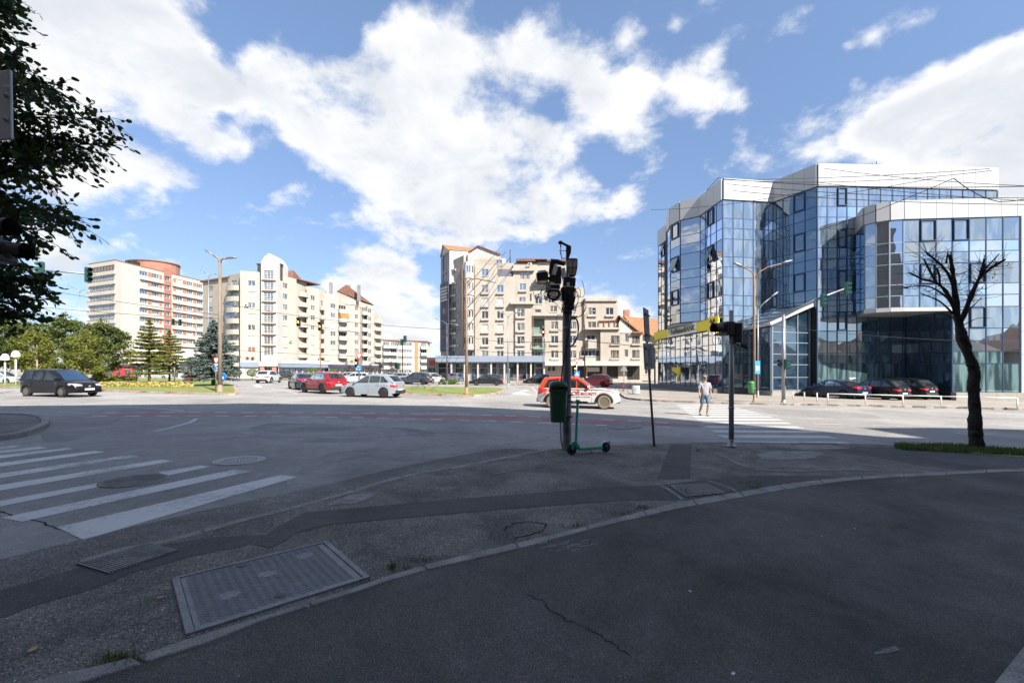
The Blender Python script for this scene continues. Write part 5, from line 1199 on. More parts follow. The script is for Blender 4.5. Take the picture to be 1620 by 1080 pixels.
    mb = MB(); mb.prism([(E0.x,E0.y),(E1.x,E1.y),(29.2,35.2),(29.9,34.75),(E2.x,E2.y),(E25.x,E25.y),(35.2,38.4)], 6.66, 6.9); mb.build('soffit', GPAN2, t)
    rim = [E1, Vector((29.2,35.2)), Vector((29.9,34.75)), E2, E25]
    for a, b in zip(rim, rim[1:]):
        W = Wall(a, b); mb = MB(); mb.prism([W.pt(-.02,0,0)[:2], W.pt(-.02,0,.18)[:2], W.pt(W.len+.02,0,.18)[:2], W.pt(W.len+.02,0,0)[:2]][::-1], 6.62, 6.92); mb.build('rim', GPAN, t)
    def panels(P0, P1, n, z0, z1, out=.16):
        W = Wall(P0, P1)
        for i in range(n):
            u0, u1 = W.len*i/n+.012, W.len*(i+1)/n-.012; mb = MB()
            mb.prism([W.pt(u0,0,-.25)[:2], W.pt(u0,0,out)[:2], W.pt(u1,0,out)[:2], W.pt(u1,0,-.25)[:2]][::-1], z0, z1); mb.build('parapet_panel', GPAN, t)
        mb = MB(); mb.prism([W.pt(0,0,-.2)[:2], W.pt(0,0,out-.03)[:2], W.pt(W.len,0,out-.03)[:2], W.pt(W.len,0,-.2)[:2]][::-1], z0+.02, z1-.02); mb.build('parapet', GMULW, t)
    for a, b, n in ((onl(0),onl(.2),2),(bay[0],bay[1],1),(bay[1],bay[2],1),(bay[2],bay[3],1),(bay[3],bay[4],1),(onl(.72),A,3),(A,B,5),(B,C,4),(C,D,15)): panels(a, b, n, 17.95, 19.9)
    for a, b, n in ((E0,E1,1),(E1,cv[1],1),(cv[1],cv[2],1),(cv[2],E2,1),(E2,E3+Vector((.95,0)),8)): panels(a, b, n, 13.85, 15.3)
    for k in range(8):
        mb = MB(); mb.box(39.15,33.7,-.3+k*1.77,40.1,36,-.3+k*1.77+1.75); mb.build('end_panel', GPAN, t)
    mb = MB(); mb.prism([(L0.x+.3,L0.y),(18.4,50.2),(18.0,48.4),(18.3,46.8),(onl(.72).x+.25,onl(.72).y),(A.x+.15,A.y+.15),(B.x,B.y+.15),(C.x+.15,C.y+.15),(D.x,D.y+.15),(43,62),(22.6,62)], 7, 19.5, 0, 1)
    mb.prism([(L0.x+.3,L0.y),(A.x+.2,A.y+.15),(B.x,B.y+.15),(C.x+.15,C.y+.15),(D.x,D.y+.15),(43,62),(22.6,62)], -.6, 7.0)
    mb.prism([(E0.x+.2,E0.y),(E1.x+.15,E1.y+.1),(29.35,35.4),(30,34.95),(E2.x,E2.y+.15),(39.2,33.95),(39.2,38.5)], 6.95, 15.0); mb.prism([(34.5,38.3),(34.5,34.4),(39.2,33.95),(39.2,38.4)], -.6, 6.93)
    mb.build('core', [mat('dark core', (.02,.025,.03), .9), mat('roof gravel', (.3,.3,.29), .9)], t)
    def plinth(P0, P1, z1, m, out=.14):
        W = Wall(P0, P1); n = max(1, round(W.len/1.6))
        for i in range(n):
            u0, u1 = W.len*i/n+.008, W.len*(i+1)/n-.008; mb = MB(); mb.prism([W.pt(u0,0,-.1)[:2], W.pt(u0,0,out)[:2], W.pt(u1,0,out)[:2], W.pt(u1,0,-.1)[:2]][::-1], -.7, z1); mb.build('plinth_stone', m, t)
    plinth(L0, A, .30, GRAND, .9); plinth(A, Vector((22.4,41.3)), .30, GRAND, .6); plinth(C, Vector((35,38.5)), .30, GRAND, .3); plinth(E25, E3+Vector((1,0)), .28, GRAN, .35)
    K0 = Vector((22.4,41.3)); K = Vector((22.2,37.5)); K1 = Vector((26.2,38.7)); zt = lambda W, u, a, b: a+(b-a)*u/W.len
    plinth(K0, K, .25, GRAN, .05); plinth(K, K1, .25, GRAN, .05)
    for (P0, P1, n, za, zb, g) in ((K0,K,2,5.9,5.9,'gl'),(K,K1,3,5.9,7.6,'dk')):
        W = Wall(P0, P1)
        for i in range(n+1):
            u = W.len*i/n; mb = MB(); mb.prism([W.pt(u-.05,0,-.06)[:2], W.pt(u-.05,0,.1)[:2], W.pt(u+.05,0,.1)[:2], W.pt(u+.05,0,-.06)[:2]][::-1], .25, zt(W,u,za,zb)); mb.build('mullion', GMULW, t)
        for z in (.3,1.4,2.5,3.4,4.4,5.3):
            mb = MB(); mb.prism([W.pt(.05,0,-.04)[:2], W.pt(.05,0,.07)[:2], W.pt(W.len-.05,0,.07)[:2], W.pt(W.len-.05,0,-.04)[:2]][::-1], z-.035, z+.035); mb.build('transom', GMULW if g == 'dk' else GMUL, t)
        for i in range(n):
            u0, u1 = W.len*i/n+.05, W.len*(i+1)/n-.05
            for z0, z1 in ((.3,1.4),(1.4,2.5),(2.5,3.4),(3.4,4.4),(4.4,5.3)): panes.append((W,u0,u1,z0+.035,z1-.035,g))
            mb = MB(); mb.face([W.pt(u0,5.33,.01), W.pt(u1,5.33,.01), W.pt(u1,zt(W,u1,za,zb),.01), W.pt(u0,zt(W,u0,za,zb),.01)]); mb.build('pane', GG[g], t)
    up3 = lambda p, z: Vector((p.x, p.y, z))
    r = [up3(K0,5.95)+Vector((-.4,0,0)), up3(K,5.95)+Vector((-.4,-.4,0)), up3(K1,7.75)+Vector((.1,-.4,0)), up3(B,8.0)]
    for i in range(5):
        a = r[1].lerp(r[2], i/5); b = r[1].lerp(r[2], (i+1)/5); cc = r[0].lerp(r[3], (i+1)/5); d = r[0].lerp(r[3], i/5)
        mb = MB(); mb.face([a,b,cc,d]); mb.build('roof_pane', GG['up'], t)
        mb = MB(); mb.beam(a+Vector((0,0,.04)), d+Vector((0,0,.04)), .08, .1); mb.build('roof_bar', GPAN2, t)
    mb = MB(); mb.beam(r[1]-Vector((0,0,.02)), r[2]-Vector((0,0,.02)), .14, .26); mb.beam(r[0]-Vector((0,0,.02)), r[1]-Vector((0,0,.02)), .14, .26); mb.build('roof_edge', GPAN, t)
    def light(W, u0, u1, z0, z1, tilt=0, m=GMUL):
        mb = MB(); f = .07
        for (a,b,c0,d0) in ((u0,u0+f,z0,z1),(u1-f,u1,z0,z1),(u0+f,u1-f,z0,z0+f),(u0+f,u1-f,z1-f,z1)):
            mb.prism([W.pt(a,0,.02)[:2], W.pt(a,0,.15)[:2], W.pt(b,0,.15)[:2], W.pt(b,0,.02)[:2]][::-1], c0, d0)
        mb.build('opening_light', m, t)
        if tilt:
            mb = MB(); p = [W.pt(u0+f,z1-f,.05), W.pt(u1-f,z1-f,.05), W.pt(u1-f,z0+f,.55), W.pt(u0+f,z0+f,.55)]
            mb.raw(p+[q+Vector((W.n.x,W.n.y,0))*.04 for q in p], ((0,1,2,3),(4,7,6,5),(0,4,5,1),(1,5,6,2),(2,6,7,3),(3,7,4,0))); mb.build('open_sash', GG['dk'], t)
    W = Wall(C, E0); c4 = W.len/4
    for k in range(4): light(W, 2*c4+.03, 3*c4-.03, 17.9-3.6*k-1.6, 17.9-3.6*k-.05)
    W = Wall(E2, E25); c3 = W.len/3; light(W, c3+.03, 2*c3-.03, 12.1, 13.75); light(W, c3+.03, 2*c3-.03, 8.78, 10.32)
    W = Wall(E25, E3); c4 = W.len/4; light(W, c4*0+.03, c4-.03, 12.1, 13.75); light(W, c4+.03, 2*c4-.03, 8.78, 10.32); light(W, c4+.03, 2*c4-.03, 5.3, 6.9)
    W = Wall(onl(.72), A); c4 = W.len/4
    for k, tl in ((0,0),(1,1),(2,0)): light(W, 1.5*c4, 2.5*c4, 17.9-3.6*k-1.6, 17.9-3.6*k-.05, tl)
    W = Wall(bay[2], bay[3])
    for k, tl in ((0,0),(1,1),(2,0)): light(W, .3, W.len-.3, 17.9-3.6*k-1.6, 17.9-3.6*k-.05, tl)
    W = Wall(onl(0), onl(.2)); light(W, W.len*.35, W.len*.66, 16.3, 17.8, 1)
    W = Wall(B, C); c4 = W.len/4
    for k in range(3): light(W, 2*c4, 3*c4, 17.9-3.6*k-1.6, 17.9-3.6*k-.05)
    W = Wall(L0+Vector((-.3,0)), A+Vector((-.3,0))); yel = mat('yellow sign', (.80,.62,.015), .4); blk = M_['black']
    def band(u0, u1, m, o0, o1, nm, z0=5.95, z1=6.95):
        mb = MB(); mb.prism([W.pt(u0,0,o0)[:2], W.pt(u0,0,o1)[:2], W.pt(u1,0,o1)[:2], W.pt(u1,0,o0)[:2]][::-1], z0, z1); mb.build(nm, m, t)
    ub, uc = W.u(1060), W.u(1105.5)
    band(0, ub, yel, 0, .25, 'sign_band'); band(uc, W.len, yel, 0, .25, 'sign_band'); band(ub, uc, M_['white'], 0, .28, 'name_board', 5.95, 7.0)
    fc = bpy.data.curves.new('lettering', 'FONT'); fc.body = 'RaiffeisenBANK'; fc.size = 1.0; fc.extrude = .01; fc.offset = .022
    fo = bpy.data.objects.new('tmp', fc); COL.objects.link(fo); dg = bpy.context.evaluated_depsgraph_get()
    me = bpy.data.meshes.new_from_object(fo.evaluated_get(dg)); bpy.data.objects.remove(fo)
    xs_ = [v.co.x for v in me.vertices]; w0, w1 = min(xs_), max(xs_)
    ut = W.u(1065.5); wid = uc-.25-ut
    for v in me.vertices: v.co.x = (v.co.x-w0)*wid/(w1-w0); v.co.y *= .80
    me.materials.clear(); me.materials.append(blk)
    place('lettering', me, t, W.pt(ut, 6.2, .30), rot=(PI/2,0,W.rz))
    def emblem(u, s, zc, col_, out):   # crossed gable emblem
        mb = MB()
        for sg in (-1,1): mb.beam(W.pt(u-sg*s,zc-s,out), W.pt(u+sg*s*.8,zc+s*.9,out), .05, s*.36)
        mb.beam(W.pt(u-s,zc+s*.35,out), W.pt(u-s*.6,zc+s,out), .05, s*.3); mb.beam(W.pt(u+s,zc+s*.35,out), W.pt(u+s*.6,zc+s,out), .05, s*.3)
        mb.build('emblem', col_, t)
    emblem(W.u(1062.8), .28, 6.5, yel, .31)
    band(W.u(1124), W.u(1141), yel, .251, .32, 'sign_box', 5.75, 7.1); emblem(W.u(1132.5), .42, 6.45, blk, .36)
    W2 = Wall(L0+Vector((-.5,0)), A+Vector((-.5,0))); mb = MB(); u0 = W2.u(1064); u1 = W2.u(1077); um = W2.u(1072)
    p = [W2.pt(u0,2.4,.1), W2.pt(u1,2.4,.1), W2.pt(u1,1.8,.1), W2.pt(um+.35,.9,.1), W2.pt(um-.1,1.7,.1), W2.pt(u0,2.0,.1)]; q = [a-Vector((W2.n.x,W2.n.y,0))*.12 for a in p]
    mb.face(p); mb.face(q[::-1]); [mb.face([p[i],q[i],q[(i+1)%6],p[(i+1)%6]]) for i in range(6)]; mb.build('machine_sign', yel, t)
    mb = MB(); mb.tube([at(1118,301,43.5), at(1137,281,41.8), at(1146,284,41.5)], .035, 5); mb.build('roof_rail', M_['steel_dark'], t)
    for px, py in ((1381,259),(1387,255)): q = at(px, py, 44); mb = MB(); mb.tube([(q.x,q.y,19.4), q], .05, 5); mb.build('aerial', M_['steel_dark'], t)
    def area(p):
        W, u0, u1, z0, z1, g = p; m = W.pt((u0+u1)/2, (z0+z1)/2); d = Vector((m.x, m.y, m.z-EYE)); s = abs(d.normalized().dot(Vector((W.n.x,W.n.y,0))))
        return (u1-u0)*(z1-z0)*s/d.length_squared
    panes.sort(key=area, reverse=True)
    rest = {}
    for k, (W, u0, u1, z0, z1, g) in enumerate(panes):
        if k < 268:
            w, h = u1-u0, z1-z0; key = ('gp', round(w,3), round(h,3), g)
            if key not in _wc:
                mb = MB(); mb.box(-w/2,-.012,-h/2,w/2,.012,h/2); _wc[key] = mb.mesh('pane', GG[g])
            place('pane', _wc[key], t, W.pt((u0+u1)/2, (z0+z1)/2, .02), rot=(random.gauss(0,.0035), 0, W.rz+random.gauss(0,.0045)))
        else:
            mb = rest.setdefault('r', MB()); gi = ['up','dk','sp','gr','gl'].index(g)
            j = random.gauss(0,.004)
            mb.prism([W.pt(u0,0,.0)[:2], W.pt(u0,0,.03)[:2], W.pt(u1,0,.03+j)[:2], W.pt(u1,0,.0)[:2]][::-1], z0, z1, gi)
    if 'r' in rest: rest['r'].build('panes', [GG[k] for k in ('up','dk','sp','gr','gl')], t)['kind'] = 'stuff'
glass_building()
def behind():
    t = thing('apartment_block', (10,-10,0), 'tall brown block behind the viewpoint that shades the crossing', 'apartment block')
    prof = [(-48,27.5),(-12,27.5),(-3.3,28.7),(9.3,32.6),(19.5,32.6),(23.2,30.2),(25.5,26.9),(26.2,22.9),(26.6,20.7),(28.7,20.4),(29.6,23.4),(33.3,23.9),(42,22.5)]
    mb = MB(); n = len(prof)
    top0 = [(x,-4.,h) for x, h in prof]; top1 = [(x,-18.,h) for x, h in prof]; bot = [(x,-4.,-.5) for x, _ in prof]
    mb.grid([bot, top0, top1], sm=False); mb.face([(42,-4,-.5),(42,-18,-.5),(42,-18,22.5),(42,-4,22.5)]); mb.face([(-48,-4,-.5),(-48,-4,27.5),(-48,-18,27.5),(-48,-18,-.5)])
    mb.build('wall', mat('brown render', (.26,.19,.14), .9, var=.1, vs=.4, streak=.3), t)
    W = Wall((40,-3.9),(-44,-3.9))
    for i in range(20):
        for z in (4,7.2,10.4,13.6,16.8):
            add_window(t, Wall((40,-4.0),(-44,-4.0)), 2+i*4.2, z, 1.6, 1.5, 'two', random.choice(['win','curt']), 'frame', True).location.y += .18
    for x, y, lab in ((58,-9,'low house with brown tiled roof across the road on the right'),(74,-4,'pale house with long brown roof reflected in the right wing'),(92,2,'house with red brown roof farthest along the side street')):
        h = thing('house', (x,y,0), lab, 'house'); mb = MB(); mb.box(x-7,y-6,-1,x+7,y+5,5.2); mb.build('wall', B_['beige2'], h)
        mb = MB(); mb.raw([(x-8,y-7,5),(x+8,y-7,5),(x+8,y+6,5),(x-8,y+6,5),(x-4,y-.5,9.6),(x+4,y-.5,9.6)], ((0,1,5,4),(1,2,5),(2,3,4,5),(3,0,4),(0,3,2,1))); mb.build('roof', B_['roof'], h)
        for k in (-3.5,0,3.5): add_window(h, Wall((x+7,y+5.2),(x-7,y+5.2)), 7+k, 1.4, 1.3, 1.6, 'two', 'win')
behind()
def carpaint(name, col, metal=.0, rough=.28): return mat(name, col, rough, metal=metal, coat=.15 if max(col) < .06 else .9, spec=.3)
CARGL = glass_mat('car glass', (.012,.015,.016), .05, (.55,.62,.64), rough=.02, inside2=(.04,.045,.045), iscale=1.5)
TAIL = mat('red tail lamp', (.55,.02,.015), .15, coat=1); HEAD = mat('headlamp', (.62,.64,.66), .12, metal=.5, coat=1); RIM = mat('alloy wheel', (.42,.42,.43), .3, metal=.8)
RIMD = mat('dark alloy wheel', (.24,.21,.19), .35, metal=.7); PLATE = mat('number plate', (.75,.75,.74), .5); TRIM = mat('car trim plastic', (.028,.029,.031), .55); GRILLE = mat('grille', (.012,.012,.013), .35)
MUDTYRE = mat('muddy tyre', (.19,.15,.10), .95, var=.3, vs=9)
def lerpf(pts, x):
    for (a, b), (c, d) in zip(pts, pts[1:]):
        if x <= c: return b+(d-b)*max(0, (x-a))/(c-a) if c > a else d
    return pts[-1][1]
CARS = {
 'mpv':   dict(L=4.40,W=1.80,H=1.64,r=.32,wx=(.80,3.50),top=[(0,.55),(.03,.98),(.2,1.0),(3.35,.98),(3.7,.93),(4.15,.80),(4.33,.66),(4.4,.45)],D=(.06,1.0),C=(.30,1.60),B=(2.55,1.62),A=(3.52,.99),gc=.2,cut=(1.15,2.0),cladding=False),
 'suv':   dict(L=4.33,W=1.80,H=1.66,r=.355,wx=(.83,3.50),top=[(0,.60),(.04,1.06),(.2,1.08),(3.0,1.05),(3.5,1.03),(4.1,.94),(4.26,.78),(4.33,.55)],D=(.08,1.08),C=(.38,1.60),B=(2.15,1.64),A=(3.0,1.08),gc=.25,cut=(1.2,2.1),cladding=True),
 'cuv':   dict(L=4.55,W=1.84,H=1.67,r=.36,wx=(.88,3.62),top=[(0,.62),(.04,1.06),(.2,1.10),(3.1,1.02),(3.6,1.0),(4.25,.88),(4.45,.74),(4.55,.5)],D=(.10,1.10),C=(.62,1.56),B=(2.3,1.66),A=(3.22,1.04),gc=.24,cut=(1.25,2.15),cladding=True),
 'hatch': dict(L=4.30,W=1.78,H=1.58,r=.33,wx=(.80,3.40),top=[(0,.58),(.04,1.0),(.2,1.03),(3.0,.97),(3.45,.93),(4.05,.78),(4.23,.62),(4.3,.42)],D=(.08,1.03),C=(.62,1.50),B=(2.2,1.57),A=(3.25,.97),gc=.2,cut=(1.1,1.95),cladding=False),
 'fast':  dict(L=4.87,W=1.86,H=1.48,r=.345,wx=(1.0,3.88),top=[(0,.60),(.05,1.02),(.3,1.06),(1.0,1.0),(3.3,.95),(3.9,.88),(4.5,.74),(4.77,.6),(4.87,.4)],D=(.55,1.06),C=(1.65,1.43),B=(2.65,1.47),A=(3.65,.94),gc=.17,cut=(1.75,2.6),cladding=False),
 'estate':dict(L=4.60,W=1.78,H=1.47,r=.32,wx=(.88,3.60),top=[(0,.55),(.04,.95),(.2,.97),(3.3,.93),(3.7,.88),(4.35,.74),(4.52,.6),(4.6,.4)],D=(.08,.97),C=(.5,1.42),B=(2.5,1.46),A=(3.4,.93),gc=.18,cut=(1.2,2.1),cladding=False),
 'pickup':dict(L=5.0,W=1.84,H=1.78,r=.38,wx=(1.1,4.1),top=[(0,.65),(.03,1.14),(1.7,1.16),(3.4,1.12),(3.9,1.10),(4.7,.98),(4.9,.8),(5.0,.6)],D=(1.75,1.16),C=(1.9,1.74),B=(2.9,1.76),A=(3.75,1.14),gc=.3,cut=(2.05,2.75),cladding=True)}
def wheel_mesh(r, w, muddy=False, n=20):
    mb = MB(); T = Matrix.Rotation(PI/2, 4, 'X')
    mb.lathe([(r*.66,-w/2),(r*.9,-w/2),(r*.985,-w*.38),(r,-w*.2),(r,w*.2),(r*.985,w*.38),(r*.9,w/2),(r*.66,w/2),(r*.63,w*.3),(r*.63,-w*.3)], T, n)
    return mb.mesh('wheel', MUDTYRE if muddy else M_['rubber'])
def rim_mesh(r, w, m, spokes=5):
    mb = MB(); T = Matrix.Rotation(PI/2, 4, 'X')
    mb.lathe([(r*.66,-w*.47),(r*.6,-w*.47),(r*.58,-w*.2),(r*.58,w*.2),(r*.6,w*.47),(r*.66,w*.47)], T, 20, 0)
    mb.lathe([(0,-w*.1),(r*.58,-w*.1),(r*.58,w*.1),(0,w*.1)], T, 14, 1)
    for s in (-1, 1):
        for k in range(spokes):
            a = 2*PI*k/spokes+.3; R = Matrix.Rotation(a, 4, 'Y'); mb.boxM(R, 0, s*w*.30-.012, -r*.07, r*.62, s*w*.42, r*.07, 0)
        mb.lathe([(0,s*w*.44),(r*.14,s*w*.44),(r*.15,s*w*.3)], T, 10, 0)
    return mb.mesh('rim', [m, GRILLE])
def make_car(kind, paint, rimm=None, muddy=False, tails=True, roofrails=False, nspk=5, det=True):
    S = CARS[kind]; L, Wd, r, wx = S['L'], S['W'], S['r'], S['wx']; hw = Wd/2; ra = r*1.16
    root = bpy.data.objects.new('car', None); COL.objects.link(root)
    zl0 = S['gc']+.02
    def low(x):
        z = zl0+(.10*max(0,(x-(L-.35))/.35))+(.10*max(0,(.3-x)/.3))
        for w in wx:
            if abs(x-w) < ra: z = max(z, r*.98+math.sqrt(max(0,ra*ra-(x-w)**2))*1.0)
        return z
    def plan(x):       # half width along the car
        e = min(x, L-x)/.75
        return hw*(1-.26*max(0,1-e)**2.2)
    xs = sorted(set([0,.04,.12,.25,.42]+[L-.42,L-.25,L-.12,L-.04,L]+[w+ra*q for w in wx for q in (-1.001,-.985,-.9,-.7,-.4,0,.4,.7,.9,.985,1.001)]+[wx[0]+ra+.2+k*(wx[1]-wx[0]-2*ra-.4)/4 for k in range(5)]+[p[0] for p in S['top'] if .3 < p[0] < L-.3]))
    rows = []; 
    for x in xs:
        zt = lerpf(S['top'], x); zb = min(low(x), zt-.03); p = plan(x); inn = .035 if any(abs(x-w) < ra for w in wx) else .0
        prof = [(p*.86, zb), (p*.965, zb+.01), (p*.985, zb+(zt-zb)*.22), (p*1.0, zb+(zt-zb)*.5), (p*.985, zb+(zt-zb)*.78), (p*.955, zt-.035), (p*.90, zt), (p*.5, zt+.022), (0, zt+.03)]
        rows.append([(x, y, z) for y, z in prof]+[(x, -y, z) for y, z in prof[-2::-1]])
    mb = MB(); mb.grid(rows); mb.face(rows[0][::-1]); mb.face(rows[-1])
    mb.box(.15,-hw*.84,zl0+.02,L-.15,hw*.84,zl0+.06,1)
    for w in wx:
        for s in (-1,1):
            pts = [(w+ra*math.cos(PI*k/8), r*.98+ra*math.sin(PI*k/8)) for k in range(9)]
            mb.grid([[(x, s*hw*.99, z) for x, z in pts],[(x, s*hw*.55, z) for x, z in pts]], 1)
            mb.face([(w-ra, s*hw*.55, zl0), (w+ra, s*hw*.55, zl0), (w+ra, s*hw*.55, r*1.1)]+[(x, s*hw*.55, z) for x, z in pts]+[(w-ra, s*hw*.55, r*1.1)], 1)
    body = mb.build('body', [paint, GRILLE], root)
    for v in (0,): 
        me = body.data; bm = bmesh.new(); bm.from_mesh(me); bmesh.ops.remove_doubles(bm, verts=bm.verts, dist=1e-4); bmesh.ops.recalc_face_normals(bm, faces=bm.faces); bm.to_mesh(me); bm.free(); me.set_sharp_from_angle(angle=math.radians(38))
    Dx, Cx, Bx, Ax = S['D'], S['C'], S['B'], S['A']; wb = hw*.90; wr = hw*.70
    zr = lambda x: Cx[1]+(Bx[1]-Cx[1])*(x-Cx[0])/(Bx[0]-Cx[0])+.045*math.sin(PI*max(0,min(1,(x-Cx[0])/(Bx[0]-Cx[0]))))
    bz = lambda x: lerpf(S['top'], x)-.02
    def sy(x, z):       # the cabin side's half width at a height
        zb_ = bz(x); k = max(0, min(1, (z-zb_)/(S['H']-zb_))); return (wb+(wr-wb)*k**1.15)*(1-.06*max(0,(.6-(x-Dx[0]))/.6))
    n = 8
    edge = [Vector((Dx[0], 0, bz(Dx[0])))]+[Vector((Dx[0]+(Cx[0]-Dx[0])*q, 0, bz(Dx[0])+(Cx[1]-bz(Dx[0]))*q)) for q in (.35,.7)]+[Vector((Cx[0]+(Bx[0]-Cx[0])*k/n, 0, zr(Cx[0]+(Bx[0]-Cx[0])*k/n))) for k in range(n+1)]+[Vector((Bx[0]+(Ax[0]-Bx[0])*q, 0, Bx[1]+(bz(Ax[0])-Bx[1])*q)) for q in (.3,.65)]+[Vector((Ax[0], 0, bz(Ax[0])))]
    rows = []
    for i, e in enumerate(edge):
        y = sy(e.x, e.z); roof = 3 <= i <= 3+n; ends = i < 3 or i > 3+n
        bul = .09 if ends and 0 <= i else 0
        sg = 1 if i > 3+n else (-1 if i < 3 else 0)
        rows.append([(e.x-0*sg, y, e.z-.03 if roof else e.z), (e.x+sg*bul*.5, y*.86, e.z+(.012 if roof else 0)), (e.x+sg*bul, 0, e.z+(.03 if roof else 0)), (e.x+sg*bul*.5, -y*.86, e.z+(.012 if roof else 0)), (e.x, -y, e.z-.03 if roof else e.z)])
    mb = MB(); mb.grid(rows, 0)
    for s in (0, 4):
        up_ = [Vector(r_[s]) for r_ in rows]
        dn = [Vector((v.x, math.copysign(sy(v.x, bz(v.x)), v.y), bz(v.x))) for v in up_]
        for k in range(len(up_)-1):
            f = [up_[k], up_[k+1], dn[k+1], dn[k]]
            mb.face(f if s == 0 else f[::-1], 0, False)
    mb.build('cabin', paint, root, fix=True).data.set_sharp_from_angle(angle=math.radians(40))
    def endpane(a, b, nm, sg, m=.07):
        rows = []
        for k in range(4):
            q = .07+.84*k/3; x = a[0]+(b[0]-a[0])*q; z = a[1]+(b[1]-a[1])*q; y = sy(x, z)-.09
            rows.append([(x+sg*.014, y, z+.008), (x+sg*.062, y*.8, z+.010), (x+sg*.105, 0, z+.012), (x+sg*.062, -y*.8, z+.010), (x+sg*.014, -y, z+.008)])
        mb = MB(); mb.grid(rows); mb.build(nm, CARGL, root)
    endpane((Ax[0], bz(Ax[0])), Bx, 'windscreen', 1); 
    zrb = bz(Dx[0])+(.08 if kind not in ('fast','pickup') else 0)
    endpane((Dx[0]+(Cx[0]-Dx[0])*((zrb-bz(Dx[0]))/(Cx[1]-bz(Dx[0]))), zrb), Cx, 'rear_window', -1)
    x0, x1 = Dx[0], Ax[0]; c0, c1 = S['cut']
    def edgeL(z): return Dx[0]+(Cx[0]-Dx[0])*(z-bz(Dx[0]))/(Cx[1]-bz(Dx[0]))
    def edgeR(z): return Ax[0]+(Bx[0]-Ax[0])*(z-bz(Ax[0]))/(Bx[1]-bz(Ax[0]))
    zlo = lambda x: bz(x)+.045; zhi = lambda x: zr(x)-.10
    segs = [(c1+.035, None), (c0+.03, c1-.035), (None, c0-.03)]
    for sI, (a, b) in enumerate(segs):
        zt_ = zhi(min(max(a or c0, Cx[0]), Bx[0]))
        rear = a is None; front = b is None
        def xr(q):  # right boundary at height fraction
            if not front: return b
            z = zlo(Ax[0])+q*(zt_-zlo(Ax[0])); return edgeR(z)-.16
        def xl(q):
            if not rear: return a
            z = zlo(c0)+q*(zt_-zlo(c0)); return max(edgeL(z)+(.22 if kind in ('mpv','estate','suv') else .30), Dx[0]+.1)
        if kind == 'pickup' and rear: continue
        for s in (-1, 1):
            rws = []
            for k in range(4):
                q = k/3; l_, r_ = xl(q), xr(q)
                if r_-l_ < .05: l_ = r_-.05
                row = []
                for j in range(5):
                    x = l_+(r_-l_)*j/4; z = zlo(x)+(zhi(min(max(x,Cx[0]),Bx[0]))-zlo(x))*q if not front else zlo(x)+(zt_-zlo(x))*q
                    row.append((x, s*(sy(x, z)+.010), z))
                rws.append(row)
            mb = MB(); mb.grid(rws); mb.build('side_window', CARGL, root)
    tag_ = 'mud' if muddy else ''
    rk = (kind, tag_, (rimm or RIM).name, nspk)
    if rk not in _wc: _wc[rk] = (wheel_mesh(r, .22, muddy), rim_mesh(r, .225, rimm or RIM, nspk))
    for w in wx:
        for s in (-1, 1):
            o = place('wheel', _wc[rk][0], root, (w, s*(hw-.115), r), world=False); place('rim', _wc[rk][1], o, (0,0,0), world=False)
    zt = lerpf(S['top'], .1)
    def bx(name, m, x0,y0,z0,x1,y1,z1, bev=.0):
        mb = MB(); mb.box(x0,y0,z0,x1,y1,z1); return mb.build(name, m, root, bevel=bev)
    pe = plan(.08)
    for s in (-1,1):
        zt0 = .80*S['H']*.6 if kind != 'suv' else .86
        hL = .22 if kind in ('mpv','suv','estate') else .15
        mb = MB(); wdt = .34 if kind in ('fast','hatch','cuv') else .2
        zA = zt-.30 if kind != 'fast' else zt-.2
        mb.raw([(-.012,s*(pe*.96-wdt),zA+.02),(.012,s*pe*1.0,zA),(.30,s*(plan(.30)+.012),zA+.06),(.30,s*(plan(.30)+.008),zA+hL),(.05,s*pe*.97,zA+hL+.02),(-.0,s*(pe*.96-wdt),zA+hL-.01),(.3,s*(pe-.3),zA+.1)], ((0,1,4,5),(1,2,3,4),(5,4,3,6),(0,6,2,1))); mb.build('tail_lamp', TAIL, root)
        xf = L-.10; pf = plan(xf); zf = lerpf(S['top'], L-.28)-.13
        mb = MB(); mb.raw([(L+.0,s*(pf*.50),zf-.02),(L-.02,s*pf*.90,zf-.04),(L-.42,s*(plan(L-.42)+.008),zf+.03),(L-.42,s*(plan(L-.42)-.0),zf+.14),(L-.14,s*pf*.88,zf+.13),(L-.10,s*pf*.5,zf+.08),(L-.3,s*pf*.4,zf)], ((0,1,4,5),(1,2,3,4),(5,4,3,6),(0,6,2,1))); mb.build('headlight', HEAD, root)
        mb = MB(); mx_ = Ax[0]-.28; mb.box(mx_-.08,s*(hw*.93),bz(mx_)+.05,mx_+.07,s*(hw*.93+.2),bz(mx_)+.19); mb.build('mirror', paint if kind != 'pickup' else TRIM, root, fix=True, bevel=.03)
        for xh in (c0+.12 if kind != 'pickup' else c1-.3, c1+.1):
            mb = MB(); mb.box(xh, s*(hw*.985)-.008, bz(xh)-.17, xh+.19, s*(hw*.985)+.022, bz(xh)-.14); mb.build('door_handle', paint, root)
        for xd in (c0-.18, c1, Ax[0]-.12):
            zz = [zl0+.08, zl0+.45, bz(xd)-.02]
            mb = MB(); p = []
            for z in zz:
                k = (z-low(xd))/max(.1,(lerpf(S['top'],xd)-low(xd))); y = plan(xd)*(.985+.015*(1-abs(k-.5)*2) if k < .8 else .97)
                p.append((xd, s*(y+.004), z))
            mb.grid([[(a_[0]-.006,a_[1],a_[2]) for a_ in p],[(a_[0]+.006,a_[1],a_[2]) for a_ in p]], sm=False); mb.build('door_gap', GRILLE, root)
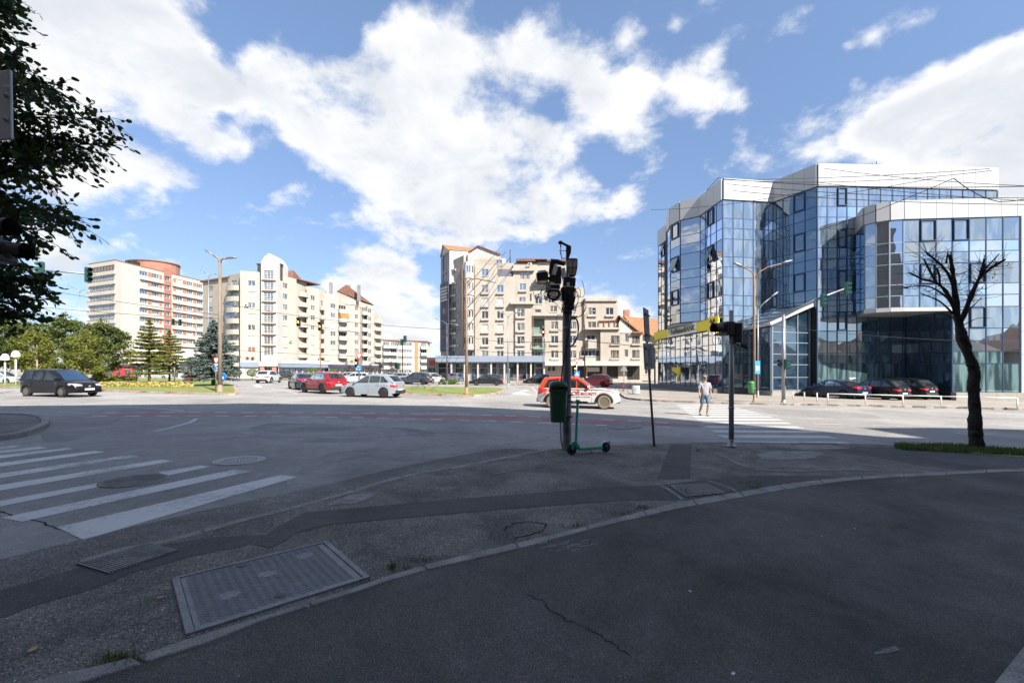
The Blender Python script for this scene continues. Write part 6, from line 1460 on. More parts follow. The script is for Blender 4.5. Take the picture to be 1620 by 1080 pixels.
        if S['cladding']:
            mb = MB()
            for w in wx:
                q = [PI*k/10 for k in range(11)]
                mb.grid([[(w+(ra+dr)*math.cos(a_), s*(plan(w+(ra)*math.cos(a_))*.985+off), r*.98+(ra+dr)*math.sin(a_)) for a_ in q] for dr, off in ((-.01,.012),(.075,.016),(.08,-.01))])
            mb.box(wx[0]+ra, s*(hw*.955)-.01, zl0-.03, wx[1]-ra, s*(hw*.985)+.012, zl0+.14)
            mb.build('cladding', TRIM, root)
        if roofrails:
            mb = MB(); mb.tube([(Cx[0]+.15, s*(wr-.02), zr(Cx[0])+.0), (Cx[0]+.25, s*(wr-.03), zr(Cx[0]+.25)+.06), (Bx[0]-.3, s*(wr-.03), zr(Bx[0]-.3)+.07), (Bx[0]-.15, s*(wr-.02), zr(Bx[0])+.0)], .018, 6); mb.build('roof_rail', TRIM, root)
    bx('number_plate', PLATE, -.03, -.26, .62 if kind in ('mpv','suv','hatch','cuv','pickup') and kind != 'hatch' else .46, -.005, .26, .73 if kind in ('mpv','suv','cuv','pickup') else .57)
    bx('number_plate', PLATE, L+.002, -.26, .40, L+.022, .26, .51)
    bx('rear_bumper', TRIM if S['cladding'] or kind == 'hatch' else paint, -.055, -hw*.72, zl0+.06, .1, hw*.72, zl0+.28, .03)
    bx('front_bumper', TRIM if S['cladding'] else paint, L-.14, -hw*.72, zl0+.02, L+.0, hw*.72, zl0+.20, .03)
    bx('grille', GRILLE, L-.16, -hw*.42, .52, L-.001, hw*.42, .66)
    bx('badge', HEAD, L-.02, -.05, .60, L+.01, .05, .68); bx('badge', HEAD, -.02, -.045, zt-.22, .0, .045, zt-.14)
    return root
def set_car(root, label, near_r, near_f, side, group=None, cat='car', dx=0.):
    """stand a car so that its visible wheels touch the ground at two points of the photograph's plane"""
    root['label'] = label; root['category'] = cat
    if group: root['group'] = group
    return root
def pose(kind, pr, pf, left_visible):
    """position and heading from the two visible wheel contacts (rear, front)"""
    S = CARS[kind]; a = G(*pr); b = G(*pf); m = (a+b)/2; d = (b-a); d.z = 0; ln = d.length; d.normalize()
    n = Vector((-d.y, d.x, 0))                       # the car's left
    cpos = m - n*(S['W']/2-.11)*(1 if left_visible else -1)      # centre line between the axles
    o = cpos - d*((S['wx'][0]+S['wx'][1])/2)
    print('wheelbase', kind, round(ln, 2), 'want', round(S['wx'][1]-S['wx'][0], 2))
    return Vector((o.x, o.y, gz(cpos.x))), math.atan2(d.y, d.x)
def put(root, kind, pr, pf, lv, label, dz=0., **k):
    l, a = pose(kind, pr, pf, lv); root.location = l+Vector((0,0,dz)); root.rotation_euler = (0,0,a)
    tag(root, label, k.get('cat','car'), k.get('group')); return root
def put_at(root, px, py, heading, label, dz=0., Y=None, **k):
    """stand a car with its middle over one ground point; heading in degrees"""
    g = G(px, py, dz) if Y is None else at(px, py, Y); a = math.radians(heading); L = root['len']
    root.location = Vector((g.x-math.cos(a)*L/2, g.y-math.sin(a)*L/2, gz(g.x)+dz)); root.rotation_euler = (0,0,a)
    tag(root, label, k.get('cat','car'), k.get('group')); return root
GR = 'cars on the roads round the junction'
put(make_car('mpv', carpaint('black car paint', (.010,.010,.013)), RIMD), 'mpv', (42,626.6), (101,628.4), False, 'black people carrier turning at the left edge, headlights facing right', group=GR)
put(make_car('hatch', carpaint('pale silver blue car paint', (.36,.41,.46), .35), RIMD), 'hatch', (602,629.2), (559.5,627.8), True, 'pale silver blue hatchback with dark wheel arches, rear lamps to the right', group=GR)
put(make_car('cuv', carpaint('deep red car paint', (.30,.012,.02), .2), RIM), 'cuv', (506,622.6), (486,621), True, 'glossy deep red crossover between the blue saloon and the silver hatchback', group=GR)
put(make_car('fast', carpaint('dark blue car paint', (.02,.035,.10), .2), RIM), 'fast', (468.2,616.3), (460,614.8), True, 'dark blue saloon partly hidden by the red crossover', group=GR)
WHITE = carpaint('white car paint', (.55,.55,.54)); REDP = carpaint('orange red car paint', (.72,.055,.02))
duster = make_car('suv', WHITE, mat('muddy alloy wheel', (.14,.12,.10), .6, metal=.2), muddy=True, roofrails=True, nspk=6)
def livery():
    S = CARS['suv']; hw = S['W']/2; L = S['L']
    for o in list(kids(duster)):
        if o.name.startswith('cabin'): o.data.materials[0] = REDP
    for s in (-1, 1):
        xs_ = [.02+ (4.05-.02)*k/24 for k in range(25)]; rows = []
        for q in (0,.5,1):
            row = []
            for x in xs_:
                zt = lerpf(S['top'], x); zlow_ = min(zt-.05, 1.0+(.0 if x < 3.0 else (x-3.0)*(-.04))) - (.12 if x < .7 else 0) if x < 3.2 else zt-.07
                z = zlow_+(zt-.03-zlow_)*q; e = min(x, L-x)/.75; p = hw*(1-.26*max(0,1-e)**2.2)
                k = .985 if q == 0 else (.975 if q == .5 else .952)
                row.append((x, s*(p*k+.012), z))
            rows.append(row)
        mb = MB(); mb.grid(rows); mb.build('red_stripe', REDP, duster)
    for (x0, x1) in ((3.15, 3.9),):
        mb = MB(); mb.grid([[(x, y, lerpf(S['top'], x)+.032*(1-abs(y)*.9)+.006) for y in (-.55,-.3,0,.3,.55)] for x in (3.1,3.4,3.7,3.95)]); mb.build('bonnet_stripe', REDP, duster)
    def text(body, x, z, size, m, side=-1, sx=1., name='lettering', bold=.01):
        fc = bpy.data.curves.new('lettering', 'FONT'); fc.body = body; fc.size = size; fc.extrude = .003; fc.offset = bold*size
        fo = bpy.data.objects.new('tmp', fc); COL.objects.link(fo); dg = bpy.context.evaluated_depsgraph_get()
        me = bpy.data.meshes.new_from_object(fo.evaluated_get(dg)); bpy.data.objects.remove(fo); me.materials.clear(); me.materials.append(m)
        for v in me.vertices: v.co.x *= sx
        return place(name, me, duster, (x, side*(hw*1.0+.006), z), rot=(PI/2,0,0) if side < 0 else (PI/2,0,PI), world=False)
    RT = mat('dark red lettering', (.42,.015,.02), .5); GT = mat('grey lettering', (.2,.2,.22), .5)
    text('EUROŠ', 1.22, .705, .30, RT, sx=1.12, bold=.012); text('SECURITY', 2.30, .72, .19, RT, sx=.98, bold=.012)
    text('servicii complete de securitate', 1.75, .60, .085, GT); text('UR', .22, .72, .2, RT, sx=1.2, bold=.012)
livery()
put(duster, 'suv', (866.5,644.6), (963.7,647.4), False, 'white and orange red security patrol off-roader with muddy wheels passing behind the pole', group=GR)
PK = 'cars parked by the glass building'
p1 = make_car('fast', carpaint('navy car paint', (.012,.02,.05)), RIM, nspk=7)
l1, a1 = pose('fast', (1340,633.4), (1276,629.2), True)
put(p1, 'fast', (1340,633.4), (1276,629.2), True, 'navy fastback saloon parked nearest the signal mast by the glass building', dz=.10, group=PK)
for i, (kind, px, py, lab) in enumerate((('hatch',1401,633.0,'black hatchback parked between the navy saloon and the black off-roader'),('cuv',1442,632.2,'black off-roader, last of the three cars parked by the glass building'))):
    r = make_car(kind, carpaint('black car paint two', (.008,.009,.012)), RIM); S = CARS[kind]; g = G(px, py, .1); d = Vector((math.cos(a1), math.sin(a1), 0)); n = Vector((-d.y, d.x, 0))
    o = g-n*(S['W']/2-.11)-d*S['wx'][0]; r.location = (o.x, o.y, gz(o.x)+.12); r.rotation_euler = (0,0,a1); tag(r, lab, 'car', PK)
def mk(kind, name, col, metal=.2):
    r = make_car(kind, carpaint(name, col, metal)); r['len'] = CARS[kind]['L']; return r
FR = 'cars standing along the far side streets'
put_at(mk('cuv','white pearl car paint',(.62,.62,.61)), 425.5, 605.5, 97, 'white off-roader driving away up the middle street', group=GR)
put_at(mk('estate','charcoal car paint',(.025,.03,.036)), 769, 609.4, 182, 'charcoal estate car passing in front of the shop windows', group=FR)
put_at(mk('cuv','slate blue car paint',(.045,.055,.09)), 656, 607.6, 176, 'slate blue off-roader crossing behind the silver hatchback', group=FR)
put_at(mk('hatch','silver white car paint',(.5,.52,.54)), 684, 606.3, 70, 'small silver white hatchback seen from behind beside the round green bush', group=FR)
put_at(mk('hatch','small black car paint',(.02,.022,.026)), 850, 608.2, 178, 'small dark hatchback in front of the pillar shopfront left of the bin', group=FR)
put_at(mk('hatch','red car paint',(.45,.02,.02)), 941, 611.6, 150, 'red hatchback half hidden behind the patrol car', dz=.12, group=FR)
put_at(mk('estate','grey silver car paint',(.40,.42,.44)), 551, 603.2, 170, 'silver estate behind the red crossover', group=FR)
put_at(mk('estate','white car paint two',(.6,.61,.62)), 562, 605.2, 186, 'white car partly hidden by the roundabout sign post', group=FR)
put_at(mk('pickup','dark grey pickup paint',(.06,.065,.07)), 452, 600.4, 175, 'dark grey pickup by the shop under the blue grey fascia', cat='pickup', group=FR)
put_at(mk('hatch','bright red car paint',(.42,.015,.02)), 322, 600.6, 200, 'red hatchback behind the blue spruce', group=FR)
put_at(mk('mpv','light silver car paint',(.42,.43,.46)), 253, 599.6, 4, 'light silver people carrier beyond the flower bed', group=FR)
put_at(mk('hatch','ice blue car paint',(.45,.50,.55)), 3, 607.5, 6, 'pale ice blue car cut by the left edge of the frame', group=FR)
put_at(mk('hatch','mid blue car paint',(.10,.14,.22)), 722, 604.6, 80, 'blue grey hatchback behind the middle rusty lamp post', group=FR)
put_at(mk('estate','dull silver car paint',(.30,.31,.33)), 628, 603.4, 178, 'dull silver estate farthest behind the row of dark red trees', group=FR)
put_at(mk('estate','black far car paint',(.02,.02,.022)), 703, 602.6, 95, 'black car behind the small silver white hatchback', group=FR)
put_at(mk('hatch','cream far car paint',(.48,.47,.44)), 665, 602.2, 185, 'cream car standing below the big green bush', group=FR)
put_at(mk('estate','grey far car paint',(.18,.19,.2)), 610, 601.8, 182, 'grey estate below the distant low block', group=FR)
def tubeo(name, pts, r, m, parent, n=8): mb = MB(); mb.tube(pts, r, n); return mb.build(name, m, parent)
def signal(parent, p, rz, n=3, s=1., lit=None, housing='green_sig', plate=False):
    """a traffic signal head as parts of a mast; faces local -y turned by rz; p is its middle"""
    T = Matrix.Translation(p) @ Matrix.Rotation(rz, 4, 'Z') @ Matrix.Scale(s, 4); h = .30*n
    mb = MB(); mb.boxM(T, -.15,-.0,-h/2,.15,.2,h/2); mb.build('signal_housing', M_[housing], parent, bevel=.02)
    for k in range(n):
        z = h/2-.15-k*.30; V = T @ Matrix.Translation((0,-.0,z)) @ Matrix.Rotation(PI/2,4,'X')
        mb = MB(); mb.lathe([(0,.004),(.10,.004),(.10,-.01)], V, 12); mb.build('lens', M_['amber'] if lit == k else M_['lens'], parent)
        mb = MB(); R = []
        for zz in (.0, .22):
            R.append([tuple(V @ Vector((.125*math.cos(a), .125*math.sin(a), zz))) for a in [math.radians(-30+q*30) for q in range(9)]])
        mb.grid(R); 
        R2 = [[tuple(V @ Vector((.118*math.cos(a), .118*math.sin(a), zz))) for a in [math.radians(-30+q*30) for q in range(9)]] for zz in (.0,.22)]; mb.grid(R2)
        mb.build('visor', M_[housing] if housing != 'black' else M_['black'], parent)
    if plate: mb = MB(); mb.boxM(T, -.24,.06,-h/2-.08,.24,.075,h/2+.08); mb.build('backing_board', M_['black'], parent)
def disc_sign(parent, p, r, m, rz=0, name='sign_disc', mark=None):
    T = Matrix.Translation(p) @ Matrix.Rotation(rz,4,'Z') @ Matrix.Rotation(PI/2,4,'X')
    mb = MB(); mb.lathe([(0,.0),(r,.0),(r,.012),(r*.93,.012)], T, 20); mb.lathe([(r,.012),(r*.93,.014),(0,.014)], T, 20, 1)
    mb.build(name, [M_['white'], m], parent)
    def arrow(a, L_=.62, w=.13, off=(0,0)):
        mb = MB(); R = T @ Matrix.Translation((off[0]*r, off[1]*r, 0)) @ Matrix.Rotation(a,4,'Z')
        P = lambda x, y: tuple(R @ Vector((x*r, y*r, .020)))
        mb.face([P(-L_,-w),P(L_*.25,-w),P(L_*.25,w),P(-L_,w)]); mb.face([P(L_*.2,-w*2.6),P(L_*.85,0),P(L_*.2,w*2.6)]); mb.build('sign_arrow', M_['white'], parent)
    if mark == 'down_right': arrow(math.radians(-45), .75, .14)
    if mark == 'round':
        for k in range(3):
            a = math.radians(90+120*k); arrow(a+PI/2-.35, .33, .10, (.5*math.cos(a), .5*math.sin(a)))
def tri_sign(parent, p, r, rz=0, down=True, back=False):
    T = Matrix.Translation(p) @ Matrix.Rotation(rz,4,'Z') @ Matrix.Rotation(PI/2,4,'X')
    def tri(q, z0, z1, m, name):
        a0 = -PI/2 if down else PI/2; v = [tuple(T @ Vector((q*math.cos(a0+2*PI*k/3), q*math.sin(a0+2*PI*k/3), z))) for z in (z0,z1) for k in range(3)]
        mb = MB(); mb.raw(v, ((2,1,0),(3,4,5),(0,1,4,3),(1,2,5,4),(2,0,3,5))); mb.build(name, m, parent)
    tri(r, 0, .012, M_['steel'] if back else M_['red'], 'sign_plate')
    if not back: tri(r*.62, .013, .017, M_['white'], 'sign_field')
def base(px, py, dz=0): return G(px, py, dz)
def lamp(px, pyb, pyt, arms, label, r=.09, m='steel', dz=.14, group='street lamps', tilt=0, Y=None, head=1.):
    b = G(px, pyb, dz) if Y is None else Vector(((px-CX)/F*Y, Y, gz((px-CX)/F*Y))); t = thing('street_lamp', b, label, 'street lamp', group)
    top = at(px+tilt, pyt, b.y)
    tubeo('pole', [b, b.lerp(top,.5), top], [r, r*.85, r*.6], M_[m], t, 10)
    mb = MB(); mb.lathe([(r*1.9,0),(r*1.9,.05),(r*1.2,.07),(r*1.1,.5),(r*.95,.52)], Matrix.Translation(b), 12); mb.build('foot', M_[m], t)
    for (ax, ay) in arms:
        e = at(ax, ay, b.y); mid = top.lerp(e,.5)+Vector((0,0,abs(e.x-top.x)*.06)); s_ = top-Vector((0,0,.35))
        tubeo('arm', [s_, top.lerp(e,.2), mid, e], r*.45, M_[m], t, 7)
        d = (e-mid).normalized(); mb = MB(); l = .75*head
        q = Vector((-d.y, d.x, 0)).normalized() if abs(d.z) < .99 else Vector((0,1,0)); u = Vector((0,0,1))
        ring = lambda c, w, h: [c-q*w-u*h*.2, c+q*w-u*h*.2, c+q*w*.7+u*h, c-q*w*.7+u*h]
        R = [ring(e, .05, .05), ring(e+d*l*.3, .13, .10), ring(e+d*l*.8, .12, .08), ring(e+d*l, .05, .04)]
        mb.grid(R, close=True); mb.face(R[0][::-1]); mb.face(R[-1]); mb.build('lamp_head', M_['steel'], t, fix=True)
    return t, b, top
M_['rust2'] = mat('brown lamp post', (.27,.17,.10), .75, var=.3, vs=1.5, stretch=(3,3,.5))
lt, lb, ltop = lamp(348, 620, 411, [(338,404),(358,409)], 'tall brown concrete lamp post with two short arms before the blue spruce', .15, 'concrete_post', group='street lamps')
lamp(1193.5, 636, 433, [(1176,423),(1236,417)], 'rusty brown double armed lamp post on the pavement before the glass building', .075, 'rust2', dz=.13)
lamp(738, 623, 441, [(770,444)], 'rusty lamp post with one long arm on the middle island', .12, 'rust2', dz=.15)
lamp(803.5, 613, 499, [(797,496),(815,495.5)], 'slim grey double lamp post in front of the shop windows', .07, 'steel', dz=.14)
lamp(707, 608, 512, [(697,507),(718,513)], 'grey lamp post crowded with boxes beside the banner gable', .10, 'steel_dark', dz=.02)
lamp(126, 600, 460, [(112,454),(139,458)], 'slender grey double lamp post among the left pines', .09, 'steel', dz=.0)
lamp(330, 600, 436, [(322,430),(338,434)], 'grey lamp post just left of the brown concrete one', .10, 'steel', dz=.0, Y=85)
lamp(571, 603, 485, [(553,482)], 'brown lamp post with a single arm beside the roundabout signal mast', .12, 'rust2', dz=.0, Y=72)
lamp(507, 602, 517, [(494,503)], 'brown lamp post with a single raised arm above the parked pickup', .10, 'rust2', dz=.0, Y=80)
lamp(925, 609, 498, [(934,494)], 'rusty post right behind the cable pole before the cream block', .10, 'rust2', dz=.13, Y=62)
lamp(1199, 628, 489, [(1219,471)], 'lamp post just behind the rusty double armed one', .07, 'steel', dz=.13)
for px, py, lab in ((8,566,'left mushroom shaped white park lamp'),(25,561,'right mushroom shaped white park lamp')):
    b = Vector(((px-CX)/F*44, 44, gz(-50))); t = thing('park_lamp', b, lab, 'park lamp', 'mushroom park lamps'); top = at(px, py, 44)
    tubeo('pole', [b, top], .07, M_['white'], t); mb = MB(); mb.lathe([(.32,-.25),(.36,-.2),(.30,.15),(.16,.38),(0,.44)], Matrix.Translation(top), 14); mb.build('shade', M_['white'], t)
def mast(px, pyb, pyt, label, r=.07, dz=0., Y=None, m='steel', cat='traffic signal'):
    b = G(px, pyb, dz) if Y is None else Vector(((px-CX)/F*Y, Y, gz((px-CX)/F*Y)+dz)); t = thing('signal_mast', b, label, cat, 'traffic signals')
    top = at(px, pyt, b.y); tubeo('pole', [b, top], [r, r*.85], M_[m], t, 12)
    mb = MB(); mb.lathe([(r*1.8,0),(r*1.8,.04),(r*1.15,.06),(r*1.1,.18),(r*.98,.2)], Matrix.Translation(b), 12); mb.build('foot', M_[m], t)
    return t, b, top
t, b, top = mast(1157, 707, 491, 'near grey signal pole with dark heads standing by the crossing', .062, D)
signal(t, at(1143,520,b.y-.0)+Vector((.0,0,.0)), math.radians(-78), 1, 1.15, housing='black')
mb = MB(); q = at(1149.5,520,b.y); mb.box(q.x-.035,q.y-.08,q.z-.16,q.x+.035,q.y+.08,q.z+.16); mb.build('bracket', M_['white'], t)
signal(t, at(1166,527,b.y+.05), math.radians(150), 2, .82, housing='black')
mb = MB(); q = at(1176,548,b.y); mb.boxM(Matrix.Translation(q) @ Matrix.Rotation(.5,4,'Y'), -.10,-.05,-.05,.10,.05,.05); mb.build('detector', M_['black'], t, bevel=.01)
tubeo('bracket', [at(1160,541,b.y), at(1170,547,b.y)], .015, M_['black'], t, 6)
for z in (.95, 2.6): mb = MB(); mb.lathe([(.066,0),(.068,.01),(.068,.05),(.066,.06)], Matrix.Translation(b+Vector((0,0,z))), 12); mb.build('clamp', M_['steel'], t)
t, b, top = mast(1239.5, 637, 498, 'tall signal mast whose rising arm carries two green heads before the glass building', .11, .13)
e = at(1335, 457, b.y-1.0); tubeo('arm', [top-Vector((0,0,.1)), top.lerp(e,.5)+Vector((0,0,.1)), e], [.07,.06,.04], M_['steel'], t)
signal(t, at(1303,475,b.y-.8)+Vector((0,0,0)), math.radians(62), 3, .85); signal(t, at(1341,457,b.y-1.0), math.radians(62), 3, .9)
signal(t, at(1246,576,b.y-.2), math.radians(62), 3, .75); signal(t, at(1235,574,b.y+.1), math.radians(-70), 2, .8, housing='black')
mb = MB(); q = at(1242,604,b.y); mb.box(q.x-.05,q.y-.12,q.z-.25,q.x+.1,q.y+.1,q.z+.25); mb.build('control_box', M_['black'], t)
t, b, top = mast(-30, 640, 420, 'signal mast behind the dark leaves with an arm carrying two green heads', .10, .0, Y=27)
e = at(150, 434, 27); tubeo('arm', [top, e], [.07,.045], M_['steel'], t); signal(t, at(140.5,434.5,26.8), math.radians(62), 3, 1.0); signal(t, at(63,425,26.8), math.radians(-60), 3, .95, housing='green_sig')
t, b, top = mast(568, 606, 526, 'signal mast with yield and roundabout signs, its arm holding two lit amber heads', .10, .14, Y=58)
e = at(471, 512, 56); tubeo('arm', [top, e], [.06,.04], M_['steel'], t); signal(t, at(472,509,55.7), 0, 3, 1.25, lit=1, housing='black'); signal(t, at(506,516,56), 0, 3, 1.25, lit=1, housing='black'); signal(t, at(563.5,574,57.6), 0, 3, 1.2, lit=1, housing='black')
tri_sign(t, at(568,562,57.6), .62); disc_sign(t, at(567,582.5,57.5), .42, M_['blue'], mark='round')
t, b, top = mast(310, 603, 511, 'signal mast left of the concrete lamp post with two green heads on its arm', .08, 0, Y=70)
e = at(273,509,70); tubeo('arm', [top, e], [.05,.04], M_['steel'], t); signal(t, at(274,509,69.8), 1.1, 3, 1.1); signal(t, at(285,510,69.8), 1.1, 3, 1.1)
t, b, top = mast(276, 606, 566, 'short signal post with a lit amber head beside the young larch', .07, .14, Y=50)
signal(t, at(276,572,49.8), 0, 3, .95, lit=1, housing='black')
t, b, top = mast(628, 602, 548, 'green signal mast with a bent arm in front of the distant blocks', .09, 0, Y=66)
e = at(640,536,66); tubeo('arm', [top, top.lerp(e,.5)+Vector((-.1,0,.25)), e], [.07,.06,.05], M_['steel'], t); signal(t, at(641,536,65.8), 1.0, 3, 1.1); signal(t, at(636,541,66), 1.0, 3, 1.0); signal(t, at(626,578,65.8), .6, 3, 1.05); signal(t, at(631,579,65.8), 1.2, 3, 1.05)
t, b, top = mast(912, 615, 566, 'signal post with yield sign and blue crossing sign behind the cable pole', .08, .13)
tri_sign(t, at(912.5,570,b.y-.1), .34); signal(t, at(910,581,b.y-.1), 0, 2, .85, lit=1, housing='black')
mb = MB(); q = at(913,591,b.y-.1); mb.box(q.x-.3,q.y-.02,q.z-.3,q.x+.3,q.y,q.z+.3); mb.build('sign_plate', M_['blue'], t)
mb = MB(); mb.face([q+Vector((-.22,-.025,-.2)), q+Vector((.22,-.025,-.2)), q+Vector((0,-.025,.22))]); mb.build('sign_field', M_['white'], t)
t, b, top = mast(859, 604, 515, 'lit amber head on a slim post left of the cable pole', .06, .13, Y=66); signal(t, at(859.5,525,65.8), 0, 3, 1.2, lit=1, housing='black')
t, b, top = mast(806, 612, 570, 'dark green signal head on the post by the shop windows', .06, .13, Y=60); signal(t, at(806,577,59.8), .5, 3, .9)
tubeo('pole', [at(803,612,60), at(803,600,60)], .05, M_['steel'], t)
def post(px, pyb, pyt, label, r=.035, dz=0., Y=None, m='steel', name='road_sign'):
    b = G(px, pyb, dz) if Y is None else Vector(((px-CX)/F*Y, Y, gz((px-CX)/F*Y)+dz)); t = thing(name, b, label, 'road sign', 'road signs on posts')
    tubeo('post', [b, at(px, pyt, b.y)], r, M_[m], t); return t, b
t, b = post(351, 619.5, 590, 'blue round sign with white arrow pointing down right on the left island', .04, .15); disc_sign(t, at(351,596,b.y-.08), .33, M_['blue'], mark='down_right')
t, b = post(341.5, 616, 566, 'yield triangle above a blue and white round sign just left of the concrete lamp post', .04, .15); tri_sign(t, at(342,569,b.y-.06), .40, .2); disc_sign(t, at(341.5,581,b.y-.06), .30, M_['white'], mark=None); disc_sign(t, at(341.5,581,b.y-.08), .22, M_['blue'], mark='round')
t, b = post(216, 608, 577, 'blue arrow sign over a white name plate in the flower bed island', .035, .15); disc_sign(t, at(216,580,b.y-.05), .32, M_['blue'], mark='down_right')
mb = MB(); q = at(217,587,b.y-.05); mb.box(q.x-.62,q.y,q.z-.13,q.x+.62,q.y+.02,q.z+.13); mb.build('name_plate', M_['white'], t)
t, b = post(987, 619, 580, 'grey back of a triangular warning sign near the parked bicycle', .03, .13); tri_sign(t, at(987,583.5,b.y-.05), .42, 0, False, True)
b = G(1035, 706, D); t = thing('road_sign', b, 'leaning dark post with two sign boards seen from their backs', 'road sign', 'road signs on posts'); top = at(1020, 492, b.y)
tubeo('post', [b, top], .03, M_['steel_dark'], t)
ax = (top-b).normalized()
def board(px, py0, py1, w, h, a, name):
    c = at(px, (py0+py1)/2, b.y-.05); R = Matrix.Translation(c) @ Matrix.Rotation(-.055,4,'Y') @ Matrix.Rotation(math.radians(a),4,'Z')
    mb = MB(); mb.boxM(R, -w/2,-.015,-h/2,w/2,.015,h/2); mb.build(name, M_['steel_dark'], t, bevel=.008)
    for z in (-h*.3, h*.3): mb = MB(); mb.boxM(R, -w*.42,-.05,z-.02,w*.42,-.016,z+.02); mb.build('rail', M_['black'], t)
    mb = MB(); mb.boxM(R, -.03,-.06,-h*.42,.03,-.051,h*.42); mb.build('channel', M_['black'], t)
board(1023, 488, 541, .62, .82, 63, 'board'); board(1027, 543, 584, .66, .64, 52, 'board')
b = G(1006, 623.5, .13); t = thing('utility_cabinet', b, 'small pale grey cabinet on the far pavement beside a bicycle', 'cabinet')
mb = MB(); mb.box(b.x-.27,b.y-.2,b.z+.08,b.x+.27,b.y+.25,b.z+.72); mb.build('body', M_['white'], t, bevel=.01)
mb = MB(); mb.box(b.x-.25,b.y-.215,b.z+.1,b.x+.02,b.y-.202,b.z+.7); mb.build('door', mat('grey cabinet door', (.30,.33,.36), .6), t)
for sx in (-.2,.2): mb = MB(); mb.box(b.x+sx-.03,b.y-.15,b.z,b.x+sx+.03,b.y-.09,b.z+.08); mb.build('leg', M_['steel'], t)
def bicycle(px, py, rz, label, dz=.13, Y=None):
    b = G(px, py, dz); t = thing('bicycle', b, label, 'bicycle', 'parked bicycles'); R = Matrix.Translation(b) @ Matrix.Rotation(rz,4,'Z'); V = lambda x, z, y=0: R @ Vector((x, y, z))
    for x in (-.52,.52): tubeo('wheel', [V(x+.33*math.cos(PI*k/9), .34+.33*math.sin(PI*k/9)) for k in range(19)], .018, M_['rubber'], t, 5)
    tubeo('frame', [V(-.52,.34),V(-.12,.30),V(.33,.78),V(-.22,.78),V(-.12,.30)], .018, M_['red'], t, 6); tubeo('seat_stay', [V(-.52,.34),V(-.22,.78),V(-.25,.9)], .014, M_['red'], t, 6)
    tubeo('fork', [V(.52,.34),V(.36,.8),V(.33,.98)], .015, M_['black'], t, 6); tubeo('handlebar', [V(.30,1.0,-.26),V(.36,.98,0),V(.30,1.0,.26)], .014, M_['black'], t, 6)
    mb = MB(); mb.boxM(R, -.38,-.06,.9,-.14,.06,.95); mb.build('saddle', M_['black'], t, bevel=.015)
bicycle(989, 623, -.5, 'bicycle leaning near the triangular sign on the far pavement'); bicycle(822, 606.3, .9, 'bicycle parked before the shop windows left of the cable pole'); 
def railing():
    posts = [(1314,638.3),(1374,640.2),(1434,642),(1495,643.6),(1555,645.4),(1617,647),(1680,648.8),(1745,650.5)]; P = [G(x, y-1, .13)+Vector((0,.25,0)) for x, y in posts]
    t = thing('railing', P[0], 'long low white metal rail in front of the parked cars', 'railing')
    for p in P: tubeo('post', [p, p+Vector((0,0,.62))], .035, M_['white'], t)
    for a, b_ in zip(P, P[1:]): tubeo('rail', [a+Vector((.03,0,.60)), b_+Vector((-.03,0,.60))], .03, M_['white'], t)
railing()
for px, py, lab in ((1254.5,632.5,'first short white bollard left of the low rail, by the navy car nose'),(1272.5,634.5,'second short white bollard, between the outer two'),(1292.5,636.5,'third short white bollard, next to the low rail')):
    p = G(px, py-1, .13); t = thing('bollard', p, lab, 'bollard', 'short white bollards'); tubeo('post', [p, p+Vector((0,0,.60))], .035, M_['white'], t); mb = MB(); mb.lathe([(.04,.6),(.04,.62),(.02,.64),(0,.645)], Matrix.Translation(p), 8); mb.build('cap', M_['steel'], t)
p = at(1188.5,612,G(1193.5,636,.13).y-.25); t = thing('litter_bin', p, 'bright green litter bin hanging on the rusty double armed lamp post', 'litter bin')
BG = mat('bright green plastic', (.06,.25,.08), .5)
mb = MB(); mb.lathe([(.13,-.40),(.16,-.38),(.19,.18),(.19,.2)], Matrix.Translation(p), 12); mb.build('body', BG, t); mb = MB(); mb.lathe([(.2,.22),(.21,.25),(.16,.36),(0,.38)], Matrix.Translation(p), 12); mb.build('lid', BG, t)
mb = MB(); mb.box(p.x+.12,p.y-.02,p.z-.1,p.x+.28,p.y+.2,p.z-.04); mb.build('bracket', M_['steel'], t)
q = at(1198.5,581,G(1193.5,636,.13).y-.12); t = thing('road_sign', q, 'small blue plate fixed to the rusty double armed lamp post', 'road sign'); mb = MB(); mb.box(q.x-.17,q.y,q.z-.42,q.x+.17,q.y+.02,q.z+.42); mb.build('plate', mat('light blue plate', (.05,.35,.65), .5), t); mb = MB(); mb.box(q.x-.10,q.y-.006,q.z-.2,q.x+.10,q.y-.001,q.z+.1); mb.build('field', M_['white'], t)
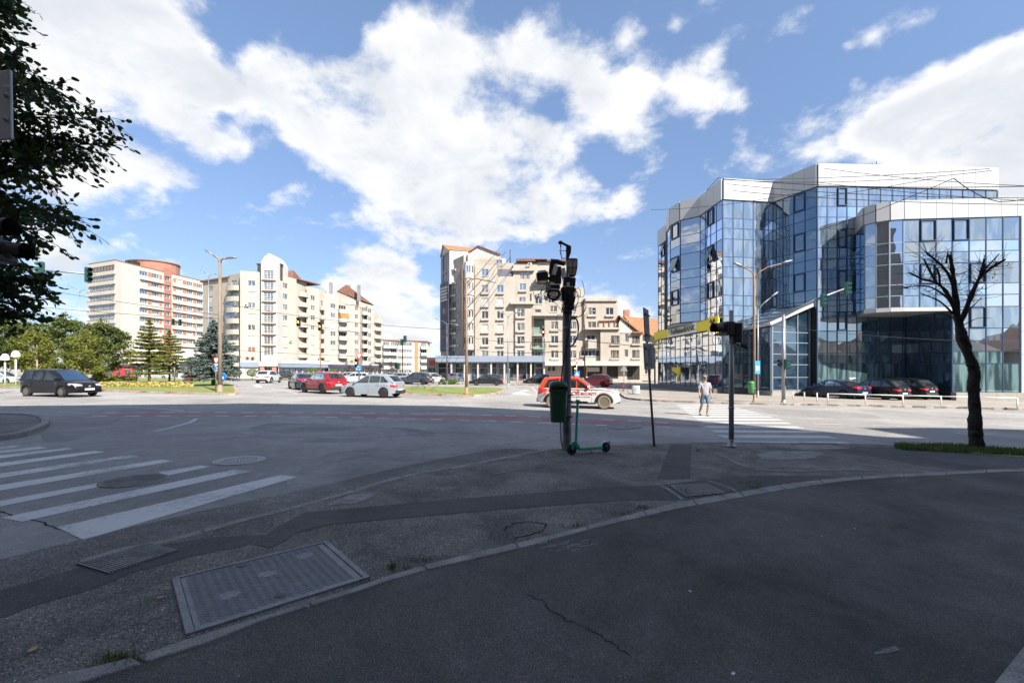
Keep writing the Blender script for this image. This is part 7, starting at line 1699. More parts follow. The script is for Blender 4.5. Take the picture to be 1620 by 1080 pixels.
def cable_pole():
    b = G(897, 711.5, D); Y = b.y; t = thing('utility_pole', b, 'grey pole hung with cameras, a lantern and tangled black cables beside the green scooter', 'utility pole')
    A = lambda u, v, dy=0: at(840+u*.1436, 375+v*.1435, Y+dy)
    tubeo('pole', [b, b+Vector((0,0,.02)), A(392,1080), A(395,700), A(398,560)], [.115,.105,.1,.092,.088], M_['steel_dark'], t, 16)
    tubeo('upper_pole', [A(398,600), A(398,400), A(397,235)], .022, M_['steel'], t)
    B = lambda name, u0, v0, u1, v1, d0, d1, m, rot=0, bev=.006: _bx(t, name, A((u0+u1)/2,(v0+v1)/2,(d0+d1)/2), (u1-u0)*.1436*Y/F, d1-d0, (v1-v0)*.1435*Y/F, m, rot, bev)
    mb = MB(); mb.lathe([(0,-.05),(.045,-.03),(.055,0),(.045,.03),(0,.05)], Matrix.Translation(A(325,62)) , 12); mb.build('floodlight', M_['black'], t)
    tubeo('bracket', [A(335,62), A(380,85), A(440,112)], .03, M_['black'], t)
    mb = MB(); q = [A(388,105,-.04),A(445,112,-.04),A(440,175,-.04),A(415,240,-.04),A(388,245,-.04)]; mb.face(q[::-1]); q2 = [p+Vector((0,.08,0)) for p in q]; mb.face(q2); [mb.face([q[i],q[(i+1)%5],q2[(i+1)%5],q2[i]]) for i in range(5)]; mb.build('antenna', M_['black'], t)
    tubeo('hanger', [A(328,70),A(328,180),A(340,235)], .010, M_['black'], t, 6); tubeo('hanger', [A(308,150),A(390,150)], .008, M_['black'], t, 6); tubeo('hanger', [A(335,237),A(400,232)], .010, M_['black'], t, 6)
    for v in (100,180): mb = MB(); mb.lathe([(0,-.02),(.018,-.015),(.018,.015),(0,.02)], Matrix.Translation(A(328,v)), 8); mb.build('insulator', M_['black'], t)
    pan = mat('cream lantern glass', (.52,.47,.38), .35); c0, c1, c2 = A(450,262), A(450,345), A(450,440)
    def frus(z0, z1, r0, r1, c, m, name):
        mb = MB(); R = [[(c.x+r*sx, c.y+r*sy, z) for sx, sy in ((-1,-1),(1,-1),(1,1),(-1,1))] for r, z in ((r0,z0),(r1,z1))]; mb.grid(R, close=True, sm=False); mb.face(R[0][::-1]); mb.face(R[1]); mb.build(name, m, t)
    frus(c1.z, c0.z, .108, .112, c0, pan, 'lantern_glass'); frus(c2.z+.03, c1.z-.012, .075, .108, c0, pan, 'lantern_glass'); frus(c1.z-.01, c1.z+.004, .116, .116, c0, M_['black'], 'lantern_band')
    frus(c0.z, c0.z+.04, .125, .09, c0, M_['black'], 'lantern_cap'); frus(c2.z, c2.z+.028, .05, .08, c0, M_['black'], 'lantern_base')
    for sx, sy in ((-1,-1),(1,-1),(1,1),(-1,1),(0,-1)): tubeo('lantern_bar', [(c0.x+.114*sx, c0.y+.114*sy, c0.z), (c0.x+.112*sx, c0.y+.112*sy, c1.z), (c0.x+.078*sx, c0.y+.078*sy, c2.z+.02)], .006, M_['black'], t, 5)
    tubeo('lantern_arm', [A(398,440), A(450,452), A(450,440)], .012, M_['black'], t, 6)
    mb = MB(); mb.tube([A(215,262,-.05), A(290,270,-.05), A(372,300,-.05)], [.05,.055,.05], 12); mb.build('junction_drum', M_['black'], t)
    B('camera_housing', 200,290,262,410,-.12,.05,M_['black'],.1); B('camera_body', 240,315,285,420,-.14,-.02,M_['white'],.25); B('camera_body', 335,345,382,450,-.10,.02,M_['white'],-.2)
    B('junction_box', 255,330,330,520,-.05,.12,M_['black']); B('camera_housing', 62,395,188,485,-.14,.05,M_['black'],-.12); B('camera_visor', 75,375,165,398,-.16,.02,M_['white'],-.12)
    B('bracket', 165,440,260,470,-.03,.03,M_['black']); B('splice_box', 160,492,212,592,-.12,0,mat('pale box', (.36,.34,.31), .6)); B('splice_box', 205,524,318,536,-.14,.05,M_['white']); B('splice_plate', 215,540,318,575,-.11,.03,M_['black']); B('splice_plate', 215,575,310,590,-.15,.03,M_['white'])
    B('junction_box', 355,455,485,545,-.12,.1,M_['black'],.05,.01); B('camera_body', 395,500,425,545,-.15,-.12,M_['white']); B('junction_box', 330,560,470,700,-.13,.12,M_['black'],0,.015); B('junction_box', 360,700,470,800,-.12,.11,M_['black'],.03,.015); B('clamp_box', 200,420,262,500,-.08,.06,M_['black'],.1)
    for v in (820,1000): mb = MB(); c = A(394,v); mb.lathe([(.1,-.02),(.104,-.015),(.104,.015),(.1,.02)], Matrix.Translation(c), 16); mb.build('clamp', M_['steel'], t)
    rnd = random.Random(5)
    def cab(pts, r=.006, dy=-.12, k=5):
        P = [A(u, v, dy+rnd.uniform(-.05,.05)) for u, v in pts]; tubeo('cable', smooth_line(P, k), r, M_['cable'], t, 5)
    cab([(165,500),(110,600),(60,680),(25,610),(20,550),(60,548)]); cab([(180,560),(130,640),(105,660),(110,610),(160,560)]); cab([(110,560),(125,680),(170,660),(185,590)]); cab([(180,600),(200,690),(260,720),(330,800),(345,830)])
    for i in range(9):
        cx_, cy_ = 255+rnd.uniform(-12,12), 615+rnd.uniform(-10,14); rx, ry = 70+rnd.uniform(-18,18), 62+rnd.uniform(-22,22); cab([(cx_+rx*math.cos(a), cy_+ry*math.sin(a)*(1 if math.sin(a) > 0 else .5)) for a in [2*PI*k/9 for k in range(10)]], .009, -.14, 3)
    cab([(480,560),(545,660),(585,640),(580,540),(560,480)]); cab([(470,600),(520,560),(545,600),(540,660),(500,640)]); cab([(470,700),(520,640),(515,720),(470,860),(440,900)]); cab([(440,830),(520,730),(580,730),(595,790),(560,860),(500,890)]); cab([(430,760),(500,740),(520,700),(500,600),(470,560)]); cab([(480,780),(600,740),(590,820),(520,880),(470,880)]); cab([(440,700),(430,800),(380,830),(340,760)]); cab([(470,540),(485,640),(450,760),(430,840),(400,850)], .012); cab([(490,560),(480,700),(440,800),(445,900)], .012)
    cab([(330,560),(345,700),(330,850),(290,860),(290,1000),(340,1035)], .006); cab([(440,620),(455,760),(445,860),(440,930)], .01)
    for i in range(6): cab([(360+rnd.uniform(-20,20),560),(380+rnd.uniform(-40,60),680),(370+rnd.uniform(-30,60),760),(380+rnd.uniform(-20,40),850)], .009, -.13)
    H = lambda u, v, dy=-.14: at(860+u/6.75, 470+v/6.75, Y+dy)
    for off in (0, 7):
        tubeo('cable', smooth_line([H(285,530),H(330,490-off),H(365,400),H(372-off,300),H(350,232+off),H(320,218+off),H(290,240),H(272,330),H(258,440),H(235,560),H(208,700),H(190,860),H(188,900)], 5), .014, M_['cable'], t, 7)
    for dx in (-.135, -.155): tubeo('cable', smooth_line([(b.x+dx, b.y-.03, b.z+.9), (b.x+dx-.01, b.y-.03, b.z+.5), (b.x+dx+.01, b.y-.03, b.z+.2), (b.x+dx+.06, b.y-.03, b.z+.02)], 4), .008, M_['cable'], t, 5)
def _bx(t, name, c, sx, sy, sz, m, rot=0, bev=.006):
    mb = MB(); mb.boxM(Matrix.Translation(c) @ Matrix.Rotation(rot,4,'Y'), -sx/2,-sy/2,-sz/2,sx/2,sy/2,sz/2); return mb.build(name, m, t, bevel=bev)
cable_pole()
def bin_():
    Y = G(897,711.5,D).y-.16; c = at(883, 643, Y); w = .205; t = thing('litter_bin', at(883,668,Y), 'dark green lidded litter bin fixed to the cable pole', 'litter bin'); g = M_['bin_green']
    zb, zt = at(883,667,Y).z, at(883,619,Y).z; x = c.x
    R = []
    for z, k in ((zb,.80),(zb+.02,.86),((zb+zt)/2,.93),(zt-.03,1.0),(zt,1.0)):
        ring = []
        for a in range(16):
            th = 2*PI*a/16; ring.append((x+.03*(z-zb)*0+w*k*math.copysign(abs(math.cos(th))**.5, math.cos(th)), Y+.15*k*math.copysign(abs(math.sin(th))**.5, math.sin(th)), z))
        R.append(ring)
    mb = MB(); mb.grid(R, close=True); mb.face(R[0][::-1]); mb.build('body', g, t)
    mb = MB(); mb.box(x-w*1.1,Y-.19,zt,x+w*1.05,Y+.17,zt+.035); mb.build('rim', g, t, bevel=.012)
    mb = MB(); mb.box(x-w*.82,Y-.13,zt+.035,x+w*.82,Y+.13,zt+.12); mb.build('opening', M_['black'], t)
    for sx in (-1,1): mb = MB(); mb.box(x+sx*w*.9-.02,Y-.14,zt+.035,x+sx*w*.9+.02,Y+.15,zt+.13); mb.build('side_piece', g, t)
    R = []
    for k in range(6):
        q = PI/2*k/5; R.append([(x+w*1.08*math.cos(q)**.6*math.copysign(abs(math.cos(2*PI*a/16))**.6, math.cos(2*PI*a/16)), Y+.18*math.cos(q)**.6*math.copysign(abs(math.sin(2*PI*a/16))**.6, math.sin(2*PI*a/16)), zt+.12+.13*math.sin(q)) for a in range(16)])
    mb = MB(); mb.grid(R, close=True); mb.face(R[0][::-1]); mb.build('lid', g, t)
    for z in (zb+.1, zt-.1): mb = MB(); mb.box(x+w*.85,Y+.02,z,x+w+.13,Y+.1,z+.03); mb.build('bracket', M_['steel_dark'], t)
bin_()
def scooter():
    a = G(904.5, 719, D); c = G(958.5, 715.5, D); t = thing('electric_scooter', a, 'teal green rental scooter parked upright at the foot of the cable pole', 'scooter'); d = (c-a); d.z = 0; L = d.length; d.normalize(); n = Vector((-d.y,d.x,0)); up = Vector((0,0,1)); te = M_['teal']
    P = lambda u, z, w=0.: a+d*u+n*w+up*z
    for u, r in ((0,.118),(L,.112)):
        Mx = Matrix.Translation(P(u,r)) @ d.to_track_quat('X','Z').to_matrix().to_4x4() @ Matrix.Rotation(PI/2,4,'X')
        mb = MB(); mb.lathe([(r*.6,-.025),(r*.85,-.028),(r,-.014),(r,.014),(r*.85,.028),(r*.6,.025)], Mx, 22); o = mb.build('wheel', M_['rubber'], t)
        mb = MB(); mb.lathe([(0,-.03),(r*.6,-.024),(r*.6,.024),(0,.03)], Mx, 16); mb.build('hub', M_['black'], o)
    stem0 = P(.02,.27); stem1 = at(914, 637, a.y+.02)
    mb = MB(); 
    for (p, q, w, h) in ((P(.10,.16), stem1, .075, .05),): mb.beam(p, q, w, h)
    mb.build('stem', te, t, bevel=.012)
    mb = MB(); mb.beam(P(-.005,.26), P(.0,.12), .085, .05); mb.beam(P(-.005,.26), P(.1,.27), .07, .06); mb.build('fork', te, t, bevel=.01)
    mb = MB(); mb.beam(P(.07,.30), P(.20,.11), .07, .07); mb.beam(P(.17,.115), P(L-.12,.115), .15, .055); mb.build('deck', te, t, bevel=.015)
    mb = MB(); mb.beam(P(.22,.146), P(L-.17,.146), .12, .006); mb.build('grip_mat', M_['black'], t)
    mb = MB(); rr = .14; pts = [P(L+rr*math.cos(q), .112+rr*math.sin(q)) for q in [math.radians(x) for x in (175,150,120,90,60,35)]]; mb.grid([[p+n*.04 for p in pts],[p-n*.04 for p in pts]]); mb.grid([[p+n*.04+up*.006 for p in pts],[p-n*.04+up*.006 for p in pts]]); mb.build('rear_mudguard', te, t)
    hb = (d*.15+n*.985).normalized()
    hb = Vector((.80,-.6,0)).normalized(); e0 = stem1-hb*.24; e1 = stem1+hb*.24
    tubeo('handlebar', [e0+up*.02, stem1+up*.03, e1+up*.02], .014, M_['black'], t); 
    for e, s_ in ((e0,1),(e1,-1)): tubeo('grip', [e+up*.02, e+hb*.11*s_+up*.023], .02, M_['black'], t)
    mb = MB(); mb.boxM(Matrix.Translation(stem1+up*.02), -.04,-.05,-.04,.04,.05,.05); mb.build('display', te, t, bevel=.01)
    tubeo('brake_cable', smooth_line([stem1+up*.04, stem1+Vector((.06,-.05,-.02)), stem1+Vector((.02,-.06,-.12))], 4), .005, M_['black'], t, 5)
    tubeo('kickstand', [P(.42,.10,-.05), P(.44,.02,-.13)], .010, M_['black'], t, 6)
scooter()
def left_mast():
    Y = 3.75; b = Vector(((-62-CX)/F*Y, Y, 0)); b.z = gz(b.x)+D; t = thing('signal_mast', b, 'nearest signal mast at the left edge with a grey sign back and black head', 'traffic signal', 'traffic signals')
    tubeo('pole', [b, Vector((b.x,b.y,4.7))], .06, M_['steel'], t, 12)
    T = Matrix.Translation(at(-22,170,Y-.12)) @ Matrix.Rotation(-.12,4,'Z') @ Matrix.Rotation(-.02,4,'Y'); mb = MB(); mb.boxM(T, -.25,-.012,-.285,.25,.012,.285); mb.build('sign_back', mat('grey sheet metal', (.50,.52,.53), .55, metal=.1, var=.1, vs=3), t, bevel=.01)
    for px, py in ((10,151),(9,189)): 
        mb = MB(); mb.lathe([(0,.02),(.012,.02),(.014,.006),(.022,.004),(.022,0)], Matrix.Translation(at(px,py,Y-.165)) @ Matrix.Rotation(PI/2,4,'X'), 10); mb.build('bolt', M_['steel'], t)
    mb = MB(); q = at(10,136,Y-.166); mb.box(q.x-.028,q.y-.001,q.z-.012,q.x+.028,q.y+.0,q.z+.012); mb.build('sticker', M_['white'], t)
    signal(t, at(14,398,Y-.05), math.radians(97), 1, .62, housing='black'); signal(t, at(-14,360,Y), math.radians(97), 1, .7, housing='black'); tubeo('bracket', [Vector((b.x,b.y,3.0)), at(-6,392,Y)], .02, M_['black'], t)
    tubeo('bracket', [Vector((b.x,b.y,4.2)), at(-30,170,Y-.1)], .02, M_['steel'], t)
left_mast()
def wire(p, q, sag, label, r=.013, k=14, name='overhead_wire'):
    P = [p.lerp(q, i/k)-Vector((0,0,sag*4*(i/k)*(1-i/k))) for i in range(k+1)]; mb = MB(); mb.tube(P, r*1.35, 5, cap=False)
    o = mb.build(name, M_['cable'], None, at=p); tag(o, label, 'wire', 'overhead wires'); return o
ws = [((1196,284),(1566,267),25,27,.1,.014,'wire along the white parapet top of the glass building'),((1143,284),(1569,270),30,26,.4,.014,'wire just below the topmost one across the glass building parapet'),((1143,283),(1690,293),30,22,.3,.016,'long wire falling gently to the right edge over both parapets'),((1150,291),(1700,313),30,22,.3,.014,'wire crossing the lower wing parapet at the right edge'),
 ((1160,302),(1720,324),30,22,.25,.014,'lowest long wire over the right wing parapet'),((1188,322),(1482,281),33,24,.2,.012,'thin wire rising rightward over the dark reflecting wall'),((1290,366),(1509,282),30,24,.15,.014,'wire climbing steeply to the wire knot near the wing roof'),((1509,282),(1580,319),24,24,.2,.018,'wire dropping from the wire knot toward the wing parapet'),((1580,319),(1700,288),24,22,.25,.018,'wire rising from the wing parapet to the right edge'),
 ((1300,266),(1700,297),28,22,.2,.012,'upper parallel wire over the right wing'),((1290,288),(1700,322),28,22,.15,.012,'middle parallel wire over the right wing'),((1197,512),(1600,540),24.5,30,.25,.010,'low wire leaving the rusty double armed lamp post'),((1030,332),(1290,300),40,30,.3,.012,'wire crossing the curved bay of the glass building'),
 ((-60,432),(346,498),60,40,.4,.018,'left wire from the leaves to the concrete lamp post'),((-60,470),(346,504),60,40,.4,.018,'lower left wire toward the concrete lamp post'),((350,480),(736,522),38,38,.4,.013,'wire between the concrete lamp post and the middle rusty post'),((350,552),(736,566),38,38,.2,.012,'low wire across the cream apartment fronts'),((738,530),(895,540),36,10.2,.2,.007,'wire from the middle rusty post to the cable pole'),((738,548),(895,556),36,10.2,.2,.007,'second wire from the middle rusty post to the cable pole'),
 ((737,470),(800,398),36,88,.1,.03,'steep wire from the middle rusty post to the block roof'),((737,490),(806,408),36,88,.1,.03,'second steep wire beside it up to the block roof'),((737,520),(812,420),36,88,.1,.025,'lowest steep wire up to the studio glazing'),((737,455),(795,388),36,80,.0,.025,'uppermost steep wire ending above the block roof'),((900,536),(1193,556),10.2,24.7,.12,.006,'wire from the cable pole to the rusty double armed lamp post'),((712,520),(737,500),60,36,.3,.02,'short wire from the crowded lamp post to the middle rusty post')]
for (a, b_, ya, yb, sag, r, lab) in ws: wire(at(a[0],a[1],ya), at(b_[0],b_[1],yb), sag, lab, r)
for px, py, s, c, lab, dz in ((255,947,.035,(.42,.27,.12),'dry tan leaf left of the large hatch',D),(52,1030,.04,(.5,.34,.12),'yellowed leaf near the lower left corner',D),(1300,848,.008,(.6,.6,.58),'tiny white speck on the dark asphalt right of centre',DZ2-.012),(1352,836,.01,(.6,.6,.58),'white crumb on the dark asphalt beside the far kerb',DZ2-.012),(1092,935,.012,(.6,.6,.58),'white crumb in the middle of the dark asphalt',DZ2-.012),(1160,1066,.014,(.6,.6,.58),'white crumb near the bottom edge of the dark asphalt',DZ2-.012)):
    p = G(px, py, dz); mb = MB(); T = Matrix.Translation(p) @ Matrix.Rotation(px,4,'Z')
    if s > .03: mb.grid([[T @ Vector((x*s, y*s*.5*(1-abs(x)**2), .012+.25*s*x*x+.1*s*abs(y))) for y in (-1,0,1)] for x in (-1,-.5,0,.5,1)]); nm = 'fallen_leaf'
    else: mb.boxM(T, -s,-s*.6,.0,s,s*.6,s*.5); nm = 'litter_scrap'
    tag(mb.build(nm, mat('scrap', c, .8), None, at=p), lab, 'leaf' if s > .03 else 'litter')
def leafcloud(rnd, mb, c, rad, n, s, mi=2, flat=1., droop=0.):
    """n leaf-sized faces spread through a clump"""
    for _ in range(n):
        while True:
            v = Vector((rnd.uniform(-1,1), rnd.uniform(-1,1), rnd.uniform(-1,1)))
            if v.length < 1: break
        v = v*(.45+.55*rnd.random())
        p = Vector((c[0]+v.x*rad[0], c[1]+v.y*rad[1], c[2]+v.z*rad[2]))
        a = Vector((rnd.gauss(0,1), rnd.gauss(0,1), rnd.gauss(0,1)*flat-droop)).normalized()
        b = a.cross(Vector((rnd.gauss(0,1), rnd.gauss(0,1), rnd.gauss(0,1)))).normalized(); q = s*rnd.uniform(.6,1.3)
        k = len(mb.v); mb.v += [tuple(p-a*q), tuple(p+b*q*.45), tuple(p+a*q), tuple(p-b*q*.45)]
        mb.f.append((k,k+1,k+2,k+3)); mb.m.append(rnd.randrange(mi)); mb.sm.append(False)
L_ = {
 'pine': [leaf_mat('pine green', (.045,.075,.02), (.085,.12,.03)), leaf_mat('pine light green', (.10,.135,.035), (.16,.18,.05))],
 'light': [leaf_mat('light green', (.14,.17,.03), (.22,.23,.05), .35), leaf_mat('yellow green', (.24,.24,.06), (.15,.17,.03), .35)],
 'spruce': [leaf_mat('blue spruce', (.06,.10,.085), (.13,.18,.165), .1), leaf_mat('pale blue spruce', (.17,.22,.21), (.10,.14,.13), .1)],
 'ball': [leaf_mat('clipped green', (.09,.16,.02), (.15,.22,.03)), leaf_mat('clipped light green', (.17,.22,.04), (.12,.17,.03))],
 'darkred': [leaf_mat('dark red leaf', (.055,.035,.035), (.10,.06,.05)), leaf_mat('dull green leaf', (.09,.085,.04), (.07,.05,.04))],
 'near': [leaf_mat('dark near leaf', (.022,.045,.015), (.05,.085,.022), .35, .4), leaf_mat('near leaf', (.07,.11,.025), (.03,.055,.016), .4, .4)],
 'flower': [mat('yellow flower', (.70,.52,.16), .8), mat('orange flower', (.60,.30,.10), .8), mat('bed green', (.12,.17,.04), .9)]}
def grow(name, px, pyb, pyt, wpx, kind, Y, label, cat='tree', seed=0, lean=0., trunk='bark', group=None, clear=.15, tr=None, lsz=.11, dens=1.):
    rnd = random.Random(seed*7+px); X = (px-CX)/F*Y; g = gz(X)+.12; top = EYE+(HZ-pyt)/F*Y; H = top-g; R = wpx/2/F*Y
    t = thing(name, (X,Y,g), label, cat, group)
    trn = tr or max(.05, H*.018)
    cr = MB(); bm_ = MB()
    if kind in ('spruce','larch'):
        tubeo('trunk', [(X,Y,g),(X,Y,g+H*.5),(X,Y,g+H*.98)], [trn,trn*.6,.02], M_[trunk], t)
        tiers = int(22 if kind == 'spruce' else 15)
        for i in range(tiers):
            f = i/(tiers-1); z = g+H*(clear+(1-clear)*f**.92); rr = R*(1-f)**.8*rnd.uniform(.8,1.1)*(1 if f > .08 else .8)+.1
            nb = int((14 if kind == 'spruce' else 10)*(1-f*.6))
            for k in range(nb):
                a = 2*PI*(k+rnd.random()*.7)/nb; l = rr*rnd.uniform(.65,1.12); up = .05 if kind == 'spruce' else .12
                tip = Vector((X+math.cos(a)*l, Y+math.sin(a)*l, z+l*up-(.12*l if f < .4 else 0))); st = Vector((X,Y,z))
                bm_.tube([st, tip], [.03,.008], 4, cap=False)
                m = max(3, int(l/(.20)*dens))
                for j in range(m):
                    q = (j+.6)/m; c = st.lerp(tip, q); w = .30*(1-q*.5)*l*.42+.08
                    if kind == 'larch' and rnd.random() < .12: continue
                    leafcloud(rnd, cr, c, (w, w, .09+.05*l*.4 if kind == 'larch' else .15), int((22 if kind == 'spruce' else 17)*dens), lsz, 2, .6)
        leafcloud(rnd, cr, (X,Y,g+H*.98), (.12,.12,.35), 30, lsz)
    else:
        base_ = Vector((X,Y,g)); topc = Vector((X+lean*H,Y,g+H*.82)); tubeo('trunk', [base_, base_.lerp(topc,.4)+Vector((.1*rnd.gauss(0,1),0,0)), topc], [trn,trn*.7,.03], M_[trunk], t)
        nb = 13 if kind == 'pine' else 11
        for k in range(nb):
            f = clear+(1-clear)*(k+.5)/nb; a = rnd.uniform(0,2*PI); st = base_.lerp(topc, min(1, f/.9)); prof = math.sin(PI*min(1,(f-clear+.18)/(1-clear+.15)))**.7
            for s in range(3):
                a += 2*PI/3; l = R*prof*rnd.uniform(.55,1.0); tip = st+Vector((math.cos(a)*l, math.sin(a)*l, l*.35)); bm_.tube([st, tip], [.04,.012], 4, cap=False)
                for q in (.55, .8, 1.0):
                    c = st.lerp(tip, q); w = R*.30*rnd.uniform(.7,1.2)
                    leafcloud(rnd, cr, c, (w, w, w*(.55 if kind == 'pine' else .8)), int((120 if kind == 'pine' else 75)*dens), lsz, 2)
        leafcloud(rnd, cr, (topc.x, topc.y, g+H*.93), (R*.3,R*.3,H*.08), int(90*dens), lsz)
    bm_.build('branches', M_[trunk], t); mk_ = {'larch':'light','spruce':'spruce','pine':'pine','light':'light','broad':'pine'}[kind]
    cr.build('crown', L_[mk_], t)
    return t
GT_ = 'trees of the left islands and green'
grow('pine_tree', -30, 610, 478, 130, 'pine', 60, 'broad dark pine at the left edge of the frame behind the park lamps', seed=1, group=GT_, lsz=.16)
grow('pine_tree', 40, 606, 500, 80, 'pine', 64, 'mid green pine above the two mushroom lamps', seed=2, group=GT_, lsz=.16)
grow('young_tree', 58, 604, 512, 62, 'light', 48, 'thin light green tree with an orange trunk left of the slender lamp', seed=3, trunk='bark_pale', group=GT_, lsz=.13, dens=.8)
grow('pine_tree', 103, 604, 492, 84, 'pine', 62, 'dark bushy pine directly left of the slender grey lamp', seed=4, group=GT_, lsz=.16)
grow('pine_tree', 160, 602, 502, 84, 'pine', 60, 'dark bushy pine right of the slender grey lamp', seed=5, group=GT_, lsz=.16)
grow('young_tree', 132, 603, 520, 62, 'light', 50, 'light tree with a pale leaning trunk between the two dark pines', seed=6, lean=.06, trunk='bark_pale', group=GT_, lsz=.13, dens=.7)
grow('larch_tree', 236, 613, 507, 74, 'larch', 46, 'airy yellow green conifer in the flower bed island', seed=7, trunk='bark_pale', group=GT_, clear=.18, lsz=.14, dens=1.2)
grow('larch_tree', 268, 603, 524, 62, 'larch', 58, 'darker conifer just right of the airy yellow green one', seed=8, group=GT_, clear=.2, lsz=.15, dens=1.2)
grow('spruce_tree', 338, 611, 508, 92, 'spruce', 43, 'dense blue spruce behind the brown concrete lamp post', seed=9, group=GT_, clear=.12, lsz=.10, tr=.22, dens=1.15)
grow('shrub', 158, 604, 584, 24, 'light', 52, 'small ragged shrub at the foot of the pines', seed=10, cat='shrub', group='shrubs', clear=.05, lsz=.09, dens=.4)
for i, (px, py, r, lab) in enumerate(((358.5,589,6.5,'clipped round bush right behind the spruce'),(374.5,589.5,7.5,'clipped round bush left of the shop shutter'),(399,589.5,8,'clipped round bush before the white shutter'),(494,587.5,9.5,'clipped round bush right of the pickup'),(526,589.5,7.5,'clipped round bush under the pale awnings'))):
    Y = 78; c = at(px, py, Y); t = thing('topiary_bush', (c.x, Y, gz(c.x)), lab, 'clipped bush', 'clipped round bushes'); R = r/F*Y
    tubeo('trunk', [(c.x,Y,gz(c.x)), c], .06, M_['bark'], t); cr = MB(); rnd = random.Random(i)
    for _ in range(1500):
        v = Vector((rnd.gauss(0,1), rnd.gauss(0,1), rnd.gauss(0,1))).normalized()*rnd.uniform(.85,1.0); leafcloud(rnd, cr, (c.x+v.x*R, Y+v.y*R, c.z+v.z*R*.72), (.05,.05,.05), 1, .08)
    cr.build('crown', L_['ball'], t)
for i, (px, py, w, lab) in enumerate(((553,579,17,'dark red leaved tree nearest the roundabout sign'),(585,580,17,'second dark red tree, left of the green signal mast'),(602,581,14,'third dark red tree, close beside the green signal mast'),(618,582,15,'dark red tree just behind the green signal mast'))):
    Y = 88; c = at(px, py, Y); t = thing('ornamental_tree', (c.x, Y, gz(c.x)), lab, 'tree', 'dark red street trees'); R = w/2/F*Y; rnd = random.Random(40+i)
    tubeo('trunk', [(c.x,Y,gz(c.x)), c], .07, M_['bark'], t); cr = MB()
    for _ in range(16): leafcloud(rnd, cr, (c.x+rnd.uniform(-.6,.6)*R, Y+rnd.uniform(-.6,.6)*R, c.z+rnd.uniform(-1.1,1.1)*R), (.45,.45,.5), 28, .11)
    cr.build('crown', L_['darkred'], t)
for i, (px, pyb, pyt, w, Y, kind, lab) in enumerate(((668,602,581,30,84,'ball','big green bush before the cream shop with the orange sign'),(647,602,587,22,88,'light','pale yellow green bush left of the big green one'),(710,609.5,597,38,62,'ball','low spreading green bush beside the crowded lamp post'),(205,604,590,34,66,'light','low hedge plant behind the blue arrow sign'),(180,604,588,30,68,'light','low hedge plant left of the one behind the blue arrow sign'))):
    X = (px-CX)/F*Y; g = gz(X); top = EYE+(HZ-pyt)/F*Y; R = w/2/F*Y; H = top-g; t = thing('bush', (X,Y,g), lab, 'bush', 'bushes'); rnd = random.Random(60+i); cr = MB()
    for _ in range(46):
        v = Vector((rnd.gauss(0,1), rnd.gauss(0,1), abs(rnd.gauss(0,1)))).normalized()*rnd.uniform(.5,.9); leafcloud(rnd, cr, (X+v.x*R, Y+v.y*R*.7, g+v.z*H*.9), (R*.2,R*.2,H*.14), 36, .10)
    tubeo('stem', [(X,Y,g),(X,Y,g+H*.6)], .05, M_['bark'], t); cr.build('foliage', L_[kind], t)
X_ = (1036-CX)/F*76; t = thing('broad_tree', (X_,76,gz(X_)), 'green tree showing in the gap left of the glass building', 'tree'); cr = MB(); rnd = random.Random(77)
for _ in range(26): leafcloud(rnd, cr, (X_+rnd.uniform(-1.4,1.4), 76+rnd.uniform(-1,1), rnd.uniform(3.5,8.0)), (.8,.8,.8), 40, .16)
tubeo('trunk', [(X_,76,gz(X_)),(X_,76,6)], .14, M_['bark'], t); cr.build('crown', L_['light'], t)
fb = thing_ = MB(); rnd = random.Random(3)
for _ in range(4600):
    px = rnd.uniform(158,305); py = rnd.uniform(607.4,611.6); p = G(px, py, .15); s = rnd.uniform(.05,.11); h = rnd.uniform(.05,.28); a = rnd.uniform(0,PI); m = 2 if rnd.random() < .58 else (1 if rnd.random() < .3+.4*(math.sin(px*.2) > 0) else 0)
    u = Vector((math.cos(a), math.sin(a), .3)); fb.face([p+Vector((0,0,h))-u*s, p+Vector((0,0,h+s*.6)), p+Vector((0,0,h))+u*s, p+Vector((0,0,h-s))], m)
tag(fb.build('flower_bed', L_['flower']), 'long bed of yellow and orange flowers on the left island', 'flower bed', kind='stuff')
BL = [leaf_mat('grass blade', (.06,.11,.018), (.10,.15,.03), .3), leaf_mat('dry blade', (.16,.17,.06), (.10,.12,.03), .3)]
def blades(name, spots, label, hmin, hmax, w=.006):
    mb = MB(); rnd = random.Random(len(spots))
    for p in spots:
        h = rnd.uniform(hmin, hmax); a = rnd.uniform(0,2*PI); d = Vector((math.cos(a), math.sin(a), 0)); s = Vector((-d.y,d.x,0))*w; l = d*h*rnd.uniform(.1,.7); k = len(mb.v); q = rnd.choice((0,0,0,1))
        mb.v += [tuple(p-s), tuple(p+s), tuple(p+l*.4+Vector((0,0,h*.6))+s*.7), tuple(p+l*.4+Vector((0,0,h*.6))-s*.7), tuple(p+l+Vector((0,0,h)))]
        mb.f += [(k,k+1,k+2,k+3),(k+3,k+2,k+4)]; mb.m += [q,q]; mb.sm += [False,False]
    tag(mb.build(name, BL), label, 'grass', kind='stuff')
rnd = random.Random(11)
gp = P2([(1425,705.5),(1500,703.8),(1620,712),(1760,716),(1760,728),(1620,724),(1530,717),(1460,712)], D)
o = sheet_mesh('grass_verge', gp, D+.012, M_['grass'], outer_pave)
sp = []
while len(sp) < 9000:
    px = rnd.uniform(1415,1760); f = (px-1425)/335; lo_, hi = 703.8+max(0,(px-1500)*.075)-.8, 711+f*17
    py = rnd.uniform(lo_, hi); 
    if mnoise.noise(Vector((px*.03, py*.2, 0))) > -.25 or rnd.random() < .4: sp.append(G(px, py, D+.01))
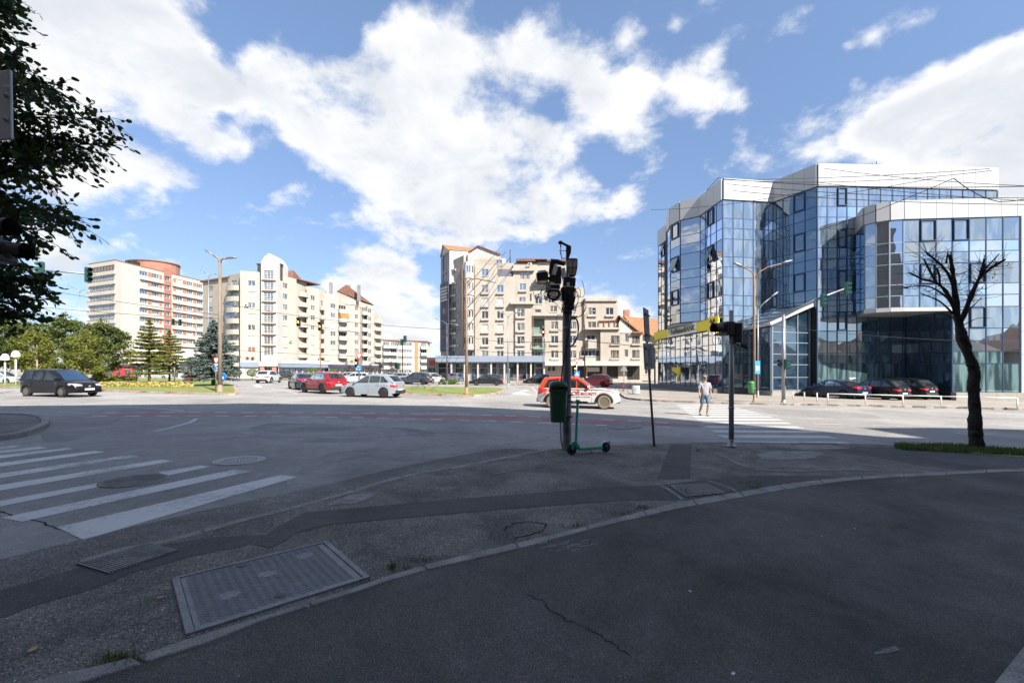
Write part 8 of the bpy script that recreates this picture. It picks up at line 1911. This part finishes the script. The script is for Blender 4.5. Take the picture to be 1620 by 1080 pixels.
blades('grass', sp, 'green grass strip around the foot of the pruned tree', .03, .11)
sp = []
for (px, py, n, rx, ry) in ((1080,776,60,30,4),(1185,764,70,22,3),(1020,803,90,14,4),(1120,783,110,34,4),(905,833,80,24,5),(985,813,60,20,4),(620,897,90,10,5),(665,886,60,26,6),(1195,770,60,12,3),(815,849,40,40,7),(1107,713,50,6,2),(1355,705,60,16,1.5),(190,1040,120,30,6),(170,1052,60,36,5),(735,720,30,30,3),(870,713,60,24,3),(925,709,50,20,2),(1010,701,30,40,1.5),(640,900,40,20,5),(1240,741,24,10,1.5),(1125,720,30,20,3)):
    for _ in range(n): sp.append(G(px+rnd.gauss(0,1)*rx*.55, py+rnd.gauss(0,1)*ry*.5, D+.005))
blades('grass_tufts', sp, 'sparse weeds growing from the joints along the kerbs', .012, .055, .003)
def pruned():
    b = G(1543, 709, D); Y = b.y; t = thing('pruned_tree', b, 'dark pruned tree with a crooked knotty trunk and bare stubby limbs', 'tree')
    A = lambda u, v, dy=0: at(1340+u/3, 370+v/3, Y+dy); rnd = random.Random(21)
    bark = mat('near black bark', (.028,.023,.020), .95, var=.5, vs=7, bump=.03, bs=22)
    def limb(pts, r0, r1, name='branch', k=4, bump=.12, n=10, dys=None):
        r0 *= .66; r1 *= .6; P = smooth_line([A(u, v, (dys[i] if dys else 0)) for i, (u, v) in enumerate(pts)], k); m = len(P); rs = [(r0+(r1-r0)*i/(m-1))*(1+bump*rnd.gauss(0,1)) for i in range(m)]
        tubeo(name, P, rs, bark, t, n); return P
    path = [(612,1022),(612,960),(606,880),(606,800),(600,720),(606,660),(588,600),(572,560),(548,500),(534,440),(524,385)]
    P = [Vector(q) for q in smooth_line([A(u,v) for u, v in path], 7)]; m = len(P); mb = MB(); n = 18; R = []
    for i, p in enumerate(P):
        f = i/(m-1); r = lerpf([(0,.19),(.05,.138),(.3,.115),(.55,.107),(.72,.105),(.8,.12),(.9,.085),(1,.088)], f); ring = []
        for j in range(n):
            a = 2*PI*j/n; q = Vector((math.cos(a), math.sin(a), 0)); ns = mnoise.noise(Vector((q.x*1.8, q.y*1.8, p.z*4.5)))*.28+mnoise.noise(Vector((q.x*4, q.y*4, p.z*13)))*.14+mnoise.noise(Vector((q.x*9, q.y*9, p.z*30)))*.07
            ring.append(p+q*r*(1+ns))
        R.append(ring)
    mb.grid(R, close=True); mb.face(R[-1]); mb.build('trunk', bark, t)
    for (u, v, r) in ((604,945,.09),(580,622,.07),(618,740,.075),(614,655,.06),(536,490,.07),(552,470,.06),(596,600,.07),(600,800,.08),(618,870,.07)):
        mb = MB(); mb.lathe([(0,-r),(r*.8,-r*.5),(r,0),(r*.75,r*.6),(0,r*.9)], Matrix.Translation(A(u,v,rnd.uniform(-.1,0))), 9); mb.build('burr', bark, t)
    limb([(530,440),(560,372),(590,290),(632,200)], .085, .065); limb([(632,200),(640,170),(652,118)], .05, .038); limb([(630,205),(680,165),(748,122)], .06, .045); limb([(640,180),(680,140),(722,95)], .035, .022, dys=[0,.1,.2])
    limb([(524,400),(516,300),(505,200),(488,98)], .10, .055); limb([(512,300),(495,220),(450,150),(376,90)], .07, .03, dys=[0,-.1,-.2,-.3]); limb([(470,140),(475,110),(480,82)], .04, .02)
    limb([(520,390),(480,290),(430,235),(360,215),(290,183)], .075, .02, dys=[0,-.1,-.15,-.2,-.3]); limb([(430,240),(400,190),(365,120)], .045, .032, dys=[-.15,-.1,0]); limb([(440,250),(438,200),(425,160)], .04, .035)
    limb([(515,350),(460,290),(380,248),(265,254)], .06, .015, dys=[0,.1,.2,.3]); limb([(505,380),(440,320),(370,290),(345,280)], .04, .012); limb([(500,400),(470,385),(420,370)], .03, .01); limb([(560,370),(600,340),(640,300)], .03, .01); limb([(540,440),(620,400),(690,400)], .02, .006)
    tw = MB()
    for _ in range(230):
        ln = rnd.choice([((290,183),(430,235)),((376,90),(500,210)),((265,254),(460,290)),((632,200),(748,122)),((590,290),(652,118)),((488,98),(516,300)),((365,120),(430,240)),((560,370),(632,200))]); f = rnd.random()
        s = A(ln[0][0]+(ln[1][0]-ln[0][0])*f, ln[0][1]+(ln[1][1]-ln[0][1])*f, rnd.uniform(-.1,.1)); a = rnd.uniform(-.4,PI+.4); l = rnd.uniform(.12,.65)
        pts = [s]; d = Vector((math.cos(a), rnd.uniform(-.6,.6), math.sin(a)))
        for _ in range(4): d = (d+Vector((rnd.gauss(0,.22), rnd.gauss(0,.22), rnd.gauss(.03,.22)))).normalized(); pts.append(pts[-1]+d*l/4)
        tw.tube(pts, [.007,.006,.005,.004,.003], 4, cap=False)
    tw.build('twigs', bark, t)['kind'] = 'stuff'
    lv = MB()
    for (u, v) in ((690,205),(715,230),(660,250),(700,190),(640,130),(770,150),(620,330)):
        leafcloud(rnd, lv, A(u,v), (.14,.14,.12), 5, .028)
    lv.build('leaves', L_['near'], t)['kind'] = 'stuff'
pruned()
def near_tree():
    rnd = random.Random(17); b = Vector((-7.9, 4.6, gz(-7.9)+D)); t = thing('leafy_tree', b, 'near dark leafy tree whose branches hang into the left edge', 'tree')
    tubeo('trunk', [b, b+Vector((.05,.1,1.6)), b+Vector((-.1,.3,3.2)), b+Vector((.1,.6,5.2)), b+Vector((.2,.8,7.0))], [.2,.16,.14,.10,.04], M_['bark'], t, 12)
    Y0 = 6.2
    tips = [(20,45),(45,-20),(30,5),(50,20),(0,-40),(20,60),(-20,0),(35,120),(60,150),(70,215),(15,440),(58,92),(95,128),(130,150),(190,188),(204,228),(160,240),(120,215),(150,248),(105,285),(135,345),(138,348),(92,372),(60,402),(100,455),(75,478),(70,495),(20,470),(0,500),(40,440),(-20,60),(10,100),(-40,20),(55,180),(80,250),(30,300),(60,330),(20,380),(-10,420),(-30,250),(-20,160),(-60,350),(90,440),(110,250)]
    leaf = MB(); leaf.grid([[(x, y*.36*(1-(2*x-1)**2)**.75, .10*abs(y)*.3+.06*math.sin(x*3)) for y in (-1,0,1)] for x in (0,.15,.4,.65,.88,1)], sm=True)
    LM = [leaf.mesh('leaf', L_['near'][0]), leaf.mesh('leaf', L_['near'][1])]
    items = []; br = MB()
    for k, (px, py) in enumerate(tips):
        tip = at(px-36, py, Y0+rnd.uniform(-.7,.9)); hub = at(rnd.uniform(-190,-110), min(520, max(60, py+rnd.uniform(-60,80))), Y0+rnd.uniform(-.5,.5)); mid = hub.lerp(tip,.5)+Vector((0,0,rnd.uniform(.05,.25)))
        P = [Vector(p) for p in smooth_line([hub, mid, tip], 8)]; br.tube(P, [.028-.024*i/(len(P)-1) for i in range(len(P))], 5, cap=False)
        r_st = Vector((b.x+.0, b.y+.5, max(2.5, hub.z-.8))); br.tube([r_st, hub], [.05,.028], 5, cap=False)
        for j in range(4, len(P)):
            for s in range(4):
                d0 = (P[j]-P[j-1]).normalized(); side = Vector((rnd.gauss(0,1), rnd.gauss(0,1), rnd.gauss(0,.8))).normalized(); d = (d0*.9+side*.8).normalized(); l = rnd.uniform(.2,.5); q0 = P[j]; Q = [q0, q0+d*l*.5, q0+d*l-Vector((0,0,l*.15))]; br.tube(Q, [.006,.004,.002], 4, cap=False)
                for w in range(6): 
                    f = (w+.5)/6; p = Q[0].lerp(Q[2], f); ld = (d+Vector((rnd.gauss(0,.7), rnd.gauss(0,.7), rnd.gauss(-.35,.5)))).normalized(); items.append((p, ld, rnd.uniform(.06,.11)))
    def mtx(p, ld, s):
        M = ld.to_track_quat('X','Z').to_matrix().to_4x4(); return Matrix.Translation(p) @ M @ Matrix.Rotation(rnd.uniform(-1.2,1.2),4,'X') @ Matrix.Scale(s,4)
    def vis(it):
        p = it[0]; px = CX+F*p.x/p.y; return (0 if px > 2 else 1, -it[2]/p.y)
    items.sort(key=vis)
    br.build('branches', M_['bark'], t)
    rest = MB(); lv = [(x, y*.36*(1-(2*x-1)**2)**.75, .03*abs(y)) for x in (0,.3,.7,1) for y in (-1,0,1)]
    sl_ = [(0,0,0),(.35,-.33,.03),(.75,-.26,.03),(1,0,0),(.75,.26,.03),(.35,.33,.03)]
    for i, it in enumerate(items):
        M = mtx(*it)
        if i < 290:
            o = bpy.data.objects.new('leaf', LM[i % 2]); COL.objects.link(o); o.parent = t; M2 = M.copy(); M2.translation -= b; o.matrix_local = M2
        else:
            rest.raw([M @ Vector(v) for v in sl_], ((0,1,2,3),(0,3,4,5)), i % 2)
    rest.build('foliage', L_['near'], t)['kind'] = 'stuff'
near_tree()
def skin(name, joints, bones, mats, parent, sub=2, root=0):
    me = bpy.data.meshes.new(name); me.from_pydata([j[0] for j in joints], bones, []); o = bpy.data.objects.new(name, me); COL.objects.link(o)
    md = o.modifiers.new('s', 'SKIN'); md.use_smooth_shade = True
    lay = me.skin_vertices[0].data if me.skin_vertices else None
    if lay is None:
        bm = bmesh.new(); bm.from_mesh(me); bm.verts.layers.skin.verify(); bm.to_mesh(me); bm.free(); lay = me.skin_vertices[0].data
    for i, j in enumerate(joints): lay[i].radius = (j[1], j[2] if len(j) > 2 else j[1]); lay[i].use_root = (i == root)
    ss = o.modifiers.new('u', 'SUBSURF'); ss.levels = sub; ss.render_levels = sub
    dg = bpy.context.evaluated_depsgraph_get(); m2 = bpy.data.meshes.new_from_object(o.evaluated_get(dg)); bpy.data.objects.remove(o)
    m2.materials.clear(); m2.materials.append(mats); m2.name = name
    for p in m2.polygons: p.use_smooth = True; p.material_index = 0
    q = bpy.data.objects.new(name, m2); COL.objects.link(q); q.parent = parent; return q
def person():
    b = G(1115, 657.6); t = thing('person', b, 'man in a light checked shirt, denim shorts and sunglasses walking over the crossing', 'person')
    SK = mat('skin', (.42,.24,.16), .6, var=.08, vs=10); 
    sh = mat('checked shirt', (.44,.43,.45), .85, col2=(.26,.28,.34), vs=22, var=.05); dn = mat('denim', (.085,.16,.26), .85, var=.2, vs=14); hr = mat('grey hair', (.26,.25,.24), .9, var=.2, vs=40, bump=.01, bs=60)
    k = 1.04
    S = lambda x, y, z: (x*k, y*k, z*k)
    J = [(S(0,0,.95),.13,.10),(S(0,0,1.15),.145,.11),(S(0,-.01,1.36),.15,.10),(S(0,.0,1.46),.075,.07),(S(0,-.015,1.54),.052,.052),(S(0,-.03,1.62),.075,.085),(S(0,-.02,1.70),.072,.085),
         (S(.17,0,1.40),.06,.055),(S(.245,.03,1.16),.042,.042),(S(.255,-.05,.93),.030,.030),(S(.255,-.07,.87),.026,.034),
         (S(-.17,0,1.40),.06,.055),(S(-.25,.0,1.16),.042,.042),(S(-.27,-.08,.94),.030,.030),(S(-.27,-.10,.88),.026,.034),
         (S(.09,0,.90),.095,.09),(S(.11,-.10,.50),.058,.06),(S(.10,-.05,.27),.052,.055),(S(.10,.04,.09),.034,.036),(S(.10,-.03,.035),.038,.03),(S(.11,-.14,.025),.038,.022),
         (S(-.09,0,.90),.095,.09),(S(-.10,.06,.50),.058,.06),(S(-.10,.20,.28),.052,.055),(S(-.10,.30,.12),.034,.036),(S(-.10,.25,.055),.038,.03),(S(-.11,.13,.03),.038,.022)]
    Bn = [(0,1),(1,2),(2,3),(3,4),(4,5),(5,6),(2,7),(7,8),(8,9),(9,10),(2,11),(11,12),(12,13),(13,14),(0,15),(15,16),(16,17),(17,18),(18,19),(19,20),(0,21),(21,22),(22,23),(23,24),(24,25),(25,26)]
    for hi, sx, wr in ((10,1,(.255,-.07,.87)),(14,-1,(-.27,-.10,.88))):
        for q, (dy, ln) in enumerate(((-.030,.075),(-.011,.085),(.008,.08),(.026,.065))):
            a = len(J); J.append((S(wr[0]+sx*.004, wr[1]+dy, wr[2]-.055),.0105)); J.append((S(wr[0]-sx*.004, wr[1]+dy-.005, wr[2]-.055-ln*.5),.0095)); J.append((S(wr[0]-sx*.022, wr[1]+dy-.008, wr[2]-.055-ln*.92),.0085)); Bn += [(hi,a),(a,a+1),(a+1,a+2)]
        a = len(J); J.append((S(wr[0]-sx*.01, wr[1]-.045, wr[2]-.02),.013)); J.append((S(wr[0]-sx*.015, wr[1]-.065, wr[2]-.065),.011)); Bn += [(hi,a),(a,a+1)]
    skin('body', J, Bn, SK, t, 2)
    J = [(S(0,0,.82),.18,.13),(S(0,-.01,1.05),.18,.14),(S(0,-.01,1.22),.175,.135),(S(0,0,1.38),.165,.115),(S(0,0,1.455),.085,.08),(S(.19,0,1.395),.085,.08),(S(.245,.02,1.24),.078,.078),(S(.255,.02,1.15),.078,.078),(S(-.19,0,1.395),.085,.08),(S(-.25,.0,1.24),.078,.078),(S(-.262,.0,1.15),.078,.078)]
    skin('shirt', J, [(0,1),(1,2),(2,3),(3,4),(3,5),(5,6),(6,7),(3,8),(8,9),(9,10)], sh, t, 2, 2)
    J = [(S(0,0,.98),.16,.12),(S(.095,0,.84),.105,.105),(S(.11,-.05,.66),.10,.10),(S(.115,-.09,.50),.10,.095),(S(-.095,0,.84),.105,.105),(S(-.105,.03,.66),.10,.10),(S(-.11,.06,.50),.10,.095)]
    skin('shorts', J, [(0,1),(1,2),(2,3),(0,4),(4,5),(5,6)], dn, t, 2)
    mb = MB(); T = Matrix.Translation(Vector(S(0,.0,1.685)))
    R = [[T @ Vector((.092*k*math.sin(th)*math.cos(ph), .108*k*math.sin(th)*math.sin(ph)+.012, .095*k*math.cos(th))) for ph in [2*PI*q/14 for q in range(14)]] for th in [.05,.4,.8,1.15,1.5]]
    R.append([T @ Vector((.094*k*math.cos(ph), max(-.02,.108*k*math.sin(ph)), -.045)) for ph in [2*PI*q/14 for q in range(14)]])
    o = MB(); o.grid(R, close=True); oo = o.build('hair', hr, None); oo.parent = t
    for nm, m, bx in (('sunglasses', M_['black'], (-.068,-.125,1.655,.068,-.108,1.69)),('nose', SK, (-.013,-.145,1.61,.013,-.11,1.66)),('mouth', mat('lips', (.30,.13,.10), .6), (-.025,-.118,1.578,.025,-.108,1.588)),('ear', SK, (-.094,-.03,1.61,-.080,.01,1.67)),('ear', SK, (.080,-.03,1.61,.094,.01,1.67)),('collar', sh, (-.075,-.085,1.43,.075,-.05,1.475)),('sandal', mat('sandal', (.16,.09,.06), .8), (.055,-.2,.0,.155,.07,.022)),('sandal', M_['black'], (-.155,.09,.0,-.055,.34,.024))):
        m_ = MB(); m_.box(*[c*k for c in bx]); q = bpy.data.objects.new(nm, m_.mesh(nm, m, bevel=.005)); COL.objects.link(q); q.parent = t
person()
